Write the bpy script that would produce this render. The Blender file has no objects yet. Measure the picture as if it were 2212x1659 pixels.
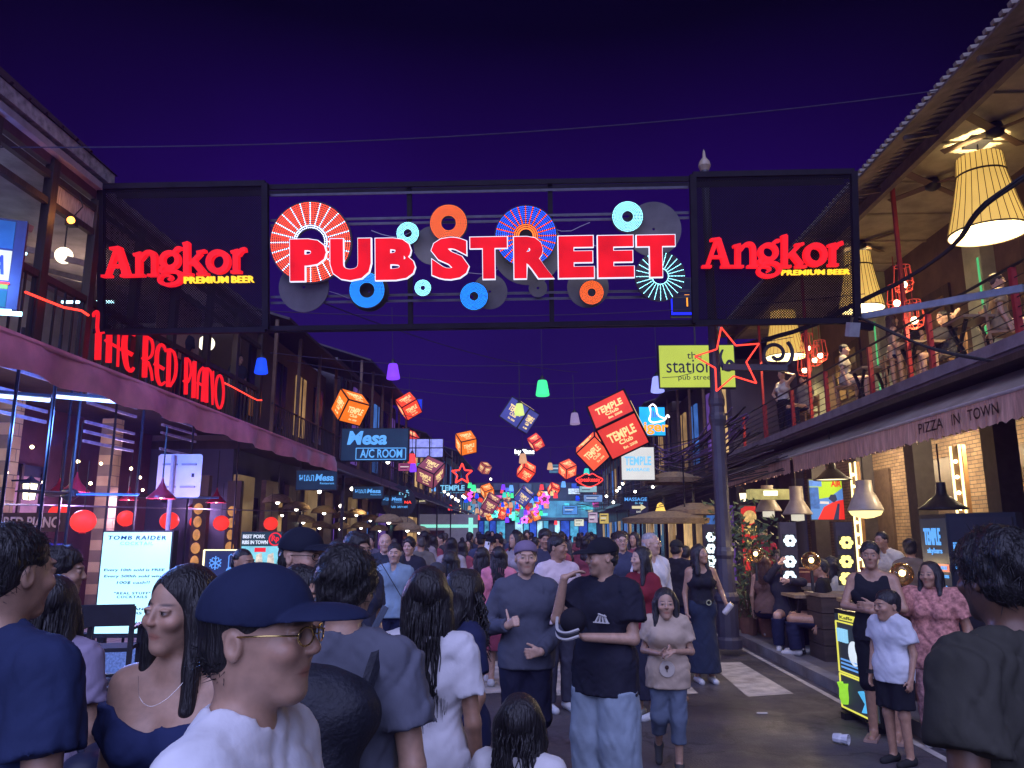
import bpy, bmesh, math, random
import numpy as np
from mathutils import Vector, Matrix, Euler
R = math.radians
random.seed(7); rng = np.random.default_rng(11)
SC = bpy.context.scene
COL = SC.collection

# ------------------------------------------------------------------ camera
F, W, H = 1671., 2212, 1659
PITCH, YAW = R(11.0), math.atan(44 / 1671.)
CAMZ = 1.7
cam_d = bpy.data.cameras.new('camera'); cam = bpy.data.objects.new('camera', cam_d); COL.objects.link(cam)
cam_d.sensor_width = 36; cam_d.lens = 36 * F / W; cam_d.clip_start = 0.05; cam_d.clip_end = 800
cam.location = (0, 0, CAMZ); cam.rotation_euler = (R(90) + PITCH, 0, YAW)
SC.camera = cam
# ------------------------------------------------------------------ night sky with city glow
SUN_EL, SUN_AZ = 42, 184          # degrees; a soft town glow from behind the camera
wd = bpy.data.worlds.new('World'); SC.world = wd; wd.use_nodes = True
nt = wd.node_tree; nt.nodes.clear()
wo = nt.nodes.new('ShaderNodeOutputWorld'); bg = nt.nodes.new('ShaderNodeBackground')
tc = nt.nodes.new('ShaderNodeTexCoord'); sx = nt.nodes.new('ShaderNodeSeparateXYZ')
cr = nt.nodes.new('ShaderNodeValToRGB')
sk = nt.nodes.new('ShaderNodeTexSky'); sk.sky_type = 'NISHITA'; sk.sun_disc = False
sk.sun_elevation = R(-4); sk.sun_rotation = R(180)
mx = nt.nodes.new('ShaderNodeMix'); mx.data_type = 'RGBA'; mx.blend_type = 'ADD'; mx.inputs[0].default_value = 0.004
el = cr.color_ramp.elements
el[0].position = 0.0; el[0].color = (.0120, .0050, .076, 1)
el[1].position = 1.0; el[1].color = (.0004, .0, .006, 1)
for p, c in ((.22, (.0125, .0035, .085, 1)), (.42, (.0090, .0008, .066, 1)), (.58, (.0006, .0000, .008, 1))):
    e = el.new(p); e.color = c
nz_ = nt.nodes.new('ShaderNodeTexNoise'); nz_.inputs['Scale'].default_value = 2.2; nz_.inputs['Detail'].default_value = 3
mul = nt.nodes.new('ShaderNodeMath'); mul.operation = 'MULTIPLY_ADD'; mul.inputs[1].default_value = 1.0; mul.inputs[2].default_value = .46
nt.links.new(tc.outputs['Generated'], sx.inputs[0]); nt.links.new(sx.outputs['Z'], cr.inputs[0])
nt.links.new(tc.outputs['Generated'], nz_.inputs['Vector']); nt.links.new(nz_.outputs[0], mul.inputs[0])
nt.links.new(cr.outputs[0], mx.inputs[6]); nt.links.new(sk.outputs[0], mx.inputs[7])
# the town glow is centred over the far street and fades to black away from it
vd = nt.nodes.new('ShaderNodeVectorMath'); vd.operation = 'DOT_PRODUCT'; vd.inputs[1].default_value = Vector((-.06, .95, .30)).normalized()
mg = nt.nodes.new('ShaderNodeMapRange'); mg.interpolation_type = 'SMOOTHSTEP'; mg.inputs[1].default_value = .72; mg.inputs[2].default_value = .98; mg.inputs[3].default_value = .05; mg.inputs[4].default_value = 1.18
m2_ = nt.nodes.new('ShaderNodeMath'); m2_.operation = 'MULTIPLY'
nt.links.new(tc.outputs['Generated'], vd.inputs[0]); nt.links.new(vd.outputs['Value'], mg.inputs[0]); nt.links.new(mg.outputs[0], m2_.inputs[0]); nt.links.new(mul.outputs[0], m2_.inputs[1])
nt.links.new(mx.outputs[2], bg.inputs[0]); nt.links.new(m2_.outputs[0], bg.inputs[1]); nt.links.new(bg.outputs[0], wo.inputs[0])
sun_d = bpy.data.lights.new('sun', 'SUN'); sun = bpy.data.objects.new('sun', sun_d); COL.objects.link(sun)
sun_d.energy = 4.3; sun_d.angle = R(80); sun_d.color = (.46, .50, .95)
_sv = Vector((math.sin(R(SUN_AZ)) * math.cos(R(SUN_EL)), math.cos(R(SUN_AZ)) * math.cos(R(SUN_EL)), math.sin(R(SUN_EL))))
sun.rotation_euler = _sv.to_track_quat('Z', 'Y').to_euler(); sun.location = (0, -6, 12)
vs = SC.view_settings; vs.view_transform = 'Standard'; vs.look = 'None'; vs.exposure = 0; vs.gamma = 1; vs.use_curve_mapping = False
SC.render.engine = 'CYCLES'
SC.cycles.use_denoising = True
SC.cycles.max_bounces = 5; SC.cycles.diffuse_bounces = 2; SC.cycles.glossy_bounces = 2; SC.cycles.transparent_max_bounces = 12
SC.cycles.sample_clamp_indirect = 3; SC.cycles.caustics_reflective = False; SC.cycles.caustics_refractive = False

# ------------------------------------------------------------------ projection of measured points onto the place's planes
_f = np.array([-math.sin(YAW) * math.cos(PITCH), math.cos(YAW) * math.cos(PITCH), math.sin(PITCH)])
_r = np.array([math.cos(YAW), math.sin(YAW), 0.]); _u = np.cross(_r, _f); _c = np.array([0, 0, CAMZ])
def ray(px, py): return _f + _r * (px - W / 2) / F + _u * (H / 2 - py) / F
def P(px, py, Y): d = ray(px, py); return Vector(_c + d * (Y / d[1]))
def PX(px, py, X): d = ray(px, py); return Vector(_c + d * (X / d[0]))
def PZ(px, py, z): d = ray(px, py); return Vector(_c + d * ((z - CAMZ) / d[2]))
def wpx(n, Y): return n * Y / F                      # metres that n measured units span at distance Y

# ------------------------------------------------------------------ materials
MATS = {}
def mat(name, col, rough=.6, var=.2, scale=9., bump=0., metal=0., bscale=None, spec=.4, stretch=None):
    if name in MATS: return MATS[name]
    m = bpy.data.materials.new(name); m.use_nodes = True; t = m.node_tree; b = t.nodes['Principled BSDF']
    b.inputs['Roughness'].default_value = rough; b.inputs['Metallic'].default_value = metal
    b.inputs['Specular IOR Level'].default_value = spec
    tcn = t.nodes.new('ShaderNodeTexCoord'); src = tcn.outputs['Object']
    if stretch:
        mp = t.nodes.new('ShaderNodeMapping'); mp.inputs['Scale'].default_value = stretch
        t.links.new(src, mp.inputs[0]); src = mp.outputs[0]
    n = t.nodes.new('ShaderNodeTexNoise'); n.inputs['Scale'].default_value = scale; n.inputs['Detail'].default_value = 5
    t.links.new(src, n.inputs['Vector'])
    mr = t.nodes.new('ShaderNodeMapRange'); mr.inputs[1].default_value = .25; mr.inputs[2].default_value = .75
    mr.inputs[3].default_value = 1 - var; mr.inputs[4].default_value = 1 + var
    t.links.new(n.outputs[0], mr.inputs[0])
    mm = t.nodes.new('ShaderNodeMix'); mm.data_type = 'RGBA'; mm.blend_type = 'MULTIPLY'; mm.inputs[0].default_value = 1
    mm.inputs[6].default_value = (*col, 1); t.links.new(mr.outputs[0], mm.inputs[7])
    t.links.new(mm.outputs[2], b.inputs['Base Color'])
    if bump:
        n2 = t.nodes.new('ShaderNodeTexNoise'); n2.inputs['Scale'].default_value = bscale or scale * 4; n2.inputs['Detail'].default_value = 4
        t.links.new(src, n2.inputs['Vector'])
        bn = t.nodes.new('ShaderNodeBump'); bn.inputs['Strength'].default_value = bump; bn.inputs['Distance'].default_value = .02
        t.links.new(n2.outputs[0], bn.inputs['Height']); t.links.new(bn.outputs[0], b.inputs['Normal'])
    MATS[name] = m; return m
def emit(name, col, st=1., var=.12, scale=3., sample=True, base=None):
    if name in MATS: return MATS[name]
    m = bpy.data.materials.new(name); m.use_nodes = True; t = m.node_tree; b = t.nodes['Principled BSDF']
    b.inputs['Base Color'].default_value = (*(base or [min(.25, c * .25 + .01) for c in col]), 1); b.inputs['Roughness'].default_value = .5; b.inputs['Specular IOR Level'].default_value = .12
    b.inputs['Emission Color'].default_value = (*col, 1)
    tcn = t.nodes.new('ShaderNodeTexCoord')
    n = t.nodes.new('ShaderNodeTexNoise'); n.inputs['Scale'].default_value = scale; n.inputs['Detail'].default_value = 2
    t.links.new(tcn.outputs['Object'], n.inputs['Vector'])
    mr = t.nodes.new('ShaderNodeMapRange'); mr.inputs[1].default_value = .25; mr.inputs[2].default_value = .75
    mr.inputs[3].default_value = st * (1 - var); mr.inputs[4].default_value = st * (1 + var)
    t.links.new(n.outputs[0], mr.inputs[0]); t.links.new(mr.outputs[0], b.inputs['Emission Strength'])
    if not sample: m.cycles.emission_sampling = 'NONE'
    MATS[name] = m; return m

# ------------------------------------------------------------------ mesh builder
class MB:
    def __init__(s): s.v = []; s.f = []; s.mi = []
    def add(s, vs, fs, mi=0):
        o = len(s.v); s.v += [tuple(v) for v in vs]; s.f += [tuple(i + o for i in f) for f in fs]; s.mi += [mi] * len(fs); return s
    def box(s, c, sz, rot=None, mi=0):
        x, y, z = (k / 2 for k in sz)
        vs = [Vector(p) for p in ((-x,-y,-z),(x,-y,-z),(x,y,-z),(-x,y,-z),(-x,-y,z),(x,-y,z),(x,y,z),(-x,y,z))]
        if rot is not None:
            m = Euler(rot).to_matrix() if not isinstance(rot, Matrix) else rot
            vs = [m @ v for v in vs]
        c = Vector(c)
        return s.add([v + c for v in vs], [(0,3,2,1),(4,5,6,7),(0,1,5,4),(1,2,6,5),(2,3,7,6),(3,0,4,7)], mi)
    def ab(s, a, b, mi=0): return s.box([(p + q) / 2 for p, q in zip(a, b)], [abs(q - p) for p, q in zip(a, b)], None, mi)
    def beam(s, a, b, w, h=None, mi=0):                     # square beam between two points
        a, b = Vector(a), Vector(b); d = b - a; L = d.length
        if L < 1e-6: return s
        m = d.to_track_quat('Y', 'Z').to_matrix()
        return s.box((a + b) / 2, (w, L, h or w), m, mi)
    def tube(s, pts, r, n=6, mi=0, cap=True):
        pts = [Vector(p) for p in pts]; rs = r if hasattr(r, '__len__') else [r] * len(pts)
        vs = []; fs = []; prev = None
        for i, p in enumerate(pts):
            d = (pts[min(i + 1, len(pts) - 1)] - pts[max(i - 1, 0)]).normalized()
            a = d.orthogonal().normalized() if prev is None else (prev - d * prev.dot(d)).normalized()
            prev = a; b = d.cross(a)
            for k in range(n):
                t = 2 * math.pi * k / n; vs.append(p + (a * math.cos(t) + b * math.sin(t)) * rs[i])
        for i in range(len(pts) - 1):
            for k in range(n):
                k2 = (k + 1) % n; fs.append((i*n+k, i*n+k2, (i+1)*n+k2, (i+1)*n+k))
        if cap: fs += [tuple(reversed(range(n))), tuple((len(pts)-1)*n + k for k in range(n))]
        return s.add(vs, fs, mi)
    def lathe(s, prof, n=16, c=(0,0,0), mi=0, axis='z'):    # prof: (radius, height)
        vs = []; fs = []
        for r, h in prof:
            for k in range(n):
                t = 2 * math.pi * k / n; x, y = r * math.cos(t), r * math.sin(t)
                p = (x, y, h) if axis == 'z' else ((x, h, y) if axis == 'y' else (h, x, y))
                vs.append((p[0] + c[0], p[1] + c[1], p[2] + c[2]))
        for i in range(len(prof) - 1):
            for k in range(n):
                k2 = (k + 1) % n; fs.append((i*n+k, i*n+k2, (i+1)*n+k2, (i+1)*n+k))
        return s.add(vs, fs, mi)
    def sphere(s, c, r, n=14, m=9, mi=0, sc=(1,1,1)):
        prof = [(max(1e-4, r * math.sin(math.pi * i / m)), -r * math.cos(math.pi * i / m)) for i in range(m + 1)]
        t = MB().lathe(prof, n)
        return s.add([(v[0]*sc[0]+c[0], v[1]*sc[1]+c[1], v[2]*sc[2]+c[2]) for v in t.v], t.f, mi)
    def prism(s, poly, y0, y1, mi=0):                       # polygon in xz extruded along y
        n = len(poly)
        vs = [(x, y0, z) for x, z in poly] + [(x, y1, z) for x, z in poly]
        fs = [tuple(range(n)), tuple(reversed(range(n, 2 * n)))] + [(i, i + n, (i + 1) % n + n, (i + 1) % n) for i in range(n)]
        return s.add(vs, fs, mi)
    def quad(s, a, b, c, d, mi=0): return s.add([a, b, c, d], [(0, 1, 2, 3)], mi)
    def sheet(s, a, b, c, d, t=.02, mi=0):                  # quad with thickness
        a, b, c, d = map(Vector, (a, b, c, d)); n = (b - a).cross(d - a).normalized() * t
        return s.add([a, b, c, d, a - n, b - n, c - n, d - n], [(0,1,2,3),(7,6,5,4),(0,4,5,1),(1,5,6,2),(2,6,7,3),(3,7,4,0)], mi)
    def mesh(s, name='mesh', smooth=False):
        me = bpy.data.meshes.new(name); me.from_pydata(s.v, [], s.f)
        if any(s.mi): me.polygons.foreach_set('material_index', s.mi)
        if smooth: me.polygons.foreach_set('use_smooth', [True] * len(me.polygons))
        me.update(); return me
    def build(s, name, m, parent=None, smooth=False, fix=True):
        me = s.mesh(name, smooth)
        if fix:
            bm = bmesh.new(); bm.from_mesh(me); bmesh.ops.recalc_face_normals(bm, faces=bm.faces); bm.to_mesh(me); bm.free()
        return link(name, me, m, parent)
def link(name, me, m=None, parent=None, loc=None, rot=None):
    o = bpy.data.objects.new(name, me); COL.objects.link(o)
    if m is not None and len(me.materials) == 0:
        for k in (m if isinstance(m, (list, tuple)) else [m]): me.materials.append(k)
    if parent is not None: o.parent = parent
    if loc is not None: o.location = loc
    if rot is not None: o.rotation_euler = rot
    return o
def tag(o, label, cat, group=None):
    o['label'] = label; o['category'] = cat
    if group: o['group'] = group
    return o
def thing(name, label, cat, loc=(0,0,0), rot=(0,0,0), group=None):
    o = bpy.data.objects.new(name, None); COL.objects.link(o); o.location = loc; o.rotation_euler = rot; o.empty_display_size = .1
    return tag(o, label, cat, group)
def struct(o): o['kind'] = 'structure'; return o
def stuff(o): o['kind'] = 'stuff'; return o
def lamp(parent, loc, energy, col, r=.06):
    d = bpy.data.lights.new('bulb_light', 'POINT'); d.energy = energy; d.color = col; d.shadow_soft_size = r
    o = bpy.data.objects.new('bulb_light', d); COL.objects.link(o); o.location = loc; o.parent = parent; return o

# ------------------------------------------------------------------ lettering
_tc = {}
def text_raw(s, extr, off, space=1.0, spacing=1.0):
    k = (s, round(extr, 4), round(off, 4), space, spacing)
    if k not in _tc:
        cu = bpy.data.curves.new('lettering', 'FONT'); cu.body = s; cu.size = 1; cu.extrude = extr; cu.offset = off; cu.align_x = 'CENTER'
        cu.resolution_u = 3; cu.space_character = space; cu.space_line = spacing
        o = bpy.data.objects.new('lettering', cu); COL.objects.link(o)
        dg = bpy.context.evaluated_depsgraph_get(); dg.update()
        me = bpy.data.meshes.new_from_object(o.evaluated_get(dg))
        v = np.empty(len(me.vertices) * 3, 'f'); me.vertices.foreach_get('co', v); v = v.reshape(-1, 3).copy()
        f = [tuple(p.vertices) for p in me.polygons]
        bpy.data.objects.remove(o); bpy.data.meshes.remove(me); bpy.data.curves.remove(cu)
        _tc[k] = (v, f)
    return _tc[k]
def text(mb, s, c, w=None, h=None, y=0., depth=.01, off=.0, space=1.0, spacing=1.0, shear=0., mi=0, rot=0.):
    """lettering facing -y, centred at (cx, cz) in the local xz plane, fitted to width w and/or height h; front face at y"""
    v, f = text_raw(s, .5, off, space, spacing); v = v.copy()
    if len(v) == 0: return mb
    lo, hi = v.min(0), v.max(0); v[:, 0] -= (lo[0] + hi[0]) / 2; v[:, 1] -= (lo[1] + hi[1]) / 2
    dx, dy = max(hi[0] - lo[0], 1e-5), max(hi[1] - lo[1], 1e-5)
    kx = w / dx if w else h / dy; ky = h / dy if h else kx
    X, Z = v[:, 0] * kx, v[:, 1] * ky; X = X + Z * shear
    if rot: X, Z = X * math.cos(rot) - Z * math.sin(rot), X * math.sin(rot) + Z * math.cos(rot)
    Y = y + (.5 - v[:, 2]) * depth
    return mb.add(np.stack([X + c[0], Y, Z + c[1]], 1).tolist(), f, mi)
def catmull(pts, n=6, closed=False):
    p = [np.array(q, float) for q in pts]; out = []
    if len(p) < 3 and not closed: return p
    N = len(p); seg = N if closed else N - 1
    for i in range(seg):
        a, b, c, d = (p[(i - 1) % N], p[i], p[(i + 1) % N], p[(i + 2) % N]) if closed else (p[max(i - 1, 0)], p[i], p[i + 1], p[min(i + 2, N - 1)])
        for k in range(n):
            t = k / n; out.append(.5 * ((2*b) + (c - a)*t + (2*a - 5*b + 4*c - d)*t*t + (3*b - a - 3*c + d)*t**3))
    if not closed: out.append(p[-1])
    return out
def ribbon(pts, w, smooth=True, closed=False):
    """outline strip (left points, right points) of a stroke in 2D"""
    q = catmull(pts, 6, closed) if smooth and (len(pts) > 2 or closed) else [np.array(p, float) for p in pts]
    N = len(q); ws = np.interp(np.linspace(0, 1, N), np.linspace(0, 1, len(w)), w) if hasattr(w, '__len__') else [w] * N
    L = []; Rr = []
    for i in range(N):
        d = q[(i + 1) % N] - q[i - 1] if closed else q[min(i + 1, N - 1)] - q[max(i - 1, 0)]
        d = d / (np.linalg.norm(d) + 1e-9); nn = np.array([-d[1], d[0]])
        L.append(q[i] + nn * ws[i] / 2); Rr.append(q[i] - nn * ws[i] / 2)
    return L, Rr
def stroke(mb, pts, w, fmap, depthvec, smooth=True, closed=False, mi=0):
    """solid flat stroke: 2D ribbon mapped into space by fmap and given the thickness depthvec"""
    L, Rr = ribbon(pts, w, smooth, closed); N = len(L); dv = Vector(depthvec)
    A = [Vector(fmap(*p)) for p in L]; B = [Vector(fmap(*p)) for p in Rr]
    vs = A + B + [a + dv for a in A] + [b + dv for b in B]; fs = []
    for i in range(N if closed else N - 1):
        j = (i + 1) % N
        fs += [(i, j, N+j, N+i), (2*N+i, 3*N+i, 3*N+j, 2*N+j), (i, 2*N+i, 2*N+j, j), (N+i, N+j, 3*N+j, 3*N+i)]
    if not closed: fs += [(0, N, 3*N, 2*N), (N-1, 3*N-1, 4*N-1, 2*N-1)]
    return mb.add(vs, fs, mi)
def copy_tree(o, parent=None):
    c = o.copy(); COL.objects.link(c)
    if parent is not None: c.parent = parent
    for ch in list(o.children): copy_tree(ch, c)
    return c
# ================================================================== common materials
def brickmat(name, c1, c2, mortar, scale=1.0, bw=.23, rh=.075, bump=.6, axes='yz'):
    m = mat(name, c1, .85, .1)
    t = m.node_tree; b = t.nodes['Principled BSDF']
    tcn = t.nodes.new('ShaderNodeTexCoord'); sp = t.nodes.new('ShaderNodeSeparateXYZ'); cb = t.nodes.new('ShaderNodeCombineXYZ')
    t.links.new(tcn.outputs['Object'], sp.inputs[0])
    t.links.new(sp.outputs[{'x': 0, 'y': 1}[axes[0]]], cb.inputs[0]); t.links.new(sp.outputs[2], cb.inputs[1])
    k = t.nodes.new('ShaderNodeTexBrick'); k.inputs['Scale'].default_value = scale
    k.inputs['Brick Width'].default_value = bw; k.inputs['Row Height'].default_value = rh; k.inputs['Mortar Size'].default_value = .008
    k.inputs['Color1'].default_value = (*c1, 1); k.inputs['Color2'].default_value = (*c2, 1); k.inputs['Mortar'].default_value = (*mortar, 1)
    t.links.new(cb.outputs[0], k.inputs['Vector'])
    n = t.nodes.new('ShaderNodeTexNoise'); n.inputs['Scale'].default_value = 3
    mm = t.nodes.new('ShaderNodeMix'); mm.data_type = 'RGBA'; mm.blend_type = 'OVERLAY'; mm.inputs[0].default_value = .6
    t.links.new(tcn.outputs['Object'], n.inputs['Vector']); t.links.new(k.outputs[0], mm.inputs[6]); t.links.new(n.outputs[0], mm.inputs[7])
    t.links.new(mm.outputs[2], b.inputs['Base Color'])
    bn = t.nodes.new('ShaderNodeBump'); bn.inputs['Strength'].default_value = bump; bn.inputs['Distance'].default_value = .02; bn.invert = True
    t.links.new(k.outputs['Fac'], bn.inputs['Height']); t.links.new(bn.outputs[0], b.inputs['Normal'])
    return m
mBlack = mat('black_metal', (.012, .012, .016), .45, .3)
mSteel = mat('grey_steel', (.16, .15, .2), .5, .3, bump=.15)
mWoodD = mat('dark_wood', (.045, .028, .02), .6, .4, 6, .3, stretch=(1, 1, .15))
mWoodM = mat('brown_wood', (.13, .075, .045), .55, .35, 7, .25, stretch=(.3, .3, 1))
mPlast = mat('old_plaster', (.34, .3, .27), .85, .35, 4, .4)
mPlastG = mat('pale_green_plaster', (.42, .45, .33), .8, .25, 3, .3)
mCeil = mat('ceiling_board', (.42, .36, .25), .8, .3, 3, .3)
mMaroon = mat('maroon_vinyl', (.8, .28, .42), .28, .3, 3, .25)
mRedP = mat('red_paint', (.36, .03, .03), .45, .25)
mCable = mat('black_rubber', (.015, .014, .016), .6, .2)
mWarm = emit('warm_bulb', (1, .78, .42), 14, 0, sample=False)
mWhiteB = emit('white_bulb', (1, .93, .8), 12, 0, sample=False)
mCyanB = emit('cool_tube', (.45, .85, 1), 5, 0)
mBrick = brickmat('brown_brick', (.20, .13, .085), (.28, .19, .12), (.07, .06, .05))
mBrickY = brickmat('yellow_stone_brick', (.55, .40, .20), (.68, .52, .28), (.25, .2, .13), bw=.4, rh=.2)

# ================================================================== ground
mAsph = mat('asphalt', (.068, .060, .066), .72, .35, 1.3, .5, bscale=60)
def wet(m, lo, hi, sc):
    t = m.node_tree; b = t.nodes['Principled BSDF']; tcn = t.nodes.new('ShaderNodeTexCoord'); n = t.nodes.new('ShaderNodeTexNoise'); n.inputs['Scale'].default_value = sc; n.inputs['Detail'].default_value = 6; n.inputs['Roughness'].default_value = .65
    mr = t.nodes.new('ShaderNodeMapRange'); mr.inputs[1].default_value = .38; mr.inputs[2].default_value = .62; mr.inputs[3].default_value = lo; mr.inputs[4].default_value = hi
    t.links.new(tcn.outputs['Object'], n.inputs['Vector']); t.links.new(n.outputs[0], mr.inputs[0]); t.links.new(mr.outputs[0], b.inputs['Roughness'])
    v = t.nodes.new('ShaderNodeTexVoronoi'); v.feature = 'DISTANCE_TO_EDGE'; v.inputs['Scale'].default_value = .55; nw = t.nodes.new('ShaderNodeTexNoise'); nw.inputs['Scale'].default_value = 1.4; nw.inputs['Detail'].default_value = 4
    ad_ = t.nodes.new('ShaderNodeVectorMath'); ad_.operation = 'ADD'; t.links.new(tcn.outputs['Object'], nw.inputs['Vector']); t.links.new(tcn.outputs['Object'], ad_.inputs[0]); t.links.new(nw.outputs['Color'], ad_.inputs[1]); t.links.new(ad_.outputs[0], v.inputs['Vector'])
    cr_ = t.nodes.new('ShaderNodeMapRange'); cr_.inputs[1].default_value = 0; cr_.inputs[2].default_value = .012; cr_.inputs[3].default_value = .45; cr_.inputs[4].default_value = 1; t.links.new(v.outputs['Distance'], cr_.inputs[0])
    n3 = t.nodes.new('ShaderNodeTexNoise'); n3.inputs['Scale'].default_value = .45; n3.inputs['Detail'].default_value = 5; t.links.new(tcn.outputs['Object'], n3.inputs['Vector']); m3_ = t.nodes.new('ShaderNodeMapRange'); m3_.inputs[1].default_value = .35; m3_.inputs[2].default_value = .65; m3_.inputs[3].default_value = .6; m3_.inputs[4].default_value = 1.35; t.links.new(n3.outputs[0], m3_.inputs[0])
    mu_ = t.nodes.new('ShaderNodeMath'); mu_.operation = 'MULTIPLY'; t.links.new(cr_.outputs[0], mu_.inputs[0]); t.links.new(m3_.outputs[0], mu_.inputs[1])
    src = b.inputs['Base Color'].links[0].from_socket; mm = t.nodes.new('ShaderNodeMix'); mm.data_type = 'RGBA'; mm.blend_type = 'MULTIPLY'; mm.inputs[0].default_value = 1; t.links.new(src, mm.inputs[6]); t.links.new(mu_.outputs[0], mm.inputs[7]); t.links.new(mm.outputs[2], b.inputs['Base Color'])
wet(mAsph, .30, .8, .8)
mPave = mat('pavement_tile', (.12, .11, .115), .6, .25, 2, .3)
mMark = mat('worn_road_paint', (.42, .38, .33), .8, .45, 6, .3)
struct(MB().quad((-200, -60, -.03), (200, -60, -.03), (200, 260, -.03), (-200, 260, -.03)).build('ground', mPave))
struct(MB().quad((-3.75, -20, 0), (3.45, -20, 0), (3.45, 90, 0), (-3.75, 90, 0)).build('road', mAsph))
for nm, x0, x1 in (('pavement_left', -12, -3.75), ('pavement_right', 3.45, 12)):
    g = struct(MB().ab((x0, -8, -.02), (x1, 72, .10)).build(nm, mPave))
    kx = x1 if x0 < 0 else x0
    kb = MB(); s = 1 if x0 < 0 else -1
    me = MB().ab((0, 0, -.02), (.16 * s, .985, .125)).mesh('kerb_stone')
    for i in range(36):
        o = link('kerb_stone', me, mat('kerb_concrete', (.2, .19, .19), .85, .3, 5, .3), g, (kx, -2 + i, 0))
# zebra stripes
for i, x in enumerate((2.55, 1.52, .49, -.54, -1.57, -2.6)):
    struct(MB().quad((x - .27, 8.78, .004), (x + .27, 8.95, .004), (x + .25, 11.08, .004), (x - .2, 11.0, .004)).build('zebra_stripe', mMark))
struct(MB().quad((3.12, -5, .0045), (3.19, -5, .0045), (3.21, 40, .0045), (3.14, 40, .0045)).build('edge_line', mMark))
# left dining floor tiles, pale and glossy
mTile = mat('pale_floor_tile', (.30, .33, .36), .3, .15, 3)
lf = struct(MB().ab((-12, 2, .1), (-4.6, 16, .16)).build('dining_floor', mat('floor_grout', (.12, .13, .14), .7)))
tm = MB().ab((-.39, -.39, 0), (.39, .39, .012)).mesh('floor_tile')
for i in range(4):
    for j in range(15): link('floor_tile', tm, mTile, lf, (-5.0 - i * .8, 3 + j * .8, .16))

# ================================================================== LEFT restaurant building
LX = -6.5
lb = thing('restaurant_building', 'dark two-storey restaurant with maroon roof and open upper windows behind the red script sign', 'building', (LX, 10, 0))
def L(x, y, z): return (x - LX, y - 10, z)
mPurpleWall = mat('maroon_painted_board', (.10, .045, .06), .7, .35, 3, .3)
MB().ab(L(-9.2, 2, .1), L(-9, 18, 4)).build('ground_floor_wall', mat('dark_red_plaster', (.07, .022, .028), .8, .4, 2, .3), lb)
MB().ab(L(-10.4, 2, 4.0), L(LX, 18, 4.12)).build('upper_floor_slab', mWoodD, lb)
MB().ab(L(-10.4, 2, 4.1), L(-10.2, 18, 7)).build('upper_back_wall', mat('blue_grey_plaster', (.28, .3, .42), .8, .3, 2), lb)
MB().ab(L(-10.4, 2, 6.75), L(LX + .1, 18, 6.85)).build('upper_ceiling', mat('stained_ceiling', (.30, .24, .26), .8, .35, 3, .3, ), lb)
# eave: whitewashed fascia, dark roof above, hip at far end
MB().ab(L(LX - .15, 2, 6.95), L(LX + .08, 10.95, 7.14)).build('fascia', mat('flaking_whitewash', (.32, .28, .29), .85, .6, 9, .5), lb)
MB().ab(L(LX - .1, 2, 6.62), L(LX + .0, 18, 6.88)).build('eave_beam', mPurpleWall, lb)
rf = MB(); a, b_ = L(LX + .1, 2, 7.15), L(LX + .1, 11.0, 7.15)
rf.add([a, b_, L(-8.0, 10.1, 8.6), L(-8.0, 2, 8.6), L(-9.8, 11.0, 7.15)], [(0, 1, 2, 3), (1, 4, 2)]); rf.build('roof', mat('maroon_roof_tile', (.03, .011, .016), .9, .4, 8, .5, spec=.1), lb)
tl = MB()
rib = MB().beam((0, 0, 0), (-1.62, 0, 1.46), .05, .04).mesh('roof_rib')
for i in range(24): link('roof_rib', rib, MATS['maroon_roof_tile'], lb, L(LX + .1, 2.2 + i * .35, 7.17))
# window wall: posts, transoms, sill rails
for y in (3.2, 5.2, 7.2, 8.45, 9.62, 10.72, 12.0, 13.4, 14.9, 16.4, 17.9):
    MB().ab(L(LX - .07, y - .07, 4.1), L(LX + .05, y + .07, 6.7)).build('window_post', mWoodD, lb)
for z, n in ((6.05, 'transom'), (5.02, 'sill_rail'), (6.42, 'head_rail')):
    MB().ab(L(LX - .05, 2, z), L(LX + .03, 18, z + .09)).build(n, mWoodD, lb)
pn = MB().ab((0, -.5, -.14), (.02, .5, .14)).mesh('transom_panel')
for y in (7.85, 10.2, 11.35, 12.7, 14.2): link('transom_panel', pn, mat('cream_board', (.5, .42, .36), .8, .4, 6, .3, stretch=(1, 6, 1)), lb, L(LX - .02, y, 6.27))
# balustrade with bars under the sill
for i in range(60): 
    if i == 0: bm_ = MB().ab((-.012, -.012, 4.12), (.012, .012, 5.0)).mesh('baluster')
    link('baluster', bm_, mBlack, lb, L(LX + .02, 5 + i * .215, 0))
# slanted beams and ceiling strip lights inside
for y in (8.9, 10.2, 11.6, 13): MB().beam(L(-10, y, 6.7), L(LX, y - .9, 5.6), .09).build('brace', mat('pinkish_timber', (.35, .2, .17), .7, .3), lb)
for y in (9.2, 11.4, 14.0):
    MB().ab(L(-9.0, y, 6.05), L(-8.0, y + .05, 6.09)).build('strip_light', mCyanB, lb)
lamp(lb, L(-8.4, 9.5, 5.9), 45, (.45, .6, 1), .2); lamp(lb, L(-8.4, 13.5, 5.9), 40, (1, .75, .55), .2)
cp = MB().ab((0, -.45, 0), (.02, .45, 1.4)).mesh('curtain_panel')
for y in (13.7, 14.6): link('curtain_panel', cp, mat('tan_curtain', (.42, .3, .22), .85, .4, 10, .4, stretch=(1, 8, .5)), lb, L(-6.75, y, 5.0))
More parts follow.
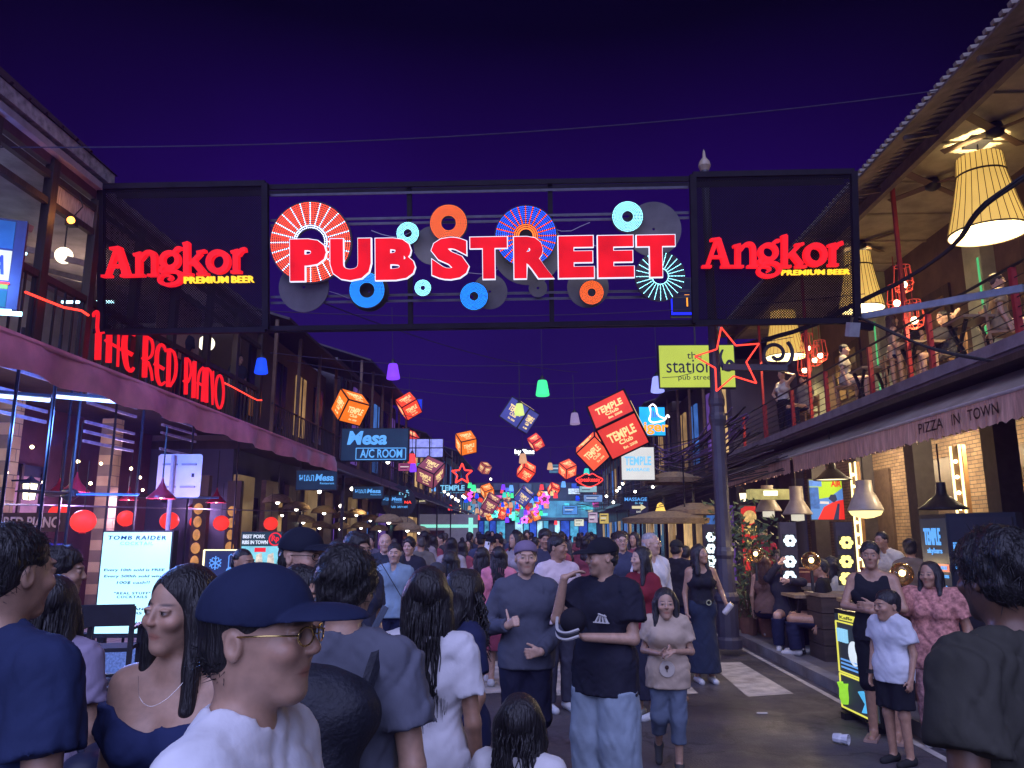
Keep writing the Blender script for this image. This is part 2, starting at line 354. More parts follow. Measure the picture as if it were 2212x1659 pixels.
# ground floor pillars in yellow stone
for y in (8.9, 11.6, 14.6): MB().ab(L(-8.3, y, .1), L(-8.02, y + .28, 3.9)).build('stone_pillar', mBrickY, lb)
for y in (9.7, 12.6): 
    MB().ab(L(-8.98, y, 1.0), L(-8.9, y + 1.3, 2.9)).build('window_pane', mat('dark_glass', (.03, .035, .06), .1, .2), lb)
    for k in range(3): MB().ab(L(-8.88, y + .62 * k, 1.0), L(-8.84, y + .62 * k + .06, 2.9)).build('mullion', mWoodD, lb)
for y in (9.0, 10.3): 
    MB().ab(L(-8.98, y, 1.05), L(-8.5, y + 1.0, 1.1)).build('bar_shelf', mWoodM, lb)
ws = MB()
for k in range(2): ws.ab(L(-8.95, 10.1, 1.25 + k * .35), L(-8.7, 11.3, 1.28 + k * .35))
ws.build('bottle_shelf', emit('shelf_glow', (.5, .6, 1), .7, .1), lb)
for i in range(16):
    MB().sphere(L(-7.6 + .5 * math.sin(i * 2.1), 8.2 + i * .55, 2.75 + .25 * math.sin(i * 1.3)), .028, 8, 5).build('added_string_bulb', mWarm, lb)  # small bulbs added to lighten the dark dining room
for y in (9.6, 12.4): 
    MB().ab(L(-8.96, y, 2.0), L(-8.88, y + 1.4, 2.7)).build('added_glow_pane', emit('pane_glow', (.55, .28, .42), .35, .5, 3), lb)  # glowing panes added on the back wall to brighten the ground floor
lamp(lb, L(-7.4, 10.2, 2.6), 30, (1, .7, .6), .1); lamp(lb, L(-7.4, 13.6, 2.6), 30, (.9, .6, .9), .1)
# canopy
cn = thing('canopy', 'maroon vinyl restaurant canopy with drooping valance above the red round lanterns', 'canopy', (-4.1, 10, 0))
def C(x, y, z): return (x + 4.1, y - 10, z)
MB().sheet(C(-4.1, 2, 3.25), C(-4.1, 16, 3.27), C(LX, 16, 4.05), C(LX, 2, 4.05), .02).build('canopy_sheet', mMaroon, cn)
vb = MB(); N = 70
for i in range(N + 1):
    y = 2 + 14 * i / N; s_ = .04 * math.sin(i * 1.3) + .03 * math.sin(i * .47); dz = .035 * abs(math.sin(i * .62))
    for x, z in ((-4.12, 3.29), (-4.085 + s_ * .6, 3.15), (-4.09 + s_, 3.0 - dz)): vb.v.append(C(x, y, z))
for i in range(N):
    for k in range(2): vb.f.append((i*3+k, i*3+k+1, i*3+k+4, i*3+k+3))
vb.mi = [0] * len(vb.f); vb.build('valance', mMaroon, cn, True)
for i in range(12):
    y = 2.3 + i * 1.22
    MB().beam(C(-4.2, y, 3.2), C(LX, y, 3.97), .06, .1).build('rafter', mat('rafter_paint', (.24, .10, .12), .5, .3), cn)
for k, x in enumerate((-4.2, -5.0, -5.8)): MB().beam(C(x, 2, 3.19 + k * .26), C(x, 16, 3.19 + k * .26), .06, .06).build('purlin', mat('pale_edge', (.42, .36, .42), .5, .3), cn)
for i in range(7): MB().beam(C(-4.2, 4 + i * 1.8, 3.12), C(-6.3, 4.9 + i * 1.8, 3.75), .05, .03).build('brace', MATS['pale_edge'], cn)
for i, (px, x) in enumerate(((28, -5), (112, -4.8), (170, -5.4), (310, -5), (420, -5.2), (520, -5.3), (150, -6), (250, -6))):
    p = PX(px, 900, x); MB().tube([C(x, p.y, .15), C(x, p.y, 3.7)], .017, 6).build('pole', mBlack, cn)
for px, py, x in ((20, 857, -5.2), (196, 863, -5.0)):
    p = PX(px, py, x); q = Vector(C(p.x, p.y, p.z)); MB().tube([q + Vector((-.35, -.1, .02)), q + Vector((.35, .1, -.02))], .02, 8).build('strip_tube', emit('blue_white_tube', (.45, .62, 1), 3, 0), cn); MB().beam(q + Vector((-.37, -.1, .06)), q + Vector((.37, .1, .02)), .05, .03).build('tube_fitting', mBlack, cn)
    lamp(cn, q + Vector((.15, -.15, -.35)), 190, (.10, .26, 1), .15)
# slatted screen behind; bluish reflections put into the slat colour
for i in range(6):
    for j in range(3):
        if (i * 3 + j) % 4 == 3: continue
        MB().beam(C(-6.45, 8.6 + j * 2.3, 3.72 - i * .14), C(-6.45, 10.0 + j * 2.3, 3.72 - i * .14), .03, .04).build('slat', mat('blue_lit_slat', (.35, .4, .6), .4, .3), cn)

# ================================================================== RIGHT restaurant building
RX = 6.1; WX = 8.3
rb = thing('colonial_building', 'old colonial two-storey restaurant with open balcony and corrugated eaves', 'building', (RX, 12, 0))
def Q(x, y, z): return (x - RX, y - 12, z)
MB().ab(Q(RX, 4, 3.92), Q(WX + .1, 24, 4.13)).build('balcony_slab', mat('balcony_concrete', (.22, .19, .2), .8, .3, 4, .4), rb)
for z, d, h in ((4.0, .06, .16), (3.86, .03, .08)): MB().ab(Q(RX - d, 4, z), Q(RX, 24, z + h)).build('cornice_moulding', mat('cornice_paint', (.26, .22, .24), .75, .3, 4, .3), rb)
MB().ab(Q(WX, 4, .1), Q(WX + .2, 24, 3.92)).build('ground_floor_wall', mBrick, rb)
MB().ab(Q(WX, 4, 4.13), Q(WX + .2, 24, 7.9)).build('upper_wall', mat('brown_panelling', (.11, .07, .05), .7, .3, 3, .2), rb)
MB().ab(Q(RX + .25, 4, 7.78), Q(WX + .2, 24, 7.86)).build('ceiling', mCeil, rb)
for i in range(14): MB().ab(Q(RX + .25, 4.4 + i * 1.4, 7.74), Q(WX, 4.45 + i * 1.4, 7.776)).build('ceiling_batten', mCeil, rb)
# roof: sloped underside of boards, corrugated edge
mRoof = mat('weathered_roof_sheet', (.24, .2, .17), .7, .4, 5, .3)
MB().sheet(Q(RX - .45, 4, 7.72), Q(RX - .45, 24, 7.72), Q(WX + 1.5, 24, 9.1), Q(WX + 1.5, 4, 9.1), .03).build('roof', mRoof, rb)
cg = MB().beam((-.5, 0, 0), (.75, 0, .16), .075, .05).mesh('roof_corrugation')
for i in range(118): link('roof_corrugation', cg, mRoof, rb, Q(RX + .0, 4.1 + i * .17, 7.80), (0, R(-1.0), 0))
MB().ab(Q(RX + .1, 4, 7.6), Q(RX + .2, 24, 7.80)).build('eave_beam', mat('eave_timber', (.16, .12, .09), .7, .3), rb)
for i in range(10): MB().beam(Q(RX - .42, 5 + i * 2.0, 7.62), Q(RX + .24, 5 + i * 2.0, 7.72), .06, .07).build('bracket', MATS['eave_timber'], rb)
# upper pilasters, doors
for y in (9.6, 13.4, 17.6, 21.8): MB().ab(Q(WX - .25, y, 4.13), Q(WX + .02, y + .55, 7.77)).build('pilaster', mPlastG, rb)
for y in (10.9, 14.9, 19.2):
    d = MB().ab(Q(WX - .05, y, 4.13), Q(WX + .03, y + 1.7, 6.6)).build('door', mWoodD, rb)
    MB().ab(Q(WX - .08, y + .2, 5.2), Q(WX - .052, y + .75, 6.4)).build('door_pane', mat('amber_glass', (.25, .17, .08), .2, .2), d)
    MB().ab(Q(WX - .08, y + .95, 5.2), Q(WX - .052, y + 1.5, 6.4)).build('door_pane', MATS['amber_glass'], d)
for y in (12.9, 17.2): MB().ab(Q(WX - .27, y + .56, 4.2), Q(WX - .2, y + .6, 6.6)).build('green_tube', emit('green_tube', (.15, 1, .35), .5, 0), rb)
# balcony railing
for i in range(9):
    y = 5.3 + i * 2.15
    MB().ab(Q(RX + .03, y, 4.13), Q(RX + .1, y + .07, 5.06)).build('railing_post', mRedP, rb)
MB().tube([Q(RX + .065, 4, 5.08), Q(RX + .065, 24, 5.08)], .022, 8).build('handrail', mBlack, rb)
for k in range(6): MB().tube([Q(RX + .065, 4, 4.27 + k * .13), Q(RX + .065, 24, 4.27 + k * .13)], .008, 5).build('railing_cable', mBlack, rb)
for y in (12.9, 17.6, 21.2): MB().ab(Q(RX + .25, y, 4.13), Q(RX + .31, y + .06, 7.7)).build('red_column', mRedP, rb)
# ground-floor piers and windows
for y in (9.3, 11.7, 14.2, 16.7, 19.4, 22): MB().ab(Q(6.9, y, .1), Q(7.25, y + .35, 3.9)).build('pier', mat('dark_pier', (.035, .03, .032), .6, .3), rb)
for y in (10.2, 12.9, 15.4, 18.2): 
    MB().ab(Q(WX - .06, y, .3), Q(WX + .02, y + .9, 3.2)).build('tall_window', mat('lit_doorway', (.08, .055, .04), .5, .3), rb)
MB().ab(Q(5.4, 4, 3.62), Q(WX, 24, 3.7)).build('ground_ceiling', mWoodD, rb)
for y in (9.4, 12.2, 15, 17.8): lamp(rb, Q(7.0, y, 3.3), 240, (1, .76, .45), .1)
# downlights
for x, y in ((6.3, 9.2), (6.2, 10.6), (6.3, 12.5), (6.4, 14.4), (6.2, 16.5), (6.3, 18.5)):
    MB().lathe([(.001, 0), (.06, 0), (.07, .03)], 10, Q(x, y, 3.59)).build('downlight', mWarm, rb)
# right awning
aw = thing('awning', 'dusty brown pleated awning with printed frill hanging under the balcony', 'awning', (5.1, 12, 0))
def A(x, y, z): return (x - 5.1, y - 12, z)
mAwn = mat('awning_canvas', (.26, .22, .18), .85, .3, 2, .3)
mFrill = mat('pleated_frill', (.55, .33, .25), .75, .35, 7, .4, stretch=(1, 4, .4))
MB().sheet(A(5.08, 4, 3.17), A(6.15, 4, 3.84), A(6.15, 20.6, 3.86), A(5.08, 20.6, 3.17), .02).build('canvas', mAwn, aw)
def frill(y0, y1, n, nm):
    v = MB(); r2 = random.Random(5)
    off = [r2.uniform(-.03, .03) for _ in range(n + 1)]
    for i in range(n + 1):
        y = y0 + (y1 - y0) * i / n; o = off[i]; hem = .02 * math.sin(i * 1.9) + r2.uniform(-.008, .008)
        for x, z in ((5.06, 3.18), (5.055 + o * .5, 3.06), (5.05 + o, 2.88 + hem)): v.v.append(A(x, y, z))
    for i in range(n):
        for k in range(2): v.f.append((i*3+k, i*3+k+1, i*3+k+4, i*3+k+3))
    v.mi = [0] * len(v.f); return v.build(nm, mFrill, aw, True)
frill(4, 15.2, 240, 'frill'); frill(15.35, 20.6, 110, 'frill')
MB().tube([A(5.06, 4, 3.19), A(5.06, 20.6, 3.19)], .022, 8).build('front_bar', mat('pale_aluminium', (.4, .36, .36), .4, .2), aw)
wl = MB()
# printed lettering on the frill: reading direction runs toward the viewer
def frill_text(s, ya, yb, z, h):
    n = MB(); text(n, s, (0, 0), abs(yb - ya), h, 0, .004, .004)
    n2 = MB(); n2.add([A(5.012, (ya + yb) / 2 - v[0], z + v[2]) for v in n.v], n.f); n2.build('printed_lettering', mat('frill_ink', (.22, .12, .09), .8), aw)
frill_text('IN', 9.3, 9.12, 3.04, .13); frill_text('TOWN', 8.95, 8.35, 3.04, .13); frill_text('PIZZA', 10.1, 9.5, 3.04, .13)
for y in (5, 8, 11, 14, 17, 20.2): MB().beam(A(5.1, y, 3.16), A(6.15, y, 3.45), .03).build('awning_arm', mBlack, aw)
# ================================================================== street gantry (leans toward the viewer a little)
GY, LEAN, ROLL = 11.0, R(9.5), R(.78)
ga = P(218, 717, GY); gb = P(1845, 692, GY)
GW = (gb - ga).length
gm = Matrix.Translation((ga + gb) / 2) @ Matrix.Rotation(-math.atan2(gb.z - ga.z, gb.x - ga.x), 4, 'Y') @ Matrix.Rotation(LEAN, 4, 'X')
gi = gm.inverted()
def G(px, py, y=0.):
    """measured point -> local (x, z) on the gantry plane at local depth y"""
    d = Vector(ray(px, py)); o = gi @ Vector(_c); d2 = gi.to_3x3() @ d
    t = (y - o.y) / d2.y; p = o + d2 * t; return p.x, p.z
def gthing(name, label, cat, c=(0, 0), y=0., group=None):
    o = thing(name, label, cat, group=group); o.matrix_world = gm @ Matrix.Translation((c[0], y, c[1])); return o
gt = gthing('street_gantry', 'black steel gantry spanning the street with perforated end panels', 'gantry')
mGan = mat('gantry_steel', (.014, .010, .016), .6, .3, 5, .2, spec=.12)
xl, zt = G(218, 398); xr, _ = G(1845, 375); z0 = 0.; ztr = G(1845, 375)[1]; zt = (zt + ztr) / 2
xa = G(572, 400)[0]; xb = G(1497, 390)[0]
# perforated sheet: real sheet whose fine holes are cut by the material
mPerf = mat('perforated_sheet', (.010, .006, .010), .7, .25, 3, spec=.08)
t = mPerf.node_tree; pb = t.nodes['Principled BSDF']; out = t.nodes['Material Output']
tcn = t.nodes.new('ShaderNodeTexCoord'); mp = t.nodes.new('ShaderNodeMapping'); mp.inputs['Scale'].default_value = (38, 38, 38); mp.inputs['Rotation'].default_value = (0, R(45), 0)
sp = t.nodes.new('ShaderNodeSeparateXYZ'); t.links.new(tcn.outputs['Object'], mp.inputs[0]); t.links.new(mp.outputs[0], sp.inputs[0])
fr = []
for k in (0, 2):
    a = t.nodes.new('ShaderNodeMath'); a.operation = 'FRACT'; t.links.new(sp.outputs[k], a.inputs[0])
    b = t.nodes.new('ShaderNodeMath'); b.operation = 'SUBTRACT'; b.inputs[1].default_value = .5; t.links.new(a.outputs[0], b.inputs[0])
    c = t.nodes.new('ShaderNodeMath'); c.operation = 'MULTIPLY'; t.links.new(b.outputs[0], c.inputs[0]); t.links.new(b.outputs[0], c.inputs[1]); fr.append(c)
ad = t.nodes.new('ShaderNodeMath'); ad.operation = 'ADD'; t.links.new(fr[0].outputs[0], ad.inputs[0]); t.links.new(fr[1].outputs[0], ad.inputs[1])
lt = t.nodes.new('ShaderNodeMath'); lt.operation = 'LESS_THAN'; lt.inputs[1].default_value = .068; t.links.new(ad.outputs[0], lt.inputs[0])
tr = t.nodes.new('ShaderNodeBsdfTransparent'); ms = t.nodes.new('ShaderNodeMixShader')
t.links.new(lt.outputs[0], ms.inputs[0]); t.links.new(pb.outputs[0], ms.inputs[1]); t.links.new(tr.outputs[0], ms.inputs[2]); t.links.new(ms.outputs[0], out.inputs[0])
for x0, x1 in ((xl, xa), (xb, xr)):
    MB().quad((x0 + .05, 0, .05), (x1 - .05, 0, .05), (x1 - .05, 0, zt - .05), (x0 + .05, 0, zt - .05)).build('perforated_panel', mPerf, gt)
    for a, b in (((x0, 0), (x0, zt)), ((x1, 0), (x1, zt))): MB().beam((a[0], .02, a[1]), (b[0], .02, b[1]), .09, .09).build('upright', mGan, gt)
    for z in (0., zt): MB().beam((x0, .02, z), (x1, .02, z), .08, .08).build('panel_rail', mGan, gt)
for y in (.08, .4):
    for k, zz in enumerate((.02, zt - .04)):
        MB().beam((xl, y, zz), (xr, y, zz), .06, .07).build('chord', mGan, gt)
zm = [G(1000, q)[1] for q in (410, 465, 476, 633, 646, 700)]
for z in zm: MB().beam((xa + .05, .1, z), (xb - .05, .1, z), .03, .035).build('rail', mat('gantry_rail', (.07, .06, .1), .35, .3), gt)
for px in (882, 1190): 
    x = G(px, 500)[0]; MB().beam((x, .14, 0), (x, .14, zt), .07, .07).build('mullion', mGan, gt)
for i in range(16):
    x = xl + (xr - xl) * (i + .5) / 16; MB().beam((x - .25, .08, 0), (x + .25, .4, 0), .03).build('lacing_bar', mGan, gt)
# side arm on to the right building, plus left tie
MB().beam((xr, .2, .05), gi @ Vector(PX(2212, 622, 6.0)), .08, .09).build('support_arm', mat('blue_grey_arm', (.22, .26, .33), .4, .25), gt)
MB().beam((xr - .02, .1, -.05), (xr + .25, .1, -.1), .12, .1).build('arm_bracket', mGan, gt)
MB().beam((xl, .2, .1), (xl - .6, .9, .1), .07).build('left_tie', mGan, gt)

# main lettering PUB STREET : each letter its own box sign, white edge light round a red face
ps = gthing('street_name_sign', 'large red box letters with glowing white outlines reading PUB STREET', 'sign')
mRedF = emit('red_letter_face', (1, .008, .018), .85, .25, 2.5, base=(.2, .004, .008))
mWhiteE = emit('white_letter_edge', (.80, .82, 1), 1.15, .1)
s = 1 / 1.8517
LET = [('P', 1158, 1307), ('U', 1319, 1486), ('B', 1499.5, 1662), ('S', 1723, 1877), ('T', 1879, 2031), ('R', 2054, 2216), ('E', 2232, 2377), ('E', 2390, 2537), ('T', 2546, 2702)]
for ch, a, b in LET:
    cx = (a + b) / 2; top = 953 - (cx - 1158) * (18 / 1544); bot = top + 176
    x0, zb = G(a * s, bot * s, -.28); x1, z1 = G(b * s, top * s, -.28)
    w, h = x1 - x0, z1 - zb; c = ((x0 + x1) / 2, (zb + z1) / 2)
    sh = .02
    m = MB(); text(m, ch, c, w, h, -.28, .06, .074); e = m.build('letter', mWhiteE, ps)
    m = MB(); text(m, ch, c, w - .026, h - .026, -.295, .03, .062); m.build('letter_face', mRedF, e)
# beer signs
mAng = emit('beer_letter_red', (1, .012, .02), .95, .2, 2)
mYel = emit('beer_letter_yellow', (1, .58, .03), 1.5, .05)
ANG = {'A': [([(272, 962), (350, 742)], [34, 38]), ([(362, 735), (428, 962)], [50, 66]), ([(300, 885), (405, 885)], 28), ([(228, 965), (306, 965)], 26), ([(384, 965), (486, 965)], 28), ([(298, 744), (372, 734)], 26)],
 'n': [([(527, 785), (527, 962)], 52), ([(487, 798), (548, 782)], 28), ([(545, 838), (585, 786), (632, 782), (653, 826), (655, 962)], [26, 40, 48, 52, 52]), ([(490, 965), (572, 965)], 26), ([(604, 965), (690, 965)], 26)],
 'g': [('ring', (780, 845), 64, 60, 46), ([(812, 790), (842, 754), (873, 750)], [30, 36, 30]), ([(738, 888), (706, 922), (732, 950)], 34), ([(722, 938), (800, 934), (852, 950), (872, 990), (842, 1030), (772, 1046), (716, 1030), (697, 1000), (722, 968), (770, 968), (792, 988), (772, 1008)], [30, 38, 42, 42, 40, 36, 34, 30, 26, 24, 22, 20])],
 'k': [([(916, 706), (916, 962)], 54), ([(888, 718), (932, 706)], 26), ([(945, 884), (1032, 794)], 34), ([(1002, 788), (1072, 776)], 28), ([(968, 850), (1052, 955)], 56), ([(888, 965), (966, 965)], 26), ([(1004, 965), (1094, 965)], 26)],
 'o': [('ring', (1172, 866), 74, 76, 56)],
 'r': [([(1317, 785), (1317, 955)], 54), ([(1278, 792), (1338, 776)], 28), ([(1338, 818), (1362, 780), (1398, 770)], [34, 42, 42]), ([(1278, 952), (1360, 952)], 28)]}
def beer(label, fm):
    o = gthing('beer_sign', label, 'sign', group=None)
    for ch, st in ANG.items():
        m = MB()
        for i, k in enumerate(st):
            dv = (0, .1 + .003 * i, 0); y = -.1 - .003 * i
            f2 = lambda u, v, y=y: (lambda q: (q[0], y, q[1]))(fm(u, v))
            if k[0] == 'ring':
                pts = [(k[1][0] + k[2] * math.cos(a), k[1][1] + k[3] * math.sin(a)) for a in np.linspace(0, 2 * math.pi, 28, endpoint=False)]
                stroke(m, pts, k[4] * .86, f2, dv, False, True)
            else: stroke(m, k[0], [q * .84 for q in (k[1] if hasattr(k[1], '__len__') else [k[1]] * 2)], f2, dv)
        lt_ = m.build('letter', mAng, o)
    a = fm(893, 1036); b = fm(1460, 984); m = MB()
    W_ = b[0] - a[0]; text(m, 'PREMIUM', (a[0] + W_ * .315, (a[1] + b[1]) / 2), W_ * .63, b[1] - a[1], -.08, .05, .012, 1.05); m.build('small_word', mYel, o); m = MB(); text(m, 'BEER', (a[0] + W_ * .84, (a[1] + b[1]) / 2), W_ * .32, b[1] - a[1], -.08, .05, .012, 1.05); m.build('small_word', mYel, o)
    return o
beer('red script beer sign with patchy orange glow on the panel beside the lamp post', lambda u, v: G(1458.1 + u * .2603, 324 + v * .2603, -.1))
beer('evenly lit red script beer sign on the panel beside the balcony neon', lambda u, v: G(218 + (u - 228) * .2665, 597 - (968 - v) * .2665 - .02 * (u - 228) * .2665, -.1))

# LED wheels ------------------------------------------------------------------
def led(nm, c, st=3.0): return emit(nm, c, st, 0, sample=False)
mLR, mLW, mLO, mLB, mLC, mLG = led('led_red', (1, .06, .012), 5), led('led_white', (.6, .7, 1), 6), led('led_orange', (1, .13, .004), 5), led('led_blue', (.003, .07, 1), 5.5), led('led_cyan', (.005, .24, 1), 6), led('led_mint', (.28, .8, .95), 7)
mDisc = mat('wheel_disc', (.03, .022, .03), .6, .3)
def disc_mesh(ro, ri, d, n=40):
    m = MB(); m.lathe([(ri, 0), (ro, 0), (ro, d), (ri, d), (ri, 0)], n, axis='y'); return m
def wheel(label, px, py, rpx, ripx, rings, mats, spokes=0, inner=None, tight=1.0, dark=False, tint=None):
    """light wheel of LED rows: mats[0] field colour, mats[1] spoke colour, inner = (fraction, material index)"""
    y = -.12; cx, cz = G(px, py, y); r = abs(G(px + rpx, py, y)[0] - cx); ri = r * ripx / rpx
    o = gthing('light_wheel', label, 'light wheel', (cx, cz), y)
    disc_mesh(r * 1.03, ri * .97, .05).build('disc', tint or mDisc, o)
    m = MB(); step = (r - ri) / rings; q = step * .26
    for k in range(rings):
        rad = ri + step * (k + .5); n = max(10, int(2 * math.pi * rad / (step * tight)))
        if spokes: n = max(spokes * 2, int(round(n / spokes)) * spokes)
        fk = (k + .5) / rings
        for j in range(n):
            a = 2 * math.pi * j / n; mi = 0
            if spokes:
                ph = (a * spokes / (2 * math.pi) + .5) % 1 - .5
                if abs(ph) * 2 * math.pi / spokes * rad < step * (.46 + .3 * (1 - fk)): mi = 1
                elif dark: continue
            if inner and fk < inner[0]: mi = inner[1]
            x, z = rad * math.cos(a), rad * math.sin(a)
            m.add([(x + q * math.cos(t), -.012, z + q * math.sin(t)) for t in np.arange(6) * math.pi / 3], [(0, 1, 2, 3, 4, 5)], mi)
    me = m.mesh('led_dots'); d = link('led_dots', me, mats, o); stuff(d)
wheel('huge red light wheel with white spokes behind the first letters', 671, 523, 87, 29, 13, [mLR, mLW], 24, (.12, 1), .8)
wheel('small mint light wheel above the letter B', 881, 504, 24.5, 8.5, 6, [mLG])
wheel('orange light wheel above the letter S', 969, 482, 40, 15.5, 7, [mLO, mLR])
wheel('blue light wheel with red spokes and orange core behind the letters T and R', 1136, 510, 66, 14, 12, [mLB, mLR, mLO], 24, (.22, 2), .8)
wheel('mint white light wheel above the last letters', 1355.5, 468, 33.5, 11.5, 7, [mLG])
wheel('white starburst wheel with unlit gaps behind the last letter', 1426, 597, 53, 16, 12, [mLW, mLG], 24, None, .8, True)
wheel('ringed cyan light wheel with dark rim under the letter U', 793, 627, 38, 16, 7, [mLC])
wheel('little dazzling white light wheel under the letter B', 913.5, 622, 18, 4.5, 6, [mLG])
wheel('cyan light wheel under the letter S', 1024, 640, 30, 9, 8, [mLC])
wheel('orange light wheel under the gap between the last two Es', 1278, 632, 26, 8.5, 8, [mLO])
# unlit backing discs
mUn = mat('unlit_disc_back', (.11, .10, .11), .8, .25, 4)
for lab, px, py, r in (('grey unlit disc hanging below the red wheel', 656, 620, 54), ('large grey unlit disc behind the last letters', 1412, 495, 60), ('small grey unlit disc under the letter R', 1162, 622, 20), ('grey unlit disc beside the cyan wheel', 1058, 630, 38),
                       ('grey unlit disc behind the small orange wheel', 1270, 620, 45), ('grey unlit disc behind the spoked blue wheel', 1140, 540, 76), ('grey unlit disc behind the letter S', 935, 530, 42), ('dark rimmed disc behind the ringed cyan wheel', 797, 630, 43)):
    y = .03; cx, cz = G(px, py, y); rr = abs(G(px + r, py, y)[0] - cx)
    o = gthing('unlit_disc', lab, 'disc', (cx, cz), y)
    disc_mesh(rr, .02, .03).build('plate', mUn if 'dark' not in lab else mDisc, o)
    MB().beam((-rr * .25, .04, -rr * .2), (-rr * .25, .04, rr * .2), .02).build('rib', mGan, o); MB().beam((rr * .25, .04, -rr * .2), (rr * .25, .04, rr * .2), .02).build('rib', mGan, o)
# loose wires on the gantry
wr = gthing('loose_wire', 'thin loose grey wires drooping inside the gantry frame', 'wire')
r3 = random.Random(3)
for k in range(9):
    x = xa + .3 + k * (xb - xa - .6) / 9; z = zt * (.25 + .5 * r3.random()); p = [(x, .06, z)]
    for j in range(5): p.append((x + (j + 1) * .14, .06, z - .12 * math.sin((j + 1) / 5 * math.pi) + .03 * r3.random()))
    MB().tube(p, .006, 5).build('wire', mat('grey_wire', (.25, .22, .32), .6), wr)
# lamp post -------------------------------------------------------------------
lp = thing('lamp_post', 'tall dark cast iron lamp post with moulded base and scrolled arm beside the gantry', 'lamp post', (P(1570, 1300, 11.7).x, 11.7, .1))
print('lamp post', lp.location)
mPost = mat('post_iron', (.045, .04, .055), .45, .25, 6, .15)
prof = [(.26, 0), (.26, .12), (.21, .16), (.21, .62), (.24, .66), (.24, .72), (.19, .78), (.17, 1.25), (.2, 1.3), (.2, 1.36), (.165, 1.42), (.15, 1.9), (.145, 3.2), (.16, 3.25), (.18, 3.3), (.18, 3.36), (.155, 3.41), (.15, 3.5), (.17, 3.54), (.17, 3.62), (.12, 3.75), (.1, 5), (.085, 7.42)]
MB().lathe([(a * .74, b) for a, b in prof], 12).build('column', mPost, lp)
MB().lathe([(.001, 7.75), (.02, 7.7), (.03, 7.6), (.085, 7.52), (.1, 7.45), (.06, 7.36)], 12).build('finial', mat('dull_brass', (.35, .27, .2), .4), lp)
def lpl(px, py, dy=0): p = P(px, py, lp.location.y + dy); return (p.x - lp.location.x, p.y - lp.location.y, p.z - lp.location.z)
MB().beam(lpl(1560, 793, -.05), lpl(1700, 795, -.05), .07, .09).build('arm', mPost, lp)
cc = lpl(1676, 765, -.05); sp_ = []
for i in range(36):
    a = i / 35 * 1.55 * 2 * math.pi; r_ = .27 * (1 - i / 44)
    sp_.append((cc[0] + r_ * math.cos(-a + .8), cc[1], cc[2] + r_ * math.sin(-a + .8)))
MB().tube(sp_, .03, 6).build('scroll', mPost, lp)
# neon star on the post
def neon_star(label, px, py, rpx, Y, m, tilt=0., r_in=.42, tr=.018, name='neon_star', group=None):
    c = P(px, py, Y); o = thing(name, label, 'neon star', c, group=group); r = wpx(rpx, Y); pts = []
    for i in range(10):
        a = math.pi / 2 + tilt + i * math.pi / 5; q = r if i % 2 == 0 else r * r_in
        pts.append((q * math.cos(a), 0, q * math.sin(a)))
    pts.append(pts[0]); t = MB()
    for a, b in zip(pts[:-1], pts[1:]): t.tube([a, b], tr, 6)
    t.build('neon_tube', m, o)
    MB().beam((0, .02, r), (0, .04, r + .25), .012).build('hanger', mBlack, o)
    return o
mNeonR = emit('red_neon', (1, .05, .03), 2.2, .05)
neon_star('big red neon star mounted on the lamp post arm', 1576, 778, 76, lp.location.y - .35, mNeonR, R(11), .48, .012)
# ================================================================== hanging lanterns (bell-shaped, coloured)
LCOL = dict(blue=(.01, .07, 1), violet=(.22, .05, 1), green=(.06, .9, .32), lavender=(.32, .36, 1), yellow=(.85, .72, .28), lime=(.62, .75, .2), mauve=(.30, .22, .42), red=(1, .06, .07), peach=(.75, .38, .2), slate=(.09, .09, .2), teal=(.04, .62, .5), sky=(.14, .4, .95), brown=(.35, .18, .14), grey=(.35, .34, .5))
lan_m = {}
def lan_mesh():
    a, b = .105, .15; pr = [(.001, .36), (.06, .36), (.09, .345), (.105, .31)] + [(.105 + (.15 - .105) * k / 6, .31 - .28 * k / 6) for k in range(1, 7)] + [(.146, .01), (.13, 0), (.001, .004)]
    return MB().lathe(pr, 18).mesh('lantern_shade', True)
cap_mesh = MB().lathe([(.012, .46), (.03, .45), (.05, .40), (.085, .36), (.09, .33)], 12).mesh('lantern_cap', True)
def lantern(px, py, w, col, i, up=None):
    Y = .3 * F / w; c = P(px, py, Y); c.z -= .18
    where = 'near rows by the gantry' if Y < 20 else ('middle of the street' if Y < 32 else 'far end of the street')
    name = {'slate': 'dim slate', 'mauve': 'dim mauve', 'brown': 'dull brown'}.get(col, col)
    o = thing('hanging_lantern', LABL(name, px, py, Y), 'lantern', c, (R(random.uniform(-3, 3)), R(random.uniform(-3, 3)), 0), 'coloured lanterns strung over the street')
    if col not in lan_m:
        st = dict(slate=.9, mauve=.9, brown=.9, grey=.9, peach=1, yellow=1).get(col, 1.25)
        lan_m[col] = lan_mesh(); lan_m[col].materials.append(emit('lantern_' + col, LCOL[col], st, .12, 4))
    link('shade', lan_m[col], None, o); link('cap', cap_mesh, mBlack, o)
    L_ = up or random.uniform(.5, 1.4)
    MB().tube([(0, 0, .45), (0, 0, .45 + L_)], .006 if Y < 20 else .009, 4).build('cord', mCable, o)
_seen = {}
def LABL(col, px, py, Y):
    if Y < 20: base = f'glowing {col} bell-shaped lantern on a long cord just past the gantry'
    elif Y < 32: base = f'{col} bell-shaped lantern among the first club cubes'
    else: base = f'tiny {col} bell-shaped lantern in the far cluster of cubes'
    return base
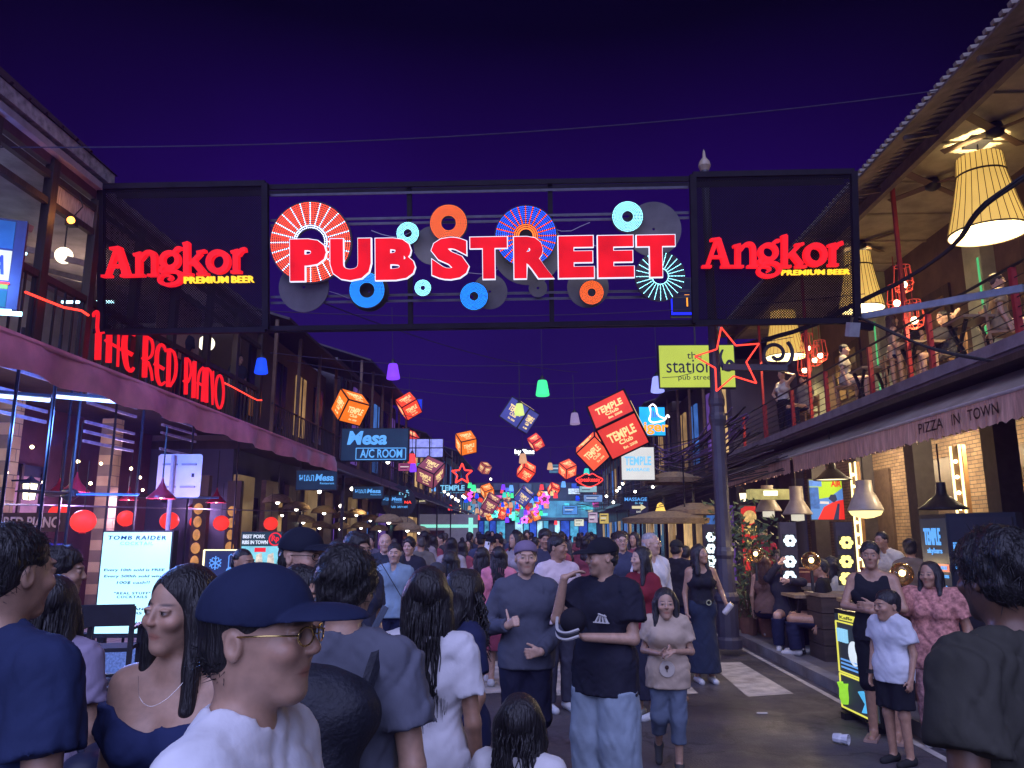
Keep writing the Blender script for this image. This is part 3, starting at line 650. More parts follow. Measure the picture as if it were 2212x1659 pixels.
LANT = [(565, 790, 30, 'blue'), (850, 802, 30, 'violet'), (1172, 838, 30, 'green'), (1420, 830, 30, 'lavender'), (826, 938, 19, 'yellow'), (1122, 884, 22, 'lime'), (1242, 904, 22, 'mauve'), (890, 990, 18, 'red'), (893, 1010, 16, 'violet'), (1130, 990, 18, 'peach'), (1188, 1007, 13, 'peach'), (1296, 976, 17, 'slate'), (1293, 995, 15, 'blue'), (1267, 1020, 14, 'teal'),
 (937, 1055, 10, 'sky'), (951, 1062, 9, 'green'), (1015, 1048, 10, 'green'), (1023, 1054, 12, 'green'), (1007, 1080, 9, 'blue'), (1030, 1071, 9, 'blue'), (1087, 1052, 10, 'violet'), (1104, 1054, 11, 'sky'), (1170, 1052, 10, 'red'), (1217, 1046, 11, 'sky'), (1130, 1072, 10, 'sky'), (1200, 1070, 10, 'red'), (1014, 1097, 7.5, 'peach'), (1030, 1093, 9, 'grey'), (1086, 1090, 8, 'blue'), (1091, 1090, 7.5, 'green'), (1117, 1094, 8, 'blue'), (1160, 1079, 8, 'sky'), (1171, 1095, 8, 'blue'), (1024, 1083, 9, 'brown'), (1126, 1095, 7.5, 'green'), (1192, 1066, 8, 'yellow')]
for i, l in enumerate(LANT): lantern(*l, i, up=(1.2 if l[2] > 25 else None))

# ================================================================== club cubes
CCOL = dict(orange=(1, .20, .012), scarlet=(1, .075, .03), red=(.80, .055, .045), mauve=(.30, .075, .13), brick=(.5, .10, .06), navy=(.075, .085, .38), tomato=(1, .12, .05))
mCream = emit('cube_lettering', (1, .72, .32), 1.15, .05, sample=False)
panel_me = {}; 
bmx = bmesh.new(); 
pan = MB().ab((-.455, -.5, -.455), (.455, -.485, .455))
tx = MB(); text(tx, 'TEMPLE', (0, .10), .66, .26, -.508, .008, .03); text(tx, 'Club', (.02, -.12), None, .13, -.508, .008, .022); text(tx, 'Est. 2008', (.06, -.30), .34, .075, -.508, .008, .012)
txm = tx.mesh('lettering'); txm.materials.append(mCream)
fr_ = MB()
for a in (-.48, .48):
    for b in (-.48, .48):
        fr_.box((0, a, b), (1, .045, .045)); fr_.box((a, 0, b), (.045, 1, .045)); fr_.box((a, b, 0), (.045, .045, 1))
frm = fr_.mesh('edge_frame'); frm.materials.append(mBlack)
ROTS = [(0, 0, 0), (0, 0, R(90)), (0, 0, R(180)), (0, 0, R(-90)), (R(-90), 0, 0), (R(90), 0, 0)]
CNAME = dict(orange='orange', scarlet='bright scarlet', red='red', mauve='dusky mauve', brick='dull brick red', navy='navy blue', tomato='tomato red')
def cube(px, py, w, col, rx, ry, rz, size=None):
    Y = min(1.08 * F / w, 66); a = size or (w * Y / F / 1.42)
    if size: Y = size * 1.42 * F / w
    c = P(px, py, Y)
    if w > 100: lab = 'biggest red club cube hanging beside the tiger sign'
    elif w > 34: lab = f'{CNAME[col]} lettered club cube hung by a corner over the crowd'
    else: lab = f'small far {CNAME[col]} club cube in the bright cluster at the street end'
    o = thing('club_cube', lab, 'cube lantern', c, (R(rx), R(ry), R(rz)), 'club cubes strung over the street'); o.scale = (a, a, a)
    k = col
    if k not in panel_me:
        me = pan.mesh('panel'); me.materials.append(emit('cube_' + k, CCOL[k], {'mauve': .8, 'navy': .8, 'brick': .8}.get(k, 1.0), .18, 1.2)); panel_me[k] = me
    link('edge_frame', frm, None, o)
    if w > 30:
        up_ = o.rotation_euler.to_matrix().inverted() @ Vector((0, 0, 1)); MB().tube([up_ * .6, up_ * 1.9], .008 / a, 4).build('cord', mCable, o)
    for r_ in ROTS:
        p = link('panel', panel_me[k], None, o, rot=r_)
        if w > 15: link('lettering', txm, None, p)
CUB = [(757, 880, 78, 'orange', 35, 8, 42), (883, 877, 55, 'scarlet', 42, -32, 12), (880, 950, 50, 'red', 34, 12, 40), (930, 1020, 62, 'mauve', 42, 24, -14), (1007, 957, 52, 'orange', 38, -14, 20), (1047, 1011, 28, 'brick', 35, 0, 45), (1122, 897, 76, 'navy', -8, 34, -28),
 (1158, 955, 36, 'red', 40, -34, 8), (1137, 1018, 43, 'scarlet', 42, 28, 20), (1226, 1013, 40, 'tomato', 38, -22, 28), (1335, 917, 132, 'red', 46, -24, -12), (1283, 975, 80, 'tomato', 24, -40, -20), (1053, 1061, 32, 'orange', 40, -20, 20), (1060, 1087, 42, 'mauve', 30, 30, 10), (1095, 1074, 20, 'mauve', 35, 0, 45), (1132, 1072, 44, 'navy', 20, 38, 5), (1169, 1068, 17, 'orange', 35, 10, 40),
 (1196, 1057, 28, 'scarlet', 40, 20, 20), (1157, 1113, 24, 'orange', 30, -20, 10), (1045, 1107, 22, 'mauve', 35, 5, 42), (1057, 1117, 16, 'orange', 30, -25, 20), (1083, 1107, 22, 'scarlet', 20, 20, 30), (985, 1049, 19, 'scarlet', 40, 30, 10), (1008, 1068, 15, 'tomato', 30, 10, 40), (935, 1068, 19, 'orange', 10, -28, 10), (1038, 1080, 12, 'scarlet', 20, 20, 30), (1119, 1086, 14, 'tomato', 30, 20, 20), (1089, 1094, 20, 'orange', 25, -20, 30), (1100, 1100, 13, 'scarlet', 20, 10, 30), (1140, 1096, 13, 'red', 30, 20, 10), (1070, 1095, 13, 'scarlet', 10, 30, 20), (1178, 1080, 14, 'mauve', 30, 10, 30)]
for k in CUB: cube(*k)
r9 = random.Random(17)
for k in range(46):
    u = r9.random(); px = 1090 + r9.gauss(0, 62); py = 1062 + 62 * u + r9.uniform(-8, 8)
    if k % 3 == 0: cube(px, py, r9.uniform(12, 15), r9.choice(('orange', 'scarlet', 'tomato', 'red', 'mauve')), r9.uniform(15, 45), r9.uniform(-30, 30), r9.uniform(0, 45))
    else: lantern(px, py, r9.uniform(7.6, 10), r9.choice(('blue', 'green', 'sky', 'red', 'violet', 'teal', 'peach', 'lime')), 0)
# ================================================================== wires across the street
wires = [((0, 312), (-6.5, 9.0), (2212, 182), (6.1, 8.9), .1, 'thin cable crossing the night sky above the gantry'),]
def span(a, b, sag, r, label, m=None, grp=None):
    a, b = Vector(a), Vector(b); pts = []
    for i in range(17):
        t = i / 16; p = a.lerp(b, t); p.z -= sag * 4 * t * (1 - t); pts.append(p)
    return tag(MB().tube(pts, r, 5).build('cable', m or mCable), label, 'cable', grp)
mWire = mat('grey_lit_wire', (.05, .04, .07), .7, spec=.1)
span(PX(0, 318, -6.6), PX(2070, 190, 6.0), .25, .008, 'thin cable crossing the night sky above the gantry', mWire)
for Y, z0, z1, s_ in ((14, 5.95, 6.1, .3), (18, 6.0, 6.3, .5), (19.3, 6.1, 6.0, .6), (24, 6.6, 6.4, .6), (32, 6.8, 6.8, .7), (42, 7, 7, .7)):
    span((-6.3, Y, z0), (6.2, Y, z1), s_, .006 + Y * .00016, 'slack grey wire slung across the street past the gantry', mWire, 'wires slung across the street')
span((-3.2, 11.4, 5.2), (1.2, 20, 5.9), .2, .008, 'long slack wire running up the street under the gantry', mWire)
# thick black cable bundles by the right balcony
cbun = thing('cable_bundle', 'thick tangled black cable bundle sagging past the big lampshade', 'cable', PX(1850, 690, 5.2))
def bundle(o, p, n, r, seed, sp=.035):
    rr = random.Random(seed)
    for k in range(n):
        ph = rr.uniform(0, 6.3); pts = []
        cm = catmull([tuple(q) for q in p], 5)
        for i, q in enumerate(cm):
            pts.append(Vector(q) - o.location + Vector((sp * math.cos(ph + i * .5), sp * math.sin(ph + i * .33), sp * math.sin(ph + i * .6))))
        MB().tube(pts, r, 5).build('cable_strand', mCable, o)
bundle(cbun, [P(1650, 735, 13.0), P(1760, 700, 12.2), P(1850, 655, 11.4), P(1960, 600, 10.6), P(2060, 530, 9.9), P(2130, 440, 9.3), P(2300, 330, 8.6)], 6, .016, 1)
cb2 = thing('cable_bundle', 'straight black cable running down from the gantry end across the balcony edge', 'cable', P(1850, 685, 11))
bundle(cb2, [P(1850, 685, 11.0), P(1935, 720, 10.4), P(2060, 765, 9.8), P(2230, 800, 9.2)], 3, .018, 2, .015)
cb3 = thing('cable_bundle', 'violet-lit tangle of cables along the far balcony', 'cable', P(1700, 900, 22))
mVio = mat('violet_lit_cable', (.2, .13, .3), .5)  # violet light put into the colour of every other strand
rr = random.Random(8)
for k in range(22):
    p0 = P(1375 + rr.uniform(0, 60), 985 + rr.uniform(-25, 25), 26); p1 = P(1560 + rr.uniform(-20, 60), 905 + rr.uniform(-40, 35), 19.5); pts = []
    for i in range(13):
        t = i / 12; q = p0.lerp(p1, t); q.z -= (.15 + .5 * rr.random() * 0 + .03 * k) * 4 * t * (1 - t); q.x += .02 * math.sin(i + k); pts.append(q - cb3.location)
    MB().tube(pts, .018, 4).build('cable_strand', mVio if k % 2 else mCable, cb3)
cb4 = thing('cable_bundle', 'many dark cables strung under the eaves below the massage lightbox', 'cable', P(1500, 1000, 20))
for k in range(26):
    p0 = P(1240 + rr.uniform(-10, 40), 1085 + rr.uniform(-30, 20), 46); p1 = P(1640 + rr.uniform(-10, 80), 960 + rr.uniform(-30, 60), 15.5); pts = []
    for i in range(13):
        t = i / 12; q = p0.lerp(p1, t); q.z -= (.1 + .02 * k) * 4 * t * (1 - t); pts.append(q - cb4.location)
    MB().tube(pts, .014, 4).build('cable_strand', mCable if k % 3 else mat('grey_cable', (.12, .1, .12), .6), cb4)

# ================================================================== signs
def board(name, label, cat, px0, py0, px1, py1, Y, m, depth=.1, rz=0., frame=None):
    a, b = P(px0, py0, Y), P(px1, py1, Y); c = (a + b) / 2; o = thing(name, label, cat, c, (0, 0, rz))
    w, h = b.x - a.x, a.z - b.z
    MB().ab((-w/2, 0, -h/2), (w/2, depth, h/2)).build('housing', frame or mBlack, o)
    MB().ab((-w/2 + .02, -.012, -h/2 + .02), (w/2 - .02, -.001, h/2 - .02)).build('face', m, o)
    return o, w, h
def letters(o, s, c, w, h, m, off=.01, y=-.02, d=.012, nm='lettering', **k):
    t = MB(); text(t, s, c, w, h, y, d, off, **k); return t.build(nm, m, o)
# the station
mLime = emit('lime_lightbox', (.62, .74, .09), .78, .1, 1.2)
mInk = mat('dark_ink', (.02, .02, .05), .6)
o, w, h = board('hanging_lightbox', 'lime green lightbox reading the station pub street behind the red star', 'sign', 1421, 745, 1591, 838, 16.5, mLime, .16)
letters(o, 'the', (-.03 * w, .25 * h), .19 * w, .16 * h, mInk, .0); letters(o, 'station', (-.10 * w, -.0 * h), .60 * w, .30 * h, mInk, .0); letters(o, 'pub street', (-.02 * w, -.27 * h), .46 * w, .15 * h, mInk, -.002)
m = MB()
for k, (x0, x1, z0, z1) in enumerate(((-.46, -.25, -.26, -.24), (-.25, -.05, -.24, -.15))): stroke(m, [(x0 * w, z0 * h), (x1 * w, z1 * h)], .012, lambda u, v: (u, -.02, v), (0, .008, 0))
for k in range(2): stroke(m, [(.34 * w, .38 * h), (.30 * w, .2 * h), (.33 * w, .0), (.40 * w, -.08 * h), (.46 * w, .02 * h), (.42 * w, .12 * h), (.38 * w, .05 * h)], [.02, .05, .09, .1, .07, .05, .03], lambda u, v, k=k: (u + k * .02, -.02 - k * .002, v), (0, .008, 0))
m.build('scroll_ornament', mInk, o)
MB().beam((0, .08, h / 2), (0, .08, h / 2 + .8), .03).build('hanger', mBlack, o)
# tiger neon
mTB = emit('beer_neon_blue', (.02, .45, 1), 1.2, .2, 4); mTW = emit('neon_white', (.95, .9, 1), 2.2, 0); mTO = emit('neon_orange', (1, .33, .02), 1.5, .1)
o, w, h = board('beer_neon_sign', 'blue neon beer sign with orange lettering and a striped big cat', 'sign', 1378, 878, 1440, 942, 17, mTB, .1, R(6))
letters(o, 'iger', (.12 * w, -.25 * h), .9 * w, .42 * h, mTO, .03, -.05)
m = MB(); stroke(m, [(-.1*w, .5*h), (-.05*w, .25*h), (-.12*w, .05*h), (0, -.05*h), (.25*w, -.02*h), (.45*w, .05*h), (.55*w, .2*h), (.62*w, .12*h)], .035, lambda u, v: (u, -.05, v), (0, .02, 0))
stroke(m, [(-.1*w, .48*h), (.02*w, .56*h), (.14*w, .46*h), (.2*w, .2*h), (.45*w, .08*h)], .03, lambda u, v: (u, -.054, v), (0, .02, 0)); m.build('neon_outline', mTW, o)
m = MB()
for k in range(5): stroke(m, [((-.05 + k * .07) * w, .12 * h), ((-.03 + k * .07) * w, (.38 - k * .05) * h)], .018, lambda u, v: (u, -.058, v), (0, .02, 0))
m.build('stripe', emit('neon_violet_blue', (.1, .12, .75), 1.2, 0), o)
# massage / speakeasy etc
mPaleW = emit('pale_lightbox', (.72, .72, .68), .95, .1, 1.5)
o, w, h = board('hanging_lightbox', 'off-white lightbox with pale blue massage lettering above the bulb-hung eaves', 'sign', 1340, 965, 1416, 1038, 20, mPaleW, .12)
mPaleB = emit('pale_blue_letter', (.22, .62, .9), 1.0, .05)
letters(o, 'TEMPLE', (0, .08 * h), .78 * w, .26 * h, mPaleB, .03); letters(o, 'MASSAGE', (0, -.18 * h), .68 * w, .1 * h, mPaleB, .02)
o, w, h = board('neon_sign', 'red neon lips sign reading speakeasy', 'neon sign', 1245, 1025, 1301, 1050, 24, mBlack, .04)
m = MB(); n_ = emit('neon_red_thin', (1, .06, .05), 1.7, 0)
lips = [(-1, .1), (-.6, .55), (-.25, .95), (0, .75), (.25, .95), (.6, .55), (1, .1), (.6, -.55), (0, -.95), (-.6, -.55)]
stroke(m, [(a * w * .52, b * h * .6) for a, b in lips], .032, lambda u, v: (u, -.04, v), (0, .03, 0), True, True); m.build('neon_outline', n_, o)
letters(o, 'speakeasy', (0, 0), w * .86, h * .5, n_, .02, -.06)
mDkSign = mat('dark_sign_face', (.015, .02, .035), .5, .2)
mMesaB = emit('mesa_blue', (.12, .42, .95), 1.0, .15, 3); mMesaF = emit('mesa_dark_face', (.018, .05, .12), .5, .3, 2, base=(.02, .03, .05))
o, w, h = board('hanging_lightbox', 'large dark hanging sign with blue Mesa script and boxed A/C ROOM', 'sign', 738, 925, 882, 996, 19, mMesaF, .15)
letters(o, 'Mesa', (-.1 * w, .2 * h), .58 * w, .42 * h, mMesaB, .035, shear=.18); letters(o, 'A/C ROOM', (.1 * w, -.27 * h), .62 * w, .26 * h, mMesaB, .02)
m = MB(); bx = [(-.27, -.11), (.46, -.11), (.46, -.45), (-.27, -.45)]
for i in range(4): stroke(m, [(bx[i][0] * w, bx[i][1] * h), (bx[(i + 1) % 4][0] * w, bx[(i + 1) % 4][1] * h)], .02, lambda u, v, i=i: (u, -.02 - .002 * i, v), (0, .01, 0))
m.build('lettering_box', mMesaB, o)
for i, (a, b, c, d, Y, lab) in enumerate(((640, 1015, 728, 1059, 17.5, 'larger dark restaurant sign with blue Khmer and Mesa lettering under the canopy end'), (762, 1050, 828, 1078, 21.5, 'second dark restaurant sign with blue Khmer and Mesa lettering'), (824, 1069, 872, 1092, 25, 'small lit restaurant sign with Khmer and Mesa lettering beside the round sign'))):
    o, w, h = board('restaurant_sign', lab, 'sign', a, b, c, d, Y, mMesaF, .08)
    letters(o, 'មេសា', (-.24 * w, .1 * h), .36 * w, .3 * h, mMesaB, .008); letters(o, 'Mesa', (.2 * w, .12 * h), .44 * w, .34 * h, mMesaB, .03, shear=.15); letters(o, 'Restaurant', (.26 * w, -.16 * h), .34 * w, .1 * h, mMesaB, .006)
    for sx_ in (-1, 1): MB().beam((sx_ * w * .4, .04, h / 2), (sx_ * w * .4, .04, h / 2 + .3), .015).build('hanger', mBlack, o)
# round red-blue sign
c = P(862, 1085, 27); o = thing('round_sign', 'dark round bar sign with red and blue lettering', 'sign', c); r_ = wpx(36, 27)
MB().lathe([(.001, -.04), (r_, -.04), (r_, .06), (.001, .06)], 28, axis='y').build('disc', mDkSign, o)
letters(o, 'KANELL NA', (0, .0), r_ * 1.5, r_ * .16, mNeonR, .01, -.06); letters(o, 'Pub Street', (0, -r_ * .25), r_ * 1.1, r_ * .18, mMesaB, .01, -.06); letters(o, 'ញាំ', (.3 * r_, r_ * .5), r_ * .6, r_ * .45, mPaleB, .01, -.06)
# massage arrow sign right
o, w, h = board('hanging_sign', 'dark sign with blue massage lettering and an arrow plate', 'sign', 1345, 1072, 1402, 1102, 22, mDkSign, .06)
letters(o, 'MASSAGE', (0, .28 * h), .86 * w, .26 * h, mMesaB, .015); letters(o, 'EXIT', (.1 * w, -.62 * h), .18 * w, .12 * h, mPaleW, .01, -.04)
m = MB().ab((-.24 * w, -.03, -.75 * h), (.46 * w, -.022, .08 * h)); m.build('arrow_plate', mat('navy_plate', (.03, .03, .08), .5), o)
m = MB().prism([(-.16*w, -.2*h), (.18*w, -.2*h), (.18*w, -.06*h), (.38*w, -.3*h), (.18*w, -.54*h), (.18*w, -.4*h), (-.16*w, -.4*h)], -.04, -.032); m.build('arrow', emit('cream_arrow', (.8, .7, .4), .9, 0), o)
letters(o, 'Dr. Fish', (.12 * w, .0 * h), .3 * w, .13 * h, mPaleB, .006, -.04)
# billboard screens far left, bright white letters, etc.
o, w, h = board('led_screen', 'pale blue video screen split in tiles behind the Mesa sign', 'screen', 868, 948, 957, 988, 34, emit('screen_blue', (.32, .36, .95), .95, .35, 6), .1)
for k in range(3): MB().ab(((-.5 + .33 * k) * w, -.02, -.5 * h), ((-.5 + .33 * k) * w + .05, -.013, .5 * h)).build('seam', mBlack, o)
MB().ab((-.5 * w, -.024, -.02), (.5 * w, -.013, .03)).build('seam', mBlack, o)
o, w, h = board('rooftop_sign', 'glaring white letters on the dark rooftop at the street end', 'sign', 1112, 970, 1154, 984, 60, mBlack, .1)
letters(o, 'Ivy Blanc', (0, 0), w, h * .9, emit('glare_white', (.95, .95, 1), 4, 0), .03, -.05)
o, w, h = board('temple_sign', 'blue temple shaped sign behind the dusky mauve cube', 'sign', 950, 1046, 1005, 1066, 45, mDkSign, .1)
letters(o, 'TEMPLE', (0, .1 * h), .95 * w, .6 * h, mPaleB, .03, -.05); letters(o, 'Sky Bar and Grand Cafe', (0, -.42 * h), .95 * w, .14 * h, mPaleB, .004, -.05)
for lab, a, b, c, d, Y, col, st in (('tall blue screen with white writing near the speakeasy lips', 1186, 1003, 1218, 1022, 48, (.1, .3, .45), .6), ('pale hanging board near the lips sign', 1251, 1045, 1290, 1064, 36, (.35, .62, .68), .7), ('rounded blue-grey lit board', 1260, 1068, 1302, 1085, 32, (.2, .35, .7), .7), ('blue board with ribs under the rounded lit board', 1215, 1092, 1248, 1112, 40, (.1, .32, .8), .8), ('pale slatted lightbox over the far pavement', 1240, 1121, 1262, 1137, 38, (.8, .8, .62), .9),
                             ('small pink and blue poster sign', 1270, 1106, 1292, 1130, 30, (.6, .45, .6), .7), ('yellow beer roundel sign', 1294, 1108, 1316, 1132, 30, (.8, .6, .15), .6), ('dark sign with pale arrow above the far white awning', 897, 1075, 922, 1089, 40, (.1, .08, .1), .5), ('cyan teal hanging sign', 900, 1000, 915, 1013, 36, (.1, .6, .6), .9), ('pink oval sign beside the dark roof', 860, 1000, 893, 1018, 34, (.5, .1, .25), .6), ('tall deep blue upper window beyond the Mesa sign', 895, 862, 912, 890, 36, (.01, .04, .8), .8), ('small cyan upper window beyond the Mesa sign', 862, 863, 887, 880, 36, (.05, .35, .6), .6), ('blue and orange letter board behind the gantry', 1446, 600, 1497, 684, 14.5, (.004, .006, .05), .4)):
    o, w, h = board('lit_sign', lab, 'sign', a, b, c, d, Y, emit('sign_' + lab[:18].replace(' ', '_'), col, st, .25, 5), .08)
    if 'letter board' in lab:
        letters(o, 'T', (.25 * w, -.1 * h), .22 * w, .3 * h, mTO, .04, -.04)
        e_ = emit('board_blue_edge', (.01, .02, 1), 1.6, 0)
        MB().ab((-.48 * w, -.03, -.46 * h), (.48 * w, -.015, -.40 * h)).build('edge_strip', e_, o); MB().ab((-.48 * w, -.03, -.40 * h), (-.42 * w, -.015, -.05 * h)).build('edge_strip', e_, o)
    elif 'arrow' in lab:
        MB().prism([(-.35*w, 0), (-.1*w, .25*h), (-.1*w, .1*h), (.35*w, .1*h), (.35*w, -.1*h), (-.1*w, -.1*h), (-.1*w, -.25*h)], -.04, -.02).build('arrow', MATS['cream_arrow'], o)
    elif Y < 50 and 'window' not in lab:
        for k in range(3): MB().ab((-.35 * w, -.03, (.22 - .22 * k) * h), (.3 * w - .1 * k * w, -.014, (.30 - .22 * k) * h)).build('text_bar', mPaleW if k % 2 else mInk, o)
neon_star('red neon star outline hanging between mauve and orange cubes', 998, 1024, 23, 30, mNeonR, 0, .45, .03)
neon_star('small pink neon star in the far cluster', 1176, 1078, 13, 50, emit('pink_neon', (1, .08, .75), 2, 0), R(8), .45, .05)
neon_star('tiny cyan neon star in the far cluster', 1068, 1110, 9, 60, emit('mint_neon', (.1, 1, .7), 2, 0), R(8), .5, .07)
neon_star('tiny violet neon star low over the far crowd', 1133, 1123, 8, 62, emit('violet_neon', (.7, .15, 1), 2, 0), 0, .5, .07)
def cross(label, px, py, s_, Y, m):
    c = P(px, py, Y); o = thing('pharmacy_cross', label, 'cross sign', c); a = wpx(s_, Y)
    MB().prism([(-a*.35, a), (a*.35, a), (a*.35, a*.35), (a, a*.35), (a, -a*.35), (a*.35, -a*.35), (a*.35, -a), (-a*.35, -a), (-a*.35, -a*.35), (-a, -a*.35), (-a, a*.35), (-a*.35, a*.35)], -.1, .1).build('lit_face', m, o)
    MB().beam((0, .1, a), (0, .1, a + .5), .04).build('bracket', mBlack, o)
cross('glowing turquoise cross sign over the far shop front', 1109, 1115, 9, 64, emit('turquoise_cross', (.12, 1, .75), 1.8, .1))
# pink squiggle neon
def squig(label, px, py, s_, Y):
    c = P(px, py, Y); a = wpx(s_, Y); o = thing('neon_squiggle', label, 'neon sign', c)
    MB().tube([tuple(q) for q in catmull([(0, 0, a), (.3*a, 0, .5*a), (-.4*a, 0, .2*a), (.3*a, 0, -.2*a), (-.3*a, 0, -.5*a), (.1*a, 0, -a)], 4)], .07, 5).build('neon_tube', MATS['pink_neon'], o)
    MB().beam((0, .05, a), (0, .05, a + .6), .03).build('hanger', mBlack, o)
squig('curly pink neon squiggle beside the green lanterns', 1016, 1070, 12, 50); squig('curly pink neon squiggle beside the low orange cube', 1158, 1102, 12, 55)

# THE RED PIANO sign --------------------------------------------------------
mPia = emit('script_red', (1, .012, .018), 1.0, .1, 2)
rp = thing('restaurant_script_sign', 'tall red art-nouveau letters reading The Red Piano on the balcony rail', 'sign', (LX + .1, 13.5, 4.3))
def rpm(u, v, x): p = PX((300 + u * .3617) / 1.8517, (1200 + v * .3617) / 1.8517, x); return (p.x - rp.location.x, p.y - rp.location.y, p.z - rp.location.z)
PIA = {'T': [([(213, 190), (214, 152), (245, 128), (258, 160), (252, 300), (262, 372)], [18, 30, 32, 34, 34, 34]), ([(265, 368), (257, 662)], 66), ([(266, 372), (330, 360)], 22)],
 'H': [([(386, 330), (376, 695)], 60), ([(490, 330), (477, 738)], 24), ([(400, 480), (492, 532)], 30), ([(335, 440), (370, 470)], 24)],
 'E': [([(575, 330), (552, 450), (556, 600), (580, 740), (625, 785), (655, 745)], [50, 62, 60, 46, 34, 26]), ([(508, 535), (640, 606)], 44), ([(580, 350), (672, 390)], 30)],
 'R': [([(787, 395), (773, 858)], 54), ([(800, 405), (850, 445), (867, 525), (850, 615), (795, 660)], [20, 28, 28, 26, 20]), ([(812, 680), (845, 780), (860, 892)], [20, 26, 22]), ([(742, 640), (790, 665)], 22)],
 'E2': [([(1010, 575), (985, 510), (945, 500), (915, 570), (908, 700), (915, 850), (950, 935), (1003, 905)], [18, 30, 36, 42, 42, 40, 32, 20]), ([(880, 700), (990, 765)], 36)],
 'D': [([(1046, 535), (1034, 962)], 42), ([(1050, 540), (1100, 585), (1122, 700), (1110, 850), (1055, 960)], [18, 28, 30, 30, 18])],
 'P': [([(1236, 635), (1228, 1045)], 38), ([(1245, 640), (1278, 690), (1286, 800), (1262, 895), (1240, 920)], [14, 20, 20, 18, 14]), ([(1200, 890), (1236, 925)], 18)],
 'I': [([(1326, 678), (1314, 1084)], 42)],
 'A': [([(1358, 1096), (1365, 900), (1385, 790), (1425, 742)], [16, 20, 22, 22]), ([(1436, 745), (1416, 1125)], 36), ([(1352, 908), (1420, 948)], 24)],
 'N': [([(1463, 745), (1458, 1135)], 34), ([(1470, 752), (1506, 800), (1520, 950), (1525, 1160)], [16, 22, 20, 16]), ([(1534, 785), (1527, 1160)], 13)],
 'O': [('ring',)]}
for ch, st in PIA.items():
    m = MB()
    for i, k in enumerate(st):
        fm = lambda u, v, i=i: rpm(u, v, LX + .16 + .004 * i)
        if k[0] == 'ring':
            pts = [(1602 + 44 * math.cos(a) - .06 * 0, 1015 + 182 * math.sin(a)) for a in np.linspace(0, 2 * math.pi, 40, endpoint=False)]
            stroke(m, pts, 24, fm, (-.015, 0, 0), False, True)
        else: stroke(m, k[0], k[1], fm, (-.015, 0, 0))
    m.build('letter', mPia, rp)
for lab, pts, cs in (('thin red neon tube trailing off the last letter along the balcony', [(1648, 915), (1740, 960), (1850, 1020), (1960, 1080), (2020, 1108), (2065, 1108)], 0), ):
    w3 = [Vector(rpm(u, v, LX + .12)) + rp.location for u, v in pts]; tag(MB().tube(w3, .016, 6).build('neon_tube', mNeonR), lab, 'neon tube')
w3 = [PX(x, y, LX + .12) for x, y in ((55, 631), (92, 646), (138, 664), (176, 671), (191, 681))]; tag(MB().tube(w3, .018, 6).build('neon_tube', mNeonR), 'thin red neon tube leading from the card sign to the script sign', 'neon tube')
# card lightbox on the far left, with tubes
c = PX(8, 565, -6.1); o = thing('card_lightbox', 'blue and yellow lit card sign jutting from the maroon-roofed restaurant', 'sign', c, (0, 0, R(24))); o.scale = (.72, .72, .9)
MB().ab((-.9, 0, -.62), (.26, .12, .58)).build('housing', mat('navy_metal', (.015, .02, .06), .4), o)
MB().ab((-.88, -.012, .18), (.1, -.001, .55)).build('face', emit('card_blue', (.02, .10, .28), .9, .4, 3), o); MB().ab((-.88, -.012, -.25), (.1, -.001, .15)).build('face', emit('card_cream', (.8, .72, .42), .85, .1), o)
MB().ab((-.88, -.012, -.36), (.1, -.001, -.28)).build('face', emit('card_green', (.3, .65, .08), .9, .1), o); MB().ab((-.88, -.012, -.6), (.1, -.001, -.38)).build('face', emit('card_teal', (.01, .16, .2), .8, .2), o)
letters(o, 'VISA', (-.23, -.05), .56, .26, mat('card_navy', (.01, .02, .12), .5), .03, -.02, shear=.2)
MB().tube([(-.88, -.03, -.3), (.12, -.03, -.29)], .015, 6).build('neon_strip', mNeonR, o)
for k in range(2): MB().tube([(-.8, -.1 - .2 * k, -.72 - .04 * k), (.2 + .15 * k, -.05, -.66 - .02 * k)], .03, 8).build('strip_tube', mCyanB, o)
lamp(o, (-.3, -.7, -.2), 160, (.12, .28, 1), .3)
# ================================================================== far street
fe = thing('shop_building', 'cyan-lit shop building closing the street end behind the crowd', 'building', (0, 72, 0))
MB().ab((-16, 0, -.1), (16, 6, 6.4)).build('wall', mat('teal_plaster', (.03, .035, .05), .8, .3, .5), fe)
mCy = emit('shop_cyan', (.10, .50, .75), .65, .7, 2.5); mCy2 = emit('shop_pale', (.45, .8, .9), .95, .6, 2.5); mCy3 = emit('shop_blue', (.03, .10, .6), .75, .6, 2.5)
MB().ab((-7, -.6, 3.2), (8.5, -.05, 4.7)).build('fascia', emit('fascia_cyan', (.10, .36, .55), .5, .7, 1.2), fe)
MB().ab((-7, -.9, 2.95), (8.5, -.1, 3.2)).build('fascia_edge', mat('dark_trim', (.03, .03, .05), .6), fe)
x = -6.6; k = 0
r4 = random.Random(4)
while x < 8:
    w = r4.uniform(.35, .8); MB().ab((x, -.2, .2), (x + w, -.05, 2.9)).build('shop_window', (mCy, mCy2, mCy3, mat('shop_dark', (.05, .07, .1), .4))[[0, 3, 1, 2, 0, 2, 0, 3, 1, 0, 2, 1][k % 12]], fe); x += w + .1; k += 1
for i in range(26):
    a = r4.uniform(-6.8, 7.6); z = r4.uniform(2.6, 5.6); w2 = r4.uniform(.3, 1.1); MB().ab((a, -1.0 - .02 * i, z), (a + w2, -.95 - .02 * i, z + r4.uniform(.18, .6))).build('small_sign', emit('far_sign_%d' % (i % 7), [(.9, .2, .1), (.1, .7, .8), (.85, .75, .5), (.1, .2, .9), (.8, .1, .5), (.2, .8, .4), (.7, .8, .9)][i % 7], .8, .6, 4), fe)
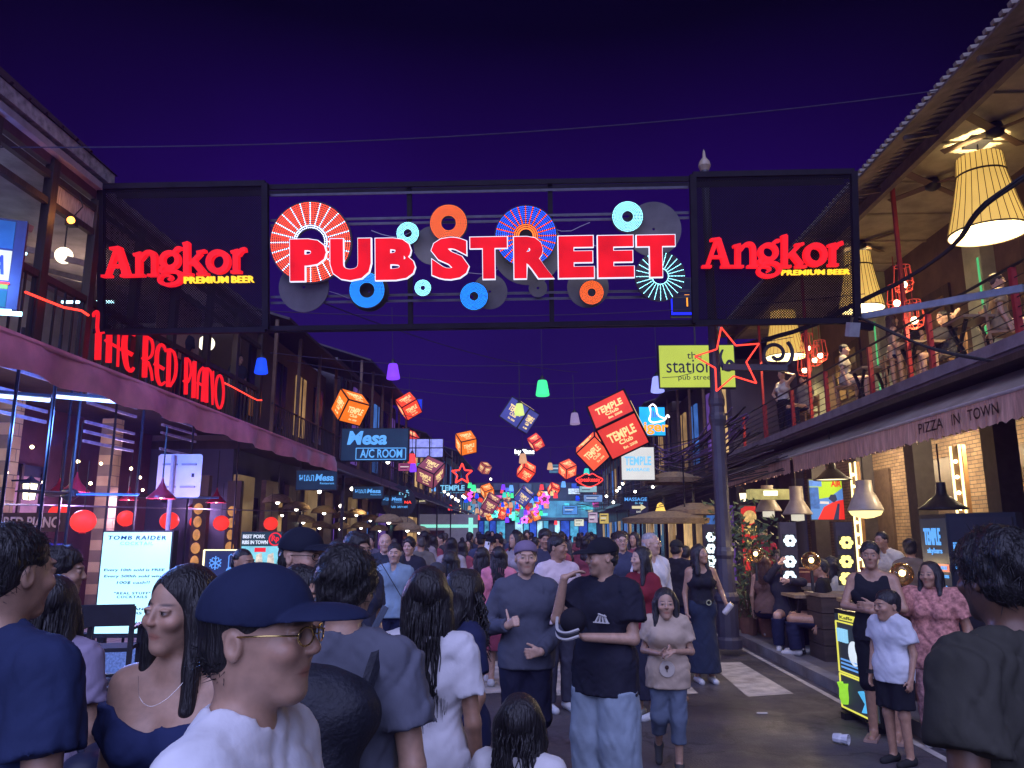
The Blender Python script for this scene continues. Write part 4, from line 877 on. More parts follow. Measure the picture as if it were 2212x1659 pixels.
for i in range(6): MB().ab((-6 + i * 2.4, -.3, 5.7), (-4.9 + i * 2.4, -.05, 6.3)).build('upper_window', (MATS['shop_dark'], mCy3)[i == 4], fe)
lamp(fe, (1, -4, 4.5), 900, (.35, .75, 1), .5)
# row buildings on both sides, each a thing
mUp = [mat('row_plaster_a', (.10, .085, .10), .8, .35, 1), mat('row_plaster_b', (.14, .10, .085), .8, .35, 1), mat('row_plaster_c', (.075, .075, .11), .8, .35, 1)]
def row(label, sx_, y0, y1, h, m, lit, bal=True, edge=5.9, low=3.4):
    yc = (y0 + y1) / 2; o = thing('row_building', label, 'building', (sx_ * edge, yc, 0)); d = (y1 - y0) / 2
    S = lambda x, y, z: (sx_ * x, y, z)
    MB().ab(S(.9, -d, .1), S(5, d, low)).build('ground_floor', mUp[2], o)
    MB().ab(S(.9, -d, low + .2), S(5, d, h)).build('upper_floor', m, o)
    MB().ab(S(0, -d, low), S(5, d, low + .19)).build('floor_slab', mWoodD, o)
    MB().sheet(S(-.3, -d - .1, h - .1), S(-.3, d + .1, h - .1), S(5, d + .1, h + 1.6), S(5, -d - .1, h + 1.6), .06).build('roof', mat('row_roof', (.05, .04, .05), .8, .3), o)
    n = max(2, int((y1 - y0) / 1.9))
    for i in range(n):
        y = -d + (i + .5) * (y1 - y0) / n
        w = MB().ab(S(.83, y - .45, low + .9), S(.9, y + .45, h - .6)).build('window', lit[i % len(lit)], o); MB().ab(S(.8, y - .03, low + .9), S(.828, y + .03, h - .6)).build('window_bar', mBlack, w)
        MB().ab(S(.8, y - .6, .2), S(.9, y + .6, 2.6)).build('shopfront', lit[(i + 1) % len(lit)], o)
        MB().ab(S(.02, y - .05 - .9, low + .2), S(.1, y + .03 - .9, h - .1)).build('column', mWoodM, o)
    if bal:
        MB().tube([S(.05, -d, low + 1.1), S(.05, d, low + 1.1)], .025, 6).build('handrail', mBlack, o)
        bm_ = MB().tube([(0, 0, 0), (0, 0, .9)], .012, 4).mesh('baluster')
        for i in range(int((y1 - y0) / .16)): link('baluster', bm_, mBlack, o, S(.05, -d + .08 + i * .16, low + .2))
    return o
litA = emit('win_warm', (.85, .5, .2), .35, .5, 2); litB = emit('win_violet', (.25, .12, .6), .35, .5, 2); litC = mat('win_dark', (.02, .02, .03), .2); litD = emit('win_amber', (1, .62, .25), .6, .5, 2); litE = emit('win_blue', (.08, .25, .8), .5, .4, 2)
row('timber balcony house with warm lit rooms next to the maroon canopy', -1, 18.2, 26, 7.0, mUp[1], [litC, litC, litA], True, 6.2, 3.7)
row('dark upper house with blue windows beyond the timber balcony house', -1, 26.3, 38, 7.8, mUp[0], [litC, litB, litC, litE], True, 5.9)
row('low dark house beyond the blue-windowed house', -1, 38.4, 52, 6.8, mUp[2], [litA, litC, litD], False, 5.6)
row('corner house by the pale mint-banded shop', -1, 52.4, 69, 7.4, mUp[0], [litC, litE], False, 5.4)
row('house with colourful upper rooms beyond the lamp post', 1, 24.3, 33, 7.2, mUp[0], [litD, litB, litE, litA], True, 5.4)
row('dim house under the massage lightbox', 1, 33.4, 46, 7.4, mUp[1], [litC, litA, litC], True, 5.2)
row('corner house beyond the massage lightbox house', 1, 46.4, 68, 7.0, mUp[2], [litE, litC, litA], False, 5.2)
# dark eaves/canopies along far left and far right with bulbs
el_ = thing('canopy', 'dark canopy edge hung with little bulbs over the Mesa tables', 'canopy', (-4.3, 30, 0))
MB().sheet((0, -13.8, 3.1), (0, 20, 3.0), (-1.7, 20, 3.9), (-1.7, -13.8, 3.9), .03).build('canopy_sheet', mat('dark_canopy', (.03, .025, .04), .6, .3), el_)
MB().tube([(0, -13.8, 3.1), (0, 20, 3.0)], .03, 6).build('edge_pipe', mSteel, el_)
for i in range(5): MB().beam((-.1, -12 + i * 6, 3.05), (-.1, -12 + i * 6, .1), .06).build('post', mBlack, el_)
er_ = thing('canopy', 'long dark canopy edge hung with white spot bulbs', 'canopy', (4.4, 32, 0))
MB().sheet((0, -10.5, 3.2), (1.6, -10.5, 3.6), (1.6, 14, 3.5), (0, 14, 2.9), .03).build('canopy_sheet', MATS['dark_canopy'], er_)
for i in range(5): MB().beam((.1, -10 + i * 5, 3.1), (.1, -10 + i * 5, .1), .06).build('post', mBlack, er_)
# bulbs
bulb_me = MB().sphere((0, 0, 0), .05, 8, 6).mesh('bulb_glass', True)
def bulb(px, py, Y, label, m=mWhiteB, s_=1., grp='bare bulbs along the far canopies'):
    c = P(px, py, Y); o = thing('bare_bulb', label, 'bulb', c, group=grp); o.scale = (s_,) * 3
    me = bulb_me if m is mWhiteB else bulb_me.copy(); link('glass', me, m, o); MB().tube([(0, 0, .05), (0, 0, .25)], .012, 5).build('holder', mBlack, o)
for px, py in ((1382, 1018), (1365, 1028), (1372, 1032), (1345, 1045), (1338, 1054), (1333, 1060), (1410, 1052), (1372, 1062), (1325, 1085), (1310, 1072), (1396, 1040)): bulb(px, py, 26, 'bare white spot bulb under the eaves by the massage signs', s_=.85)
for px, py in ((1249, 835), (1440, 935), (1392, 1090)): pass
for px, py in ((960, 1062), (968, 1068), (976, 1073), (984, 1078), (990, 1082), (1004, 1075), (1000, 1072)): bulb(px, py, 36, 'white bulb in the row along the eave near the temple shaped sign', s_=1.1)
for px, py, Y in ((668, 992, 19), (690, 1062, 21), (736, 1093, 24), (760, 1056, 24), (838, 998, 22), (1060, 1035, 40)): bulb(px, py, Y, 'white bulb hanging below the dark Mesa canopy', s_=1.1)
# wicker shades over the Mesa tables
mWick = mat('wicker', (.28, .2, .11), .8, .4, 12, .5, stretch=(1, 1, 5))
wick_me = MB().lathe([(.05, .2), (.16, .18), (.3, .1), (.36, 0), (.35, -.01), (.29, .08), (.15, .15), (.05, .17)], 16).mesh('wicker_shade', True)
for i, (px, py) in enumerate(((600, 1085), (640, 1100), (700, 1108), (575, 1070), (742, 1118), (770, 1112), (800, 1124), (840, 1128), (870, 1133), (655, 1128), (690, 1140), (735, 1142), (780, 1140), (820, 1146), (880, 1145), (610, 1112), (560, 1120), (905, 1150))):
    Y = 18.5 + (i * 1.37) % 9; c = P(px, py, Y)
    o = thing('wicker_lamp', 'round wicker lampshade with bare bulb over the Mesa restaurant tables', 'lamp', c, group='wicker lamps over the Mesa restaurant')
    link('shade', wick_me, mWick, o); link('bulb', bulb_me, mWhiteB, o, (0, 0, .0)); MB().tube([(0, 0, .2), (0, 0, .9)], .01, 4).build('cord', mCable, o)
ml = thing('interior_wall', 'warm lit timber interior wall behind the wicker lamps', 'wall', (-6.6, 25, 0))
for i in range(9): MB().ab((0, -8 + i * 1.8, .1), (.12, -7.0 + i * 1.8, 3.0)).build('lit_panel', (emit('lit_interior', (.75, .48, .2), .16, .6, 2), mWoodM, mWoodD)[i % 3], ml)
for y in (-5, 0, 5): lamp(ml, (1.2, y, 2.5), 14, (1, .72, .4), .1)
# right wicker awning & its lamps, bell lamp
wa = thing('wicker_awning', 'wide woven wicker awning lamp hanging past the lamp post', 'awning', P(1480, 1120, 20))
for k, (dx, dz, rr_) in enumerate(((-.5, 0, 1.1), (.35, .22, .75), (-.1, 1.05, .8))): MB().lathe([(rr_ * .3, .18), (rr_, 0), (rr_ * .97, -.12), (rr_ * .9, -.02)], 28, (dx, .4 * k, dz)).build('wicker_shade', mWick, wa)
MB().tube([(0, 0, .2), (0, 0, 1.6)], .02, 5).build('hanger', mBlack, wa); lamp(wa, (0, -.2, -.35), 22, (1, .8, .5), .1)
o = thing('bell_lamp', 'golden bell-shaped lamp with hanging chains', 'lamp', P(1427, 1108, 27)); MB().lathe([(.02, .35), (.1, .3), (.16, .1), (.26, -.05), (.3, -.1)], 16).build('bell', emit('gold_bell', (1, .62, .12), 1.3, .2), o); MB().lathe([(.02, -.12), (.75, -.16), (.75, -.22), (.02, -.2)], 20).build('rim', mWoodM, o)
for k in range(5): MB().tube([(-.5 + k * .25, 0, -.2), (-.5 + k * .25, 0, -.75 + .1 * (k % 2))], .012, 4).build('chain', emit('chain_glow', (1, .7, .4), .7, 0), o)
# white awning shop far left
ws_ = thing('corner_shop', 'pale shop front with mint band and dark poster behind the crowd', 'shop', P(970, 1140, 44)); 
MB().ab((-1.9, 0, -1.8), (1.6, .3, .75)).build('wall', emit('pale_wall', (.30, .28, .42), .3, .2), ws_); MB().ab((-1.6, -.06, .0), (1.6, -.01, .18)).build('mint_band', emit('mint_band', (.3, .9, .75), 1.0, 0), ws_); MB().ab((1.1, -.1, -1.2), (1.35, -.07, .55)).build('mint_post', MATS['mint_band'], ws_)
MB().ab((-1.45, -.08, -1.6), (-.25, -.02, -.15)).build('poster', mat('dark_poster', (.1, .045, .04), .5), ws_); MB().ab((-1.2, -.1, -.6), (-.6, -.082, -.5)).build('poster_art', emit('poster_orange', (.8, .2, .08), .7, .2), ws_)
# sparkling tree of lights
tr_ = thing('string_light_tree', 'little tree wrapped in golden string lights', 'tree', P(1000, 1160, 46))
MB().tube([(0, 0, -1.7), (.05, 0, 0), (0, 0, .8)], [.08, .06, .03], 6).build('trunk', mWoodD, tr_)
m = MB(); r5 = random.Random(2)
for k in range(160):
    a = r5.uniform(0, 6.28); z = r5.gauss(.5, .45); q = .75 * r5.random() ** .5; m.sphere((q * math.cos(a), q * math.sin(a), z), .035, 5, 3)
stuff(m.build('string_lights', emit('gold_sparkle', (1, .75, .35), 1.6, 0, sample=False), tr_))
m = MB()
for k in range(300):
    a = r5.uniform(0, 6.28); z = r5.gauss(.5, .45); q = .85 * r5.random() ** .5; c = Vector((q * math.cos(a), q * math.sin(a), z)); u = Vector((r5.uniform(-1, 1), r5.uniform(-1, 1), r5.uniform(-1, 1))) * .12; v_ = Vector((r5.uniform(-1, 1), r5.uniform(-1, 1), r5.uniform(-1, 1))) * .07
    m.quad(c - u, c + v_, c + u, c - v_)
stuff(m.build('crown', mat('dark_leaf', (.03, .05, .02), .6, .4), tr_))
# ================================================================== RIGHT balcony: big pleated lampshades, fans, cage lamps
mShade = emit('pleated_shade', (1, .60, .13), .82, .12, 1.5, base=(.5, .35, .12)); mShadeIn = emit('shade_inner', (1, .86, .5), 1.1, .05); mPleat = mat('pleat_rib', (.12, .08, .03), .8)
def pleated(label, c, rt, rn, rb_, h, neck, energy, name='pleated_lampshade', ribs=28, cord=.3):
    """profile: short waisted top, band, flared skirt"""
    o = thing(name, label, 'lampshade', c)
    z1 = h * (1 - neck)
    prof = [(rb_, 0), (rn * 1.02 + (rb_ - rn) * .42, z1 * .5), (rn, z1), (rt, h)]
    MB().lathe(prof, 44).build('shade', mShade, o, True); MB().lathe([(p[0] - .015, p[1] + .002) for p in prof], 44).build('lining', mShadeIn, o, True)
    rb2 = MB()
    for k in range(ribs):
        a = 2 * math.pi * k / ribs; rb2.tube([((p[0] + .004) * math.cos(a), (p[0] + .004) * math.sin(a), p[1]) for p in prof], .005, 4)
    rb2.build('pleat_ribs', mPleat, o)
    MB().lathe([(rn + .012, z1 - .012), (rn + .012, z1 + .02), (rn + .001, z1 + .02)], 44).build('waist_band', mPleat, o)
    MB().lathe([(rb_ + .006, -.005), (rb_ + .006, .018), (rb_ - .01, .018), (rb_ - .01, -.005), (rb_ + .006, -.005)], 44).build('rim', mPleat, o)
    MB().tube([(0, 0, h * .8), (0, 0, h + cord)], .012, 5).build('cord', mCable, o)
    if energy: lamp(o, (0, 0, h * .35), energy, (1, .75, .38), .12)
    return o
for lab, px, yb, ytop, wb in (('whole giant pleated yellow lampshade on the balcony behind the cable bundle', 2135, 505, 322, 163), ('giant pleated yellow lampshade half hidden by the gantry end', 1862, 668, 540, 96), ('giant pleated yellow lampshade hanging behind the iron scroll', 1697, 772, 668, 90)):
    X = 7.0; b = PX(px, yb, X); w = wpx(wb, b.y) / 2; hh = wpx(yb - ytop, b.y) * 1.0
    pleated(lab, b, w * .58, w * .62, w, hh, .24, 420)
    r_ = thing('ceiling_rose', 'dark square ceiling plate above a giant lampshade', 'ceiling plate', (b.x, b.y, 7.70), group='ceiling plates'); MB().ab((-.16, -.16, 0), (.16, .16, .035)).build('plate', mBlack, r_); MB().tube([(0, 0, 0), (0, 0, -max(.05, 7.7 - b.z - hh - .28))], .01, 4).build('chain', mBlack, r_)
for lab, px, pt, pb_ in (('dark ceiling fan above the unobstructed giant lampshade', 2150, 228, 285), ('middle dark ceiling fan over the balcony', 2015, 350, 402), ('dark ceiling fan beside the gantry end', 1858, 483, 530)):
    c = PX(px, pb_, 6.95); o = thing('ceiling_fan', lab, 'fan', c); h = 7.74 - c.z
    MB().lathe([(.02, h), (.1, h), (.09, h - .06), (.018, h - .1), (.018, .14), (.1, .12), (.13, .03), (.12, -.04), (.05, -.08), (.001, -.09)], 14).build('motor', mBlack, o, True)
    for k in range(4):
        a = k * math.pi / 2 + .6; MB().box((.45 * math.cos(a), .45 * math.sin(a), .02), (.68, .13, .012), (R(10), 0, a)).build('blade', mWoodM, o)
mCage = emit('red_wire_cage', (.75, .09, .05), .5, .1, base=(.5, .05, .03)); 
for i, (px, py, X) in enumerate(((1952, 615, 6.6), (1937, 655, 6.7), (1975, 692, 6.5), (1745, 752, 6.6), (1772, 768, 6.6), (1738, 800, 6.5), (1760, 778, 6.7))):
    c = PX(px, py, X); o = thing('cage_lamp', 'red wire cage lamp with glowing bulb over the balcony tables', 'lamp', c, group='red wire cage lamps on the balcony'); s_ = .17
    m = MB()
    for k in range(8):
        a = k * math.pi / 4; m.tube([(s_ * .75 * math.cos(a), s_ * .75 * math.sin(a), .34), (s_ * math.cos(a), s_ * math.sin(a), .02), (s_ * .8 * math.cos(a), s_ * .8 * math.sin(a), -.1), (.03 * math.cos(a), .03 * math.sin(a), -.15)], .006, 4)
    for z, q in ((.34, .75), (.02, 1), (-.1, .8)): m.tube([(s_ * q * math.cos(a), s_ * q * math.sin(a), z) for a in np.linspace(0, 2 * math.pi, 17)], .006, 4)
    m.build('cage', mCage, o); link('bulb', bulb_me0 if 0 else MB().sphere((0, 0, 0), .06, 10, 7).mesh('bulb', True), mWarm, o); MB().tube([(0, 0, .05), (0, 0, .9)], .008, 4).build('cord', mRedP, o)
    if i in (0, 2, 4): lamp(o, (0, -.0, -.2), 14, (1, .7, .35), .05)
# floodlight on the gantry end
o = thing('floodlight', 'small grey floodlight box under the gantry end', 'floodlight', P(1842, 712, 10.7)); MB().box((0, 0, 0), (.16, .1, .2), (.3, 0, .2)).build('housing', mat('grey_plastic', (.3, .3, .33), .5), o); MB().beam((0, .03, .1), (.05, .1, .2), .03).build('bracket', mBlack, o)
o = thing('amber_lamp', 'small amber floodlight glowing under the maroon-roofed eaves', 'lamp', PX(155, 480, -6.35)); MB().box((0, 0, 0), (.12, .12, .12)).build('housing', mBlack, o); MB().sphere((.03, -.07, 0), .05, 10, 7).build('lens', emit('amber_lens', (1, .35, .05), 6, 0), o); lamp(o, (.12, -.25, 0), 6, (1, .45, .15), .04); MB().tube([(0, 0, .06), (.1, .05, .25), (.02, .08, .42)], .008, 4).build('cord', mCable, o)
for lab, px, py, X, r_ in (('round white globe lamp in the upper window by the card sign', 138, 552, -7.0, .125), ('round white globe lamp behind the script sign', 446, 742, -7.0, .17)):
    o = thing('globe_lamp', lab, 'lamp', PX(px, py, X)); MB().sphere((0, 0, 0), r_, 18, 12).build('globe', emit('globe_glow', (1, .9, .66), 2.2, .03), o, True); MB().tube([(0, 0, r_), (0, 0, r_ + .7)], .01, 4).build('cord', mCable, o)
# ================================================================== RIGHT ground floor lamps
for lab, px, yb, yt, wb, X in (('slim pleated yellow lampshade behind the marquee light strip', 2008, 1092, 985, 40, 7.3), ('slim pleated yellow lampshade behind the black letter board', 2192, 1092, 985, 62, 7.6)):
    b = PX(px, yb, X); w = wpx(wb, b.y) / 2; pleated(lab, b, w * .4, w * .42, w, wpx(yb - yt, b.y), .2, 9, 'slim_lampshade', 18, .5)
def pendant(label, px, py, Y, kind):
    Y2 = 5.55 * F / (px - 1150); c = P(px, py, Y2); o = thing('pendant_lamp', label, 'lamp', c); o.scale = (Y2 / Y,) * 3
    if kind == 'enamel':
        MB().lathe([(.09, .34), (.10, .2), (.12, .18), (.20, 0), (.20, -.02), (.19, -.02), (.11, .17)], 20).build('shade', mat('cream_enamel', (.5, .45, .38), .35, .2), o, True); MB().lathe([(.19, -.02), (.16, -.07), (.08, -.1), (.001, -.11)], 16).build('glass', emit('frosted_glass', (1, .86, .35), 1.5, .1), o, True)
    elif kind == 'cone':
        MB().lathe([(.09, .4), (.095, .2), (.1, .19), (.2, .02), (.2, 0), (.19, .01), (.09, .18)], 18).build('shade', mat('grey_enamel', (.32, .28, .25), .4, .2), o, True); MB().lathe([(.09, .02), (.09, -.08), (.001, -.09)], 12).build('glass', emit('jar_glass', (.8, .75, .6), .8, .2), o, True)
    else:
        MB().lathe([(.05, .3), (.06, .16), (.1, .13), (.2, .04), (.26, .0), (.27, -.015), (.25, 0), (.1, .12)], 22).build('shade', mBlack, o, True); MB().lathe([(.24, 0), (.001, -.005)], 20).build('glass', emit('dome_glow', (1, .85, .5), 2, .05), o)
    MB().tube([(0, 0, .3), (0, 0, .75)], .009, 4).build('cord', mCable, o)
pendant('big cream enamel pendant lamp glowing yellow over the benches', 1870, 1100, 9.4, 'enamel'); pendant('cream pendant lamp with jar glass beside the race screen', 1723, 1112, 11.2, 'cone'); pendant('grey unlit pendant lamp by the food poster', 1660, 1105, 12.2, 'cone'); pendant('black dome pendant lamp in front of the marquee strip', 2037, 1098, 9.2, 'dome'); pendant('small dark cone lamp above the race screen', 1798, 1035, 11.5, 'dome')
# race screen
o, w, h = board('race_screen', 'bright television showing a red racing car on yellow green', 'screen', 1745, 1035, 1826, 1124, 17.4, emit('screen_lime', (.52, .78, .03), .9, .1, 2), .08)
f3 = lambda y: (lambda u, v: (u * w, y, v * h))
MB().prism([(-.48*w, -.02*h), (.1*w, .06*h), (.48*w, .28*h), (.48*w, -.48*h), (-.48*w, -.48*h)], -.018, -.014).build('track', emit('screen_track', (.10, .26, .66), .9, .1), o)
MB().prism([(-.3*w, -.48*h), (-.1*w, -.18*h), (.2*w, -.05*h), (.48*w, .0*h), (.48*w, -.48*h)], -.024, -.02).build('racing_car', emit('screen_red', (.85, .03, .02), .95, .15), o)
MB().prism([(.05*w, .02*h), (.12*w, .12*h), (.26*w, .12*h), (.3*w, .0), (.2*w, -.08*h)], -.028, -.025).build('wheel', emit('screen_dark', (.02, .04, .12), .7, .1), o); MB().prism([(.15*w, -.48*h), (.3*w, -.1*h), (.36*w, -.1*h), (.3*w, -.48*h)], -.032, -.029).build('cockpit', MATS['screen_dark'], o)
MB().prism([(-.22*w, -.1*h), (-.2*w, -.04*h), (.05*w, -.05*h), (.05*w, -.11*h)], -.032, -.029).build('wing', emit('screen_pale', (.75, .7, .75), .9, 0), o)
MB().ab((-.48*w, -.02, -.22*h), (-.22*w, -.015, .3*h)).build('score_column', emit('screen_blue2', (.05, .16, .5), .9, .4, 12), o); MB().ab((-.48*w, -.02, .32*h), (-.12*w, -.015, .47*h)).build('badge', emit('screen_blue3', (.12, .3, .8), .9, .3, 8), o); letters(o, 'AIR', (.3 * w, .38 * h), .3 * w, .14 * h, MATS['screen_red'], .03, -.03)
# marquee strips: two light tubes with small bulbs between
def marquee(label, px0, px1, py0, py1, X):
    a = PX(px0, py0, X); b = PX(px1, py1, X); o = thing('marquee_strip', label, 'light strip', (X, a.y, b.z)); h = a.z - b.z; w = .3
    MB().ab((0, -w, 0), (.06, 0, h)).build('back_board', mat('marquee_board', (.25, .13, .05), .5), o)
    for y in (-.02, -w + .02): MB().tube([(-.03, y, 0), (-.03, y, h)], .02, 6).build('light_tube', emit('marquee_tube', (1, .86, .42), 2.4, 0), o)
    for k in range(int(h / .25)): MB().sphere((-.04, -w / 2, .12 + k * .25), .03, 8, 6).build('bulb', mWarm, o)
    return o
marquee('marquee light strip with bulbs beside the race screen', 1838, 1812, 1000, 1240, 6.85); marquee('marquee light strip with bulbs behind the black dome lamp', 2055, 2022, 965, 1150, 6.85)
# food posters
o, w, h = board('food_poster', 'tall glowing red and gold food poster inside the restaurant', 'poster', 1598, 1092, 1642, 1240, 20.5, emit('poster_red', (.75, .03, .03), .7, .2, 3), .06)
MB().lathe([(.001, -.02), (.17, -.02), (.17, -.01)], 20, (.03, 0, .33 * h), axis='y').build('dish_picture', emit('poster_dish', (.75, .5, .18), .8, .5, 14), o)
for k in range(3): MB().ab((-.3 * w, -.022, (.08 - .2 * k) * h), (.45 * w, -.014, (.20 - .2 * k) * h)).build('food_picture', emit('poster_food%d' % k, ((.85, .55, .15), (.7, .6, .2), (.9, .4, .12))[k], .75, .6, 16), o)
def globe_glass():
    if 'globe_glass' in MATS: return MATS['globe_glass']
    m = bpy.data.materials.new('globe_glass'); m.use_nodes = True; t = m.node_tree; t.nodes.clear(); out_ = t.nodes.new('ShaderNodeOutputMaterial'); tr_n = t.nodes.new('ShaderNodeBsdfTransparent'); tr_n.inputs[0].default_value = (1, .85, .6, 1); gl_n = t.nodes.new('ShaderNodeBsdfGlossy'); gl_n.inputs['Roughness'].default_value = .12; gl_n.inputs['Color'].default_value = (.9, .7, .45, 1); lw = t.nodes.new('ShaderNodeLayerWeight'); lw.inputs[0].default_value = .35; mxs = t.nodes.new('ShaderNodeMixShader'); n_ = t.nodes.new('ShaderNodeTexNoise'); n_.inputs['Scale'].default_value = 20
    t.links.new(lw.outputs['Facing'], mxs.inputs[0]); t.links.new(tr_n.outputs[0], mxs.inputs[1]); t.links.new(gl_n.outputs[0], mxs.inputs[2]); t.links.new(mxs.outputs[0], out_.inputs[0]); MATS['globe_glass'] = m; return m
# globe table lamps and round flower lamps
for lab, px, py, Y, r_ in (('glass globe bulb beside the food poster plants', 1632, 1198, 11.5, .115), ('glass globe bulb above the man in black', 1752, 1212, 10, .115), ('big amber glass globe behind the tank top man', 1948, 1240, 8.6, .12)):
    o = thing('globe_bulb', lab, 'bulb', P(px, py, Y)); MB().sphere((0, 0, 0), r_, 16, 10).build('glass', globe_glass(), o, True); MB().sphere((0, -.01, .01), r_ * .28, 10, 7).build('filament', emit('filament', (1, .8, .42), 9, 0), o, True); MB().tube([(0, 0, -r_), (0, 0, -r_ - .25)], .02, 6).build('stem', mBlack, o); lamp(o, (0, -.25, .1), 6, (1, .75, .4), .06)
fl_w = emit('flower_white', (.75, .9, .95), 1.9, .05); fl_y = emit('flower_yellow', (1, .85, .25), 1.6, .05)
for lab, px, ys, Y, m in (('white six-petal lamp on the post behind the smoking man', 1706, (1168, 1213, 1246), 11.5, fl_w), ('yellow six-petal lamp on the post beside the crossed-arms man', 1828, (1172, 1213, 1250), 10.8, fl_y), ('pale six-petal lamp on the post behind the camisole woman', 1536, (1160, 1185, 1210, 1232), 14, fl_w)):
    for py in ys:
        o = thing('flower_lamp', lab, 'lamp', P(px, py, Y), group='flower lamps on posts'); m2 = MB()
        for k in range(6): a = k * math.pi / 3; m2.lathe([(.001, -.02), (.035, -.02), (.035, .01)], 10, (.055 * math.cos(a), 0, .055 * math.sin(a)), axis='y')
        m2.build('petals', m, o); MB().lathe([(.001, -.03), (.022, -.03), (.022, 0)], 8, axis='y').build('centre', mBlack, o); MB().ab((-.09, .02, -.09), (.09, .05, .09)).build('back_plate', mBlack, o)
for px in (1706, 1828, 1536):
    c = P(px, 1200, 11.8 if px != 1536 else 14.4); tag(MB().ab((c.x - .12, c.y, .1), (c.x + .12, c.y + .1, 1.88)).build('slatted_screen', mat('mesh_panel', (.06, .05, .06), .5)), {1706: 'dark slatted screen panel carrying white flower lamps', 1828: 'dark slatted screen panel carrying yellow flower lamps', 1536: 'dark slatted screen panel behind the camisole woman'}[px], 'panel')
o = thing('wall_lantern', 'little wall lantern lit beside the lamp post', 'lantern', P(1605, 1072, 19.5)); MB().lathe([(.03, .16), (.11, .08), (.09, .07), (.07, -.1), (.03, -.13)], 8).build('glass', emit('lantern_glass', (1, .85, .55), 2, .1), o); MB().lathe([(.01, .22), (.05, .17), (.13, .075), (.12, .07)], 8).build('cap', mBlack, o); MB().beam((0, .0, .2), (0, .3, .2), .02).build('bracket', mBlack, o)
o = thing('glow_box', 'hazy lit ceiling box under the awning end', 'lamp', P(1665, 1068, 17.5)); MB().box((0, 0, 0), (1.0, .3, .22)).build('diffuser', emit('glow_box', (.75, .68, .25), .45, .5, 6), o); MB().box((-.05, -.16, .02), (.3, .02, .1)).build('lamp_window', emit('glow_white', (1, .95, .7), 2.5, 0), o)
# potted plants
def plant(label, c, h, n, seed, spread=.5):
    rr = random.Random(seed); o = thing('potted_plant', label, 'plant', c); MB().lathe([(.12, 0), (.17, .28), (.15, .28), (.13, .22), (.001, .22)], 14).build('pot', mat('clay_pot', (.2, .1, .07), .7), o)
    m = MB(); st = MB()
    for k in range(n):
        a = rr.uniform(0, 6.28); q = spread * rr.random() ** .6; z = .3 + h * rr.random() ** .8; c_ = Vector((q * math.cos(a), q * math.sin(a), z)); u = Vector((rr.uniform(-1, 1), rr.uniform(-1, 1), rr.uniform(-.8, .8))).normalized() * rr.uniform(.05, .1); v_ = u.orthogonal().normalized() * .03
        m.quad(c_ - u, c_ + v_, c_ + u, c_ - v_)
        if k % 14 == 0: st.tube([(0, 0, .2), tuple(c_ * .5 + Vector((0, 0, .15))), tuple(c_)], [.012, .008, .004], 4)
    stuff(m.build('leaves', mat('leaf_green', (.045, .075, .03), .5, .4, 8), o)); st.build('stems', mWoodM, o)
plant('leafy potted plant in front of the food poster', (*P(1612, 1250, 13.2)[:2], .1), 1.5, 260, 1); plant('tall potted shrub next to the lamp post', (*P(1590, 1250, 14)[:2], .1), 1.9, 220, 2); plant('potted shrub behind the seated auburn-haired woman', (*P(1655, 1250, 13)[:2], .1), 1.6, 200, 3)
# ================================================================== RIGHT seating
mBox = mat('dark_plank', (.06, .043, .037), .6, .35, 6, .3, stretch=(.4, .4, 3)); mTop = mat('table_top', (.28, .2, .13), .4, .3, 8, .1, stretch=(4, .3, 1)); mSofa = mat('rust_upholstery', (.20, .06, .045), .8, .25, 6, .3); mCush = mat('grey_cushion', (.27, .25, .24), .9, .2, 8, .3)
def crate(label, x, y, w=.5, d=.55, h=.8):
    o = thing('bench_box', label, 'bench end', (x, y, .1), group='dark plank bench ends along the kerb')
    me = MB().ab((-w/2, -d/2, 0), (w/2, d/2, h / 4 - .012)).mesh('plank')
    for k in range(4): link('plank', me, mBox, o, (0, 0, k * h / 4))
    MB().ab((-w/2 - .02, -d/2 - .02, h), (w/2 + .02, d/2 + .02, h + .04)).build('top_board', mTop, o)
def sofa(label, x, y, l=1.5, face=1, back=.95):
    o = thing('sofa', label, 'sofa', (x, y, .1)); 
    MB().ab((-.35, -l/2, 0), (.35, l/2, .42)).build('seat_base', mSofa, o); MB().ab((-.32, -l/2 + .03, .42), (.32, l/2 - .03, .52)).build('seat_cushion', mSofa, o)
    MB().box((0, face * (l / 2 - .0), back / 2), (.9, .16, back), (R(6) * face, 0, 0)).build('backrest', mSofa, o)
    MB().box((-.02, face * (l / 2 - .16), .68), (.7, .14, .4), (R(14) * face, 0, 0)).build('back_cushion', mCush, o)
benches = [(3.98, 13.3), (3.98, 12.1), (3.98, 10.75), (3.98, 9.6), (3.98, 8.3)]
for i, (x, y) in enumerate(benches): crate('dark plank bench end topped with a thin board along the kerb', x, y)
for x, y, f_, lab in ((4.4, 12.9, 1, 'rust red booth sofa with grey cushion by the lamp post'), (4.4, 11.5, 1, 'rust red booth sofa behind the drinking man'), (4.4, 9.1, 1, 'rust red booth sofa with tall back behind the menu lightbox'), (6.0, 13.0, 1, 'rust red sofa deep inside by the plants'), (6.2, 10.4, 1, 'rust red sofa deep inside below the race screen')): sofa(lab, x, y, 1.2, f_, 1.05)
def table(label, x, y, w=.75, d=.75, h=.74):
    o = thing('table', label, 'table', (x, y, .1)); MB().ab((-w/2, -d/2, h), (w/2, d/2, h + .04)).build('table_top', mTop, o)
    for s_ in (-1, 1): MB().beam((s_ * w * .38, -d * .4, 0), (s_ * w * .38, d * .4, h), .05).build('leg', mBlack, o); MB().beam((s_ * w * .38, d * .4, 0), (s_ * w * .38, -d * .4, h - .02), .045).build('leg', mBlack, o)
    return o
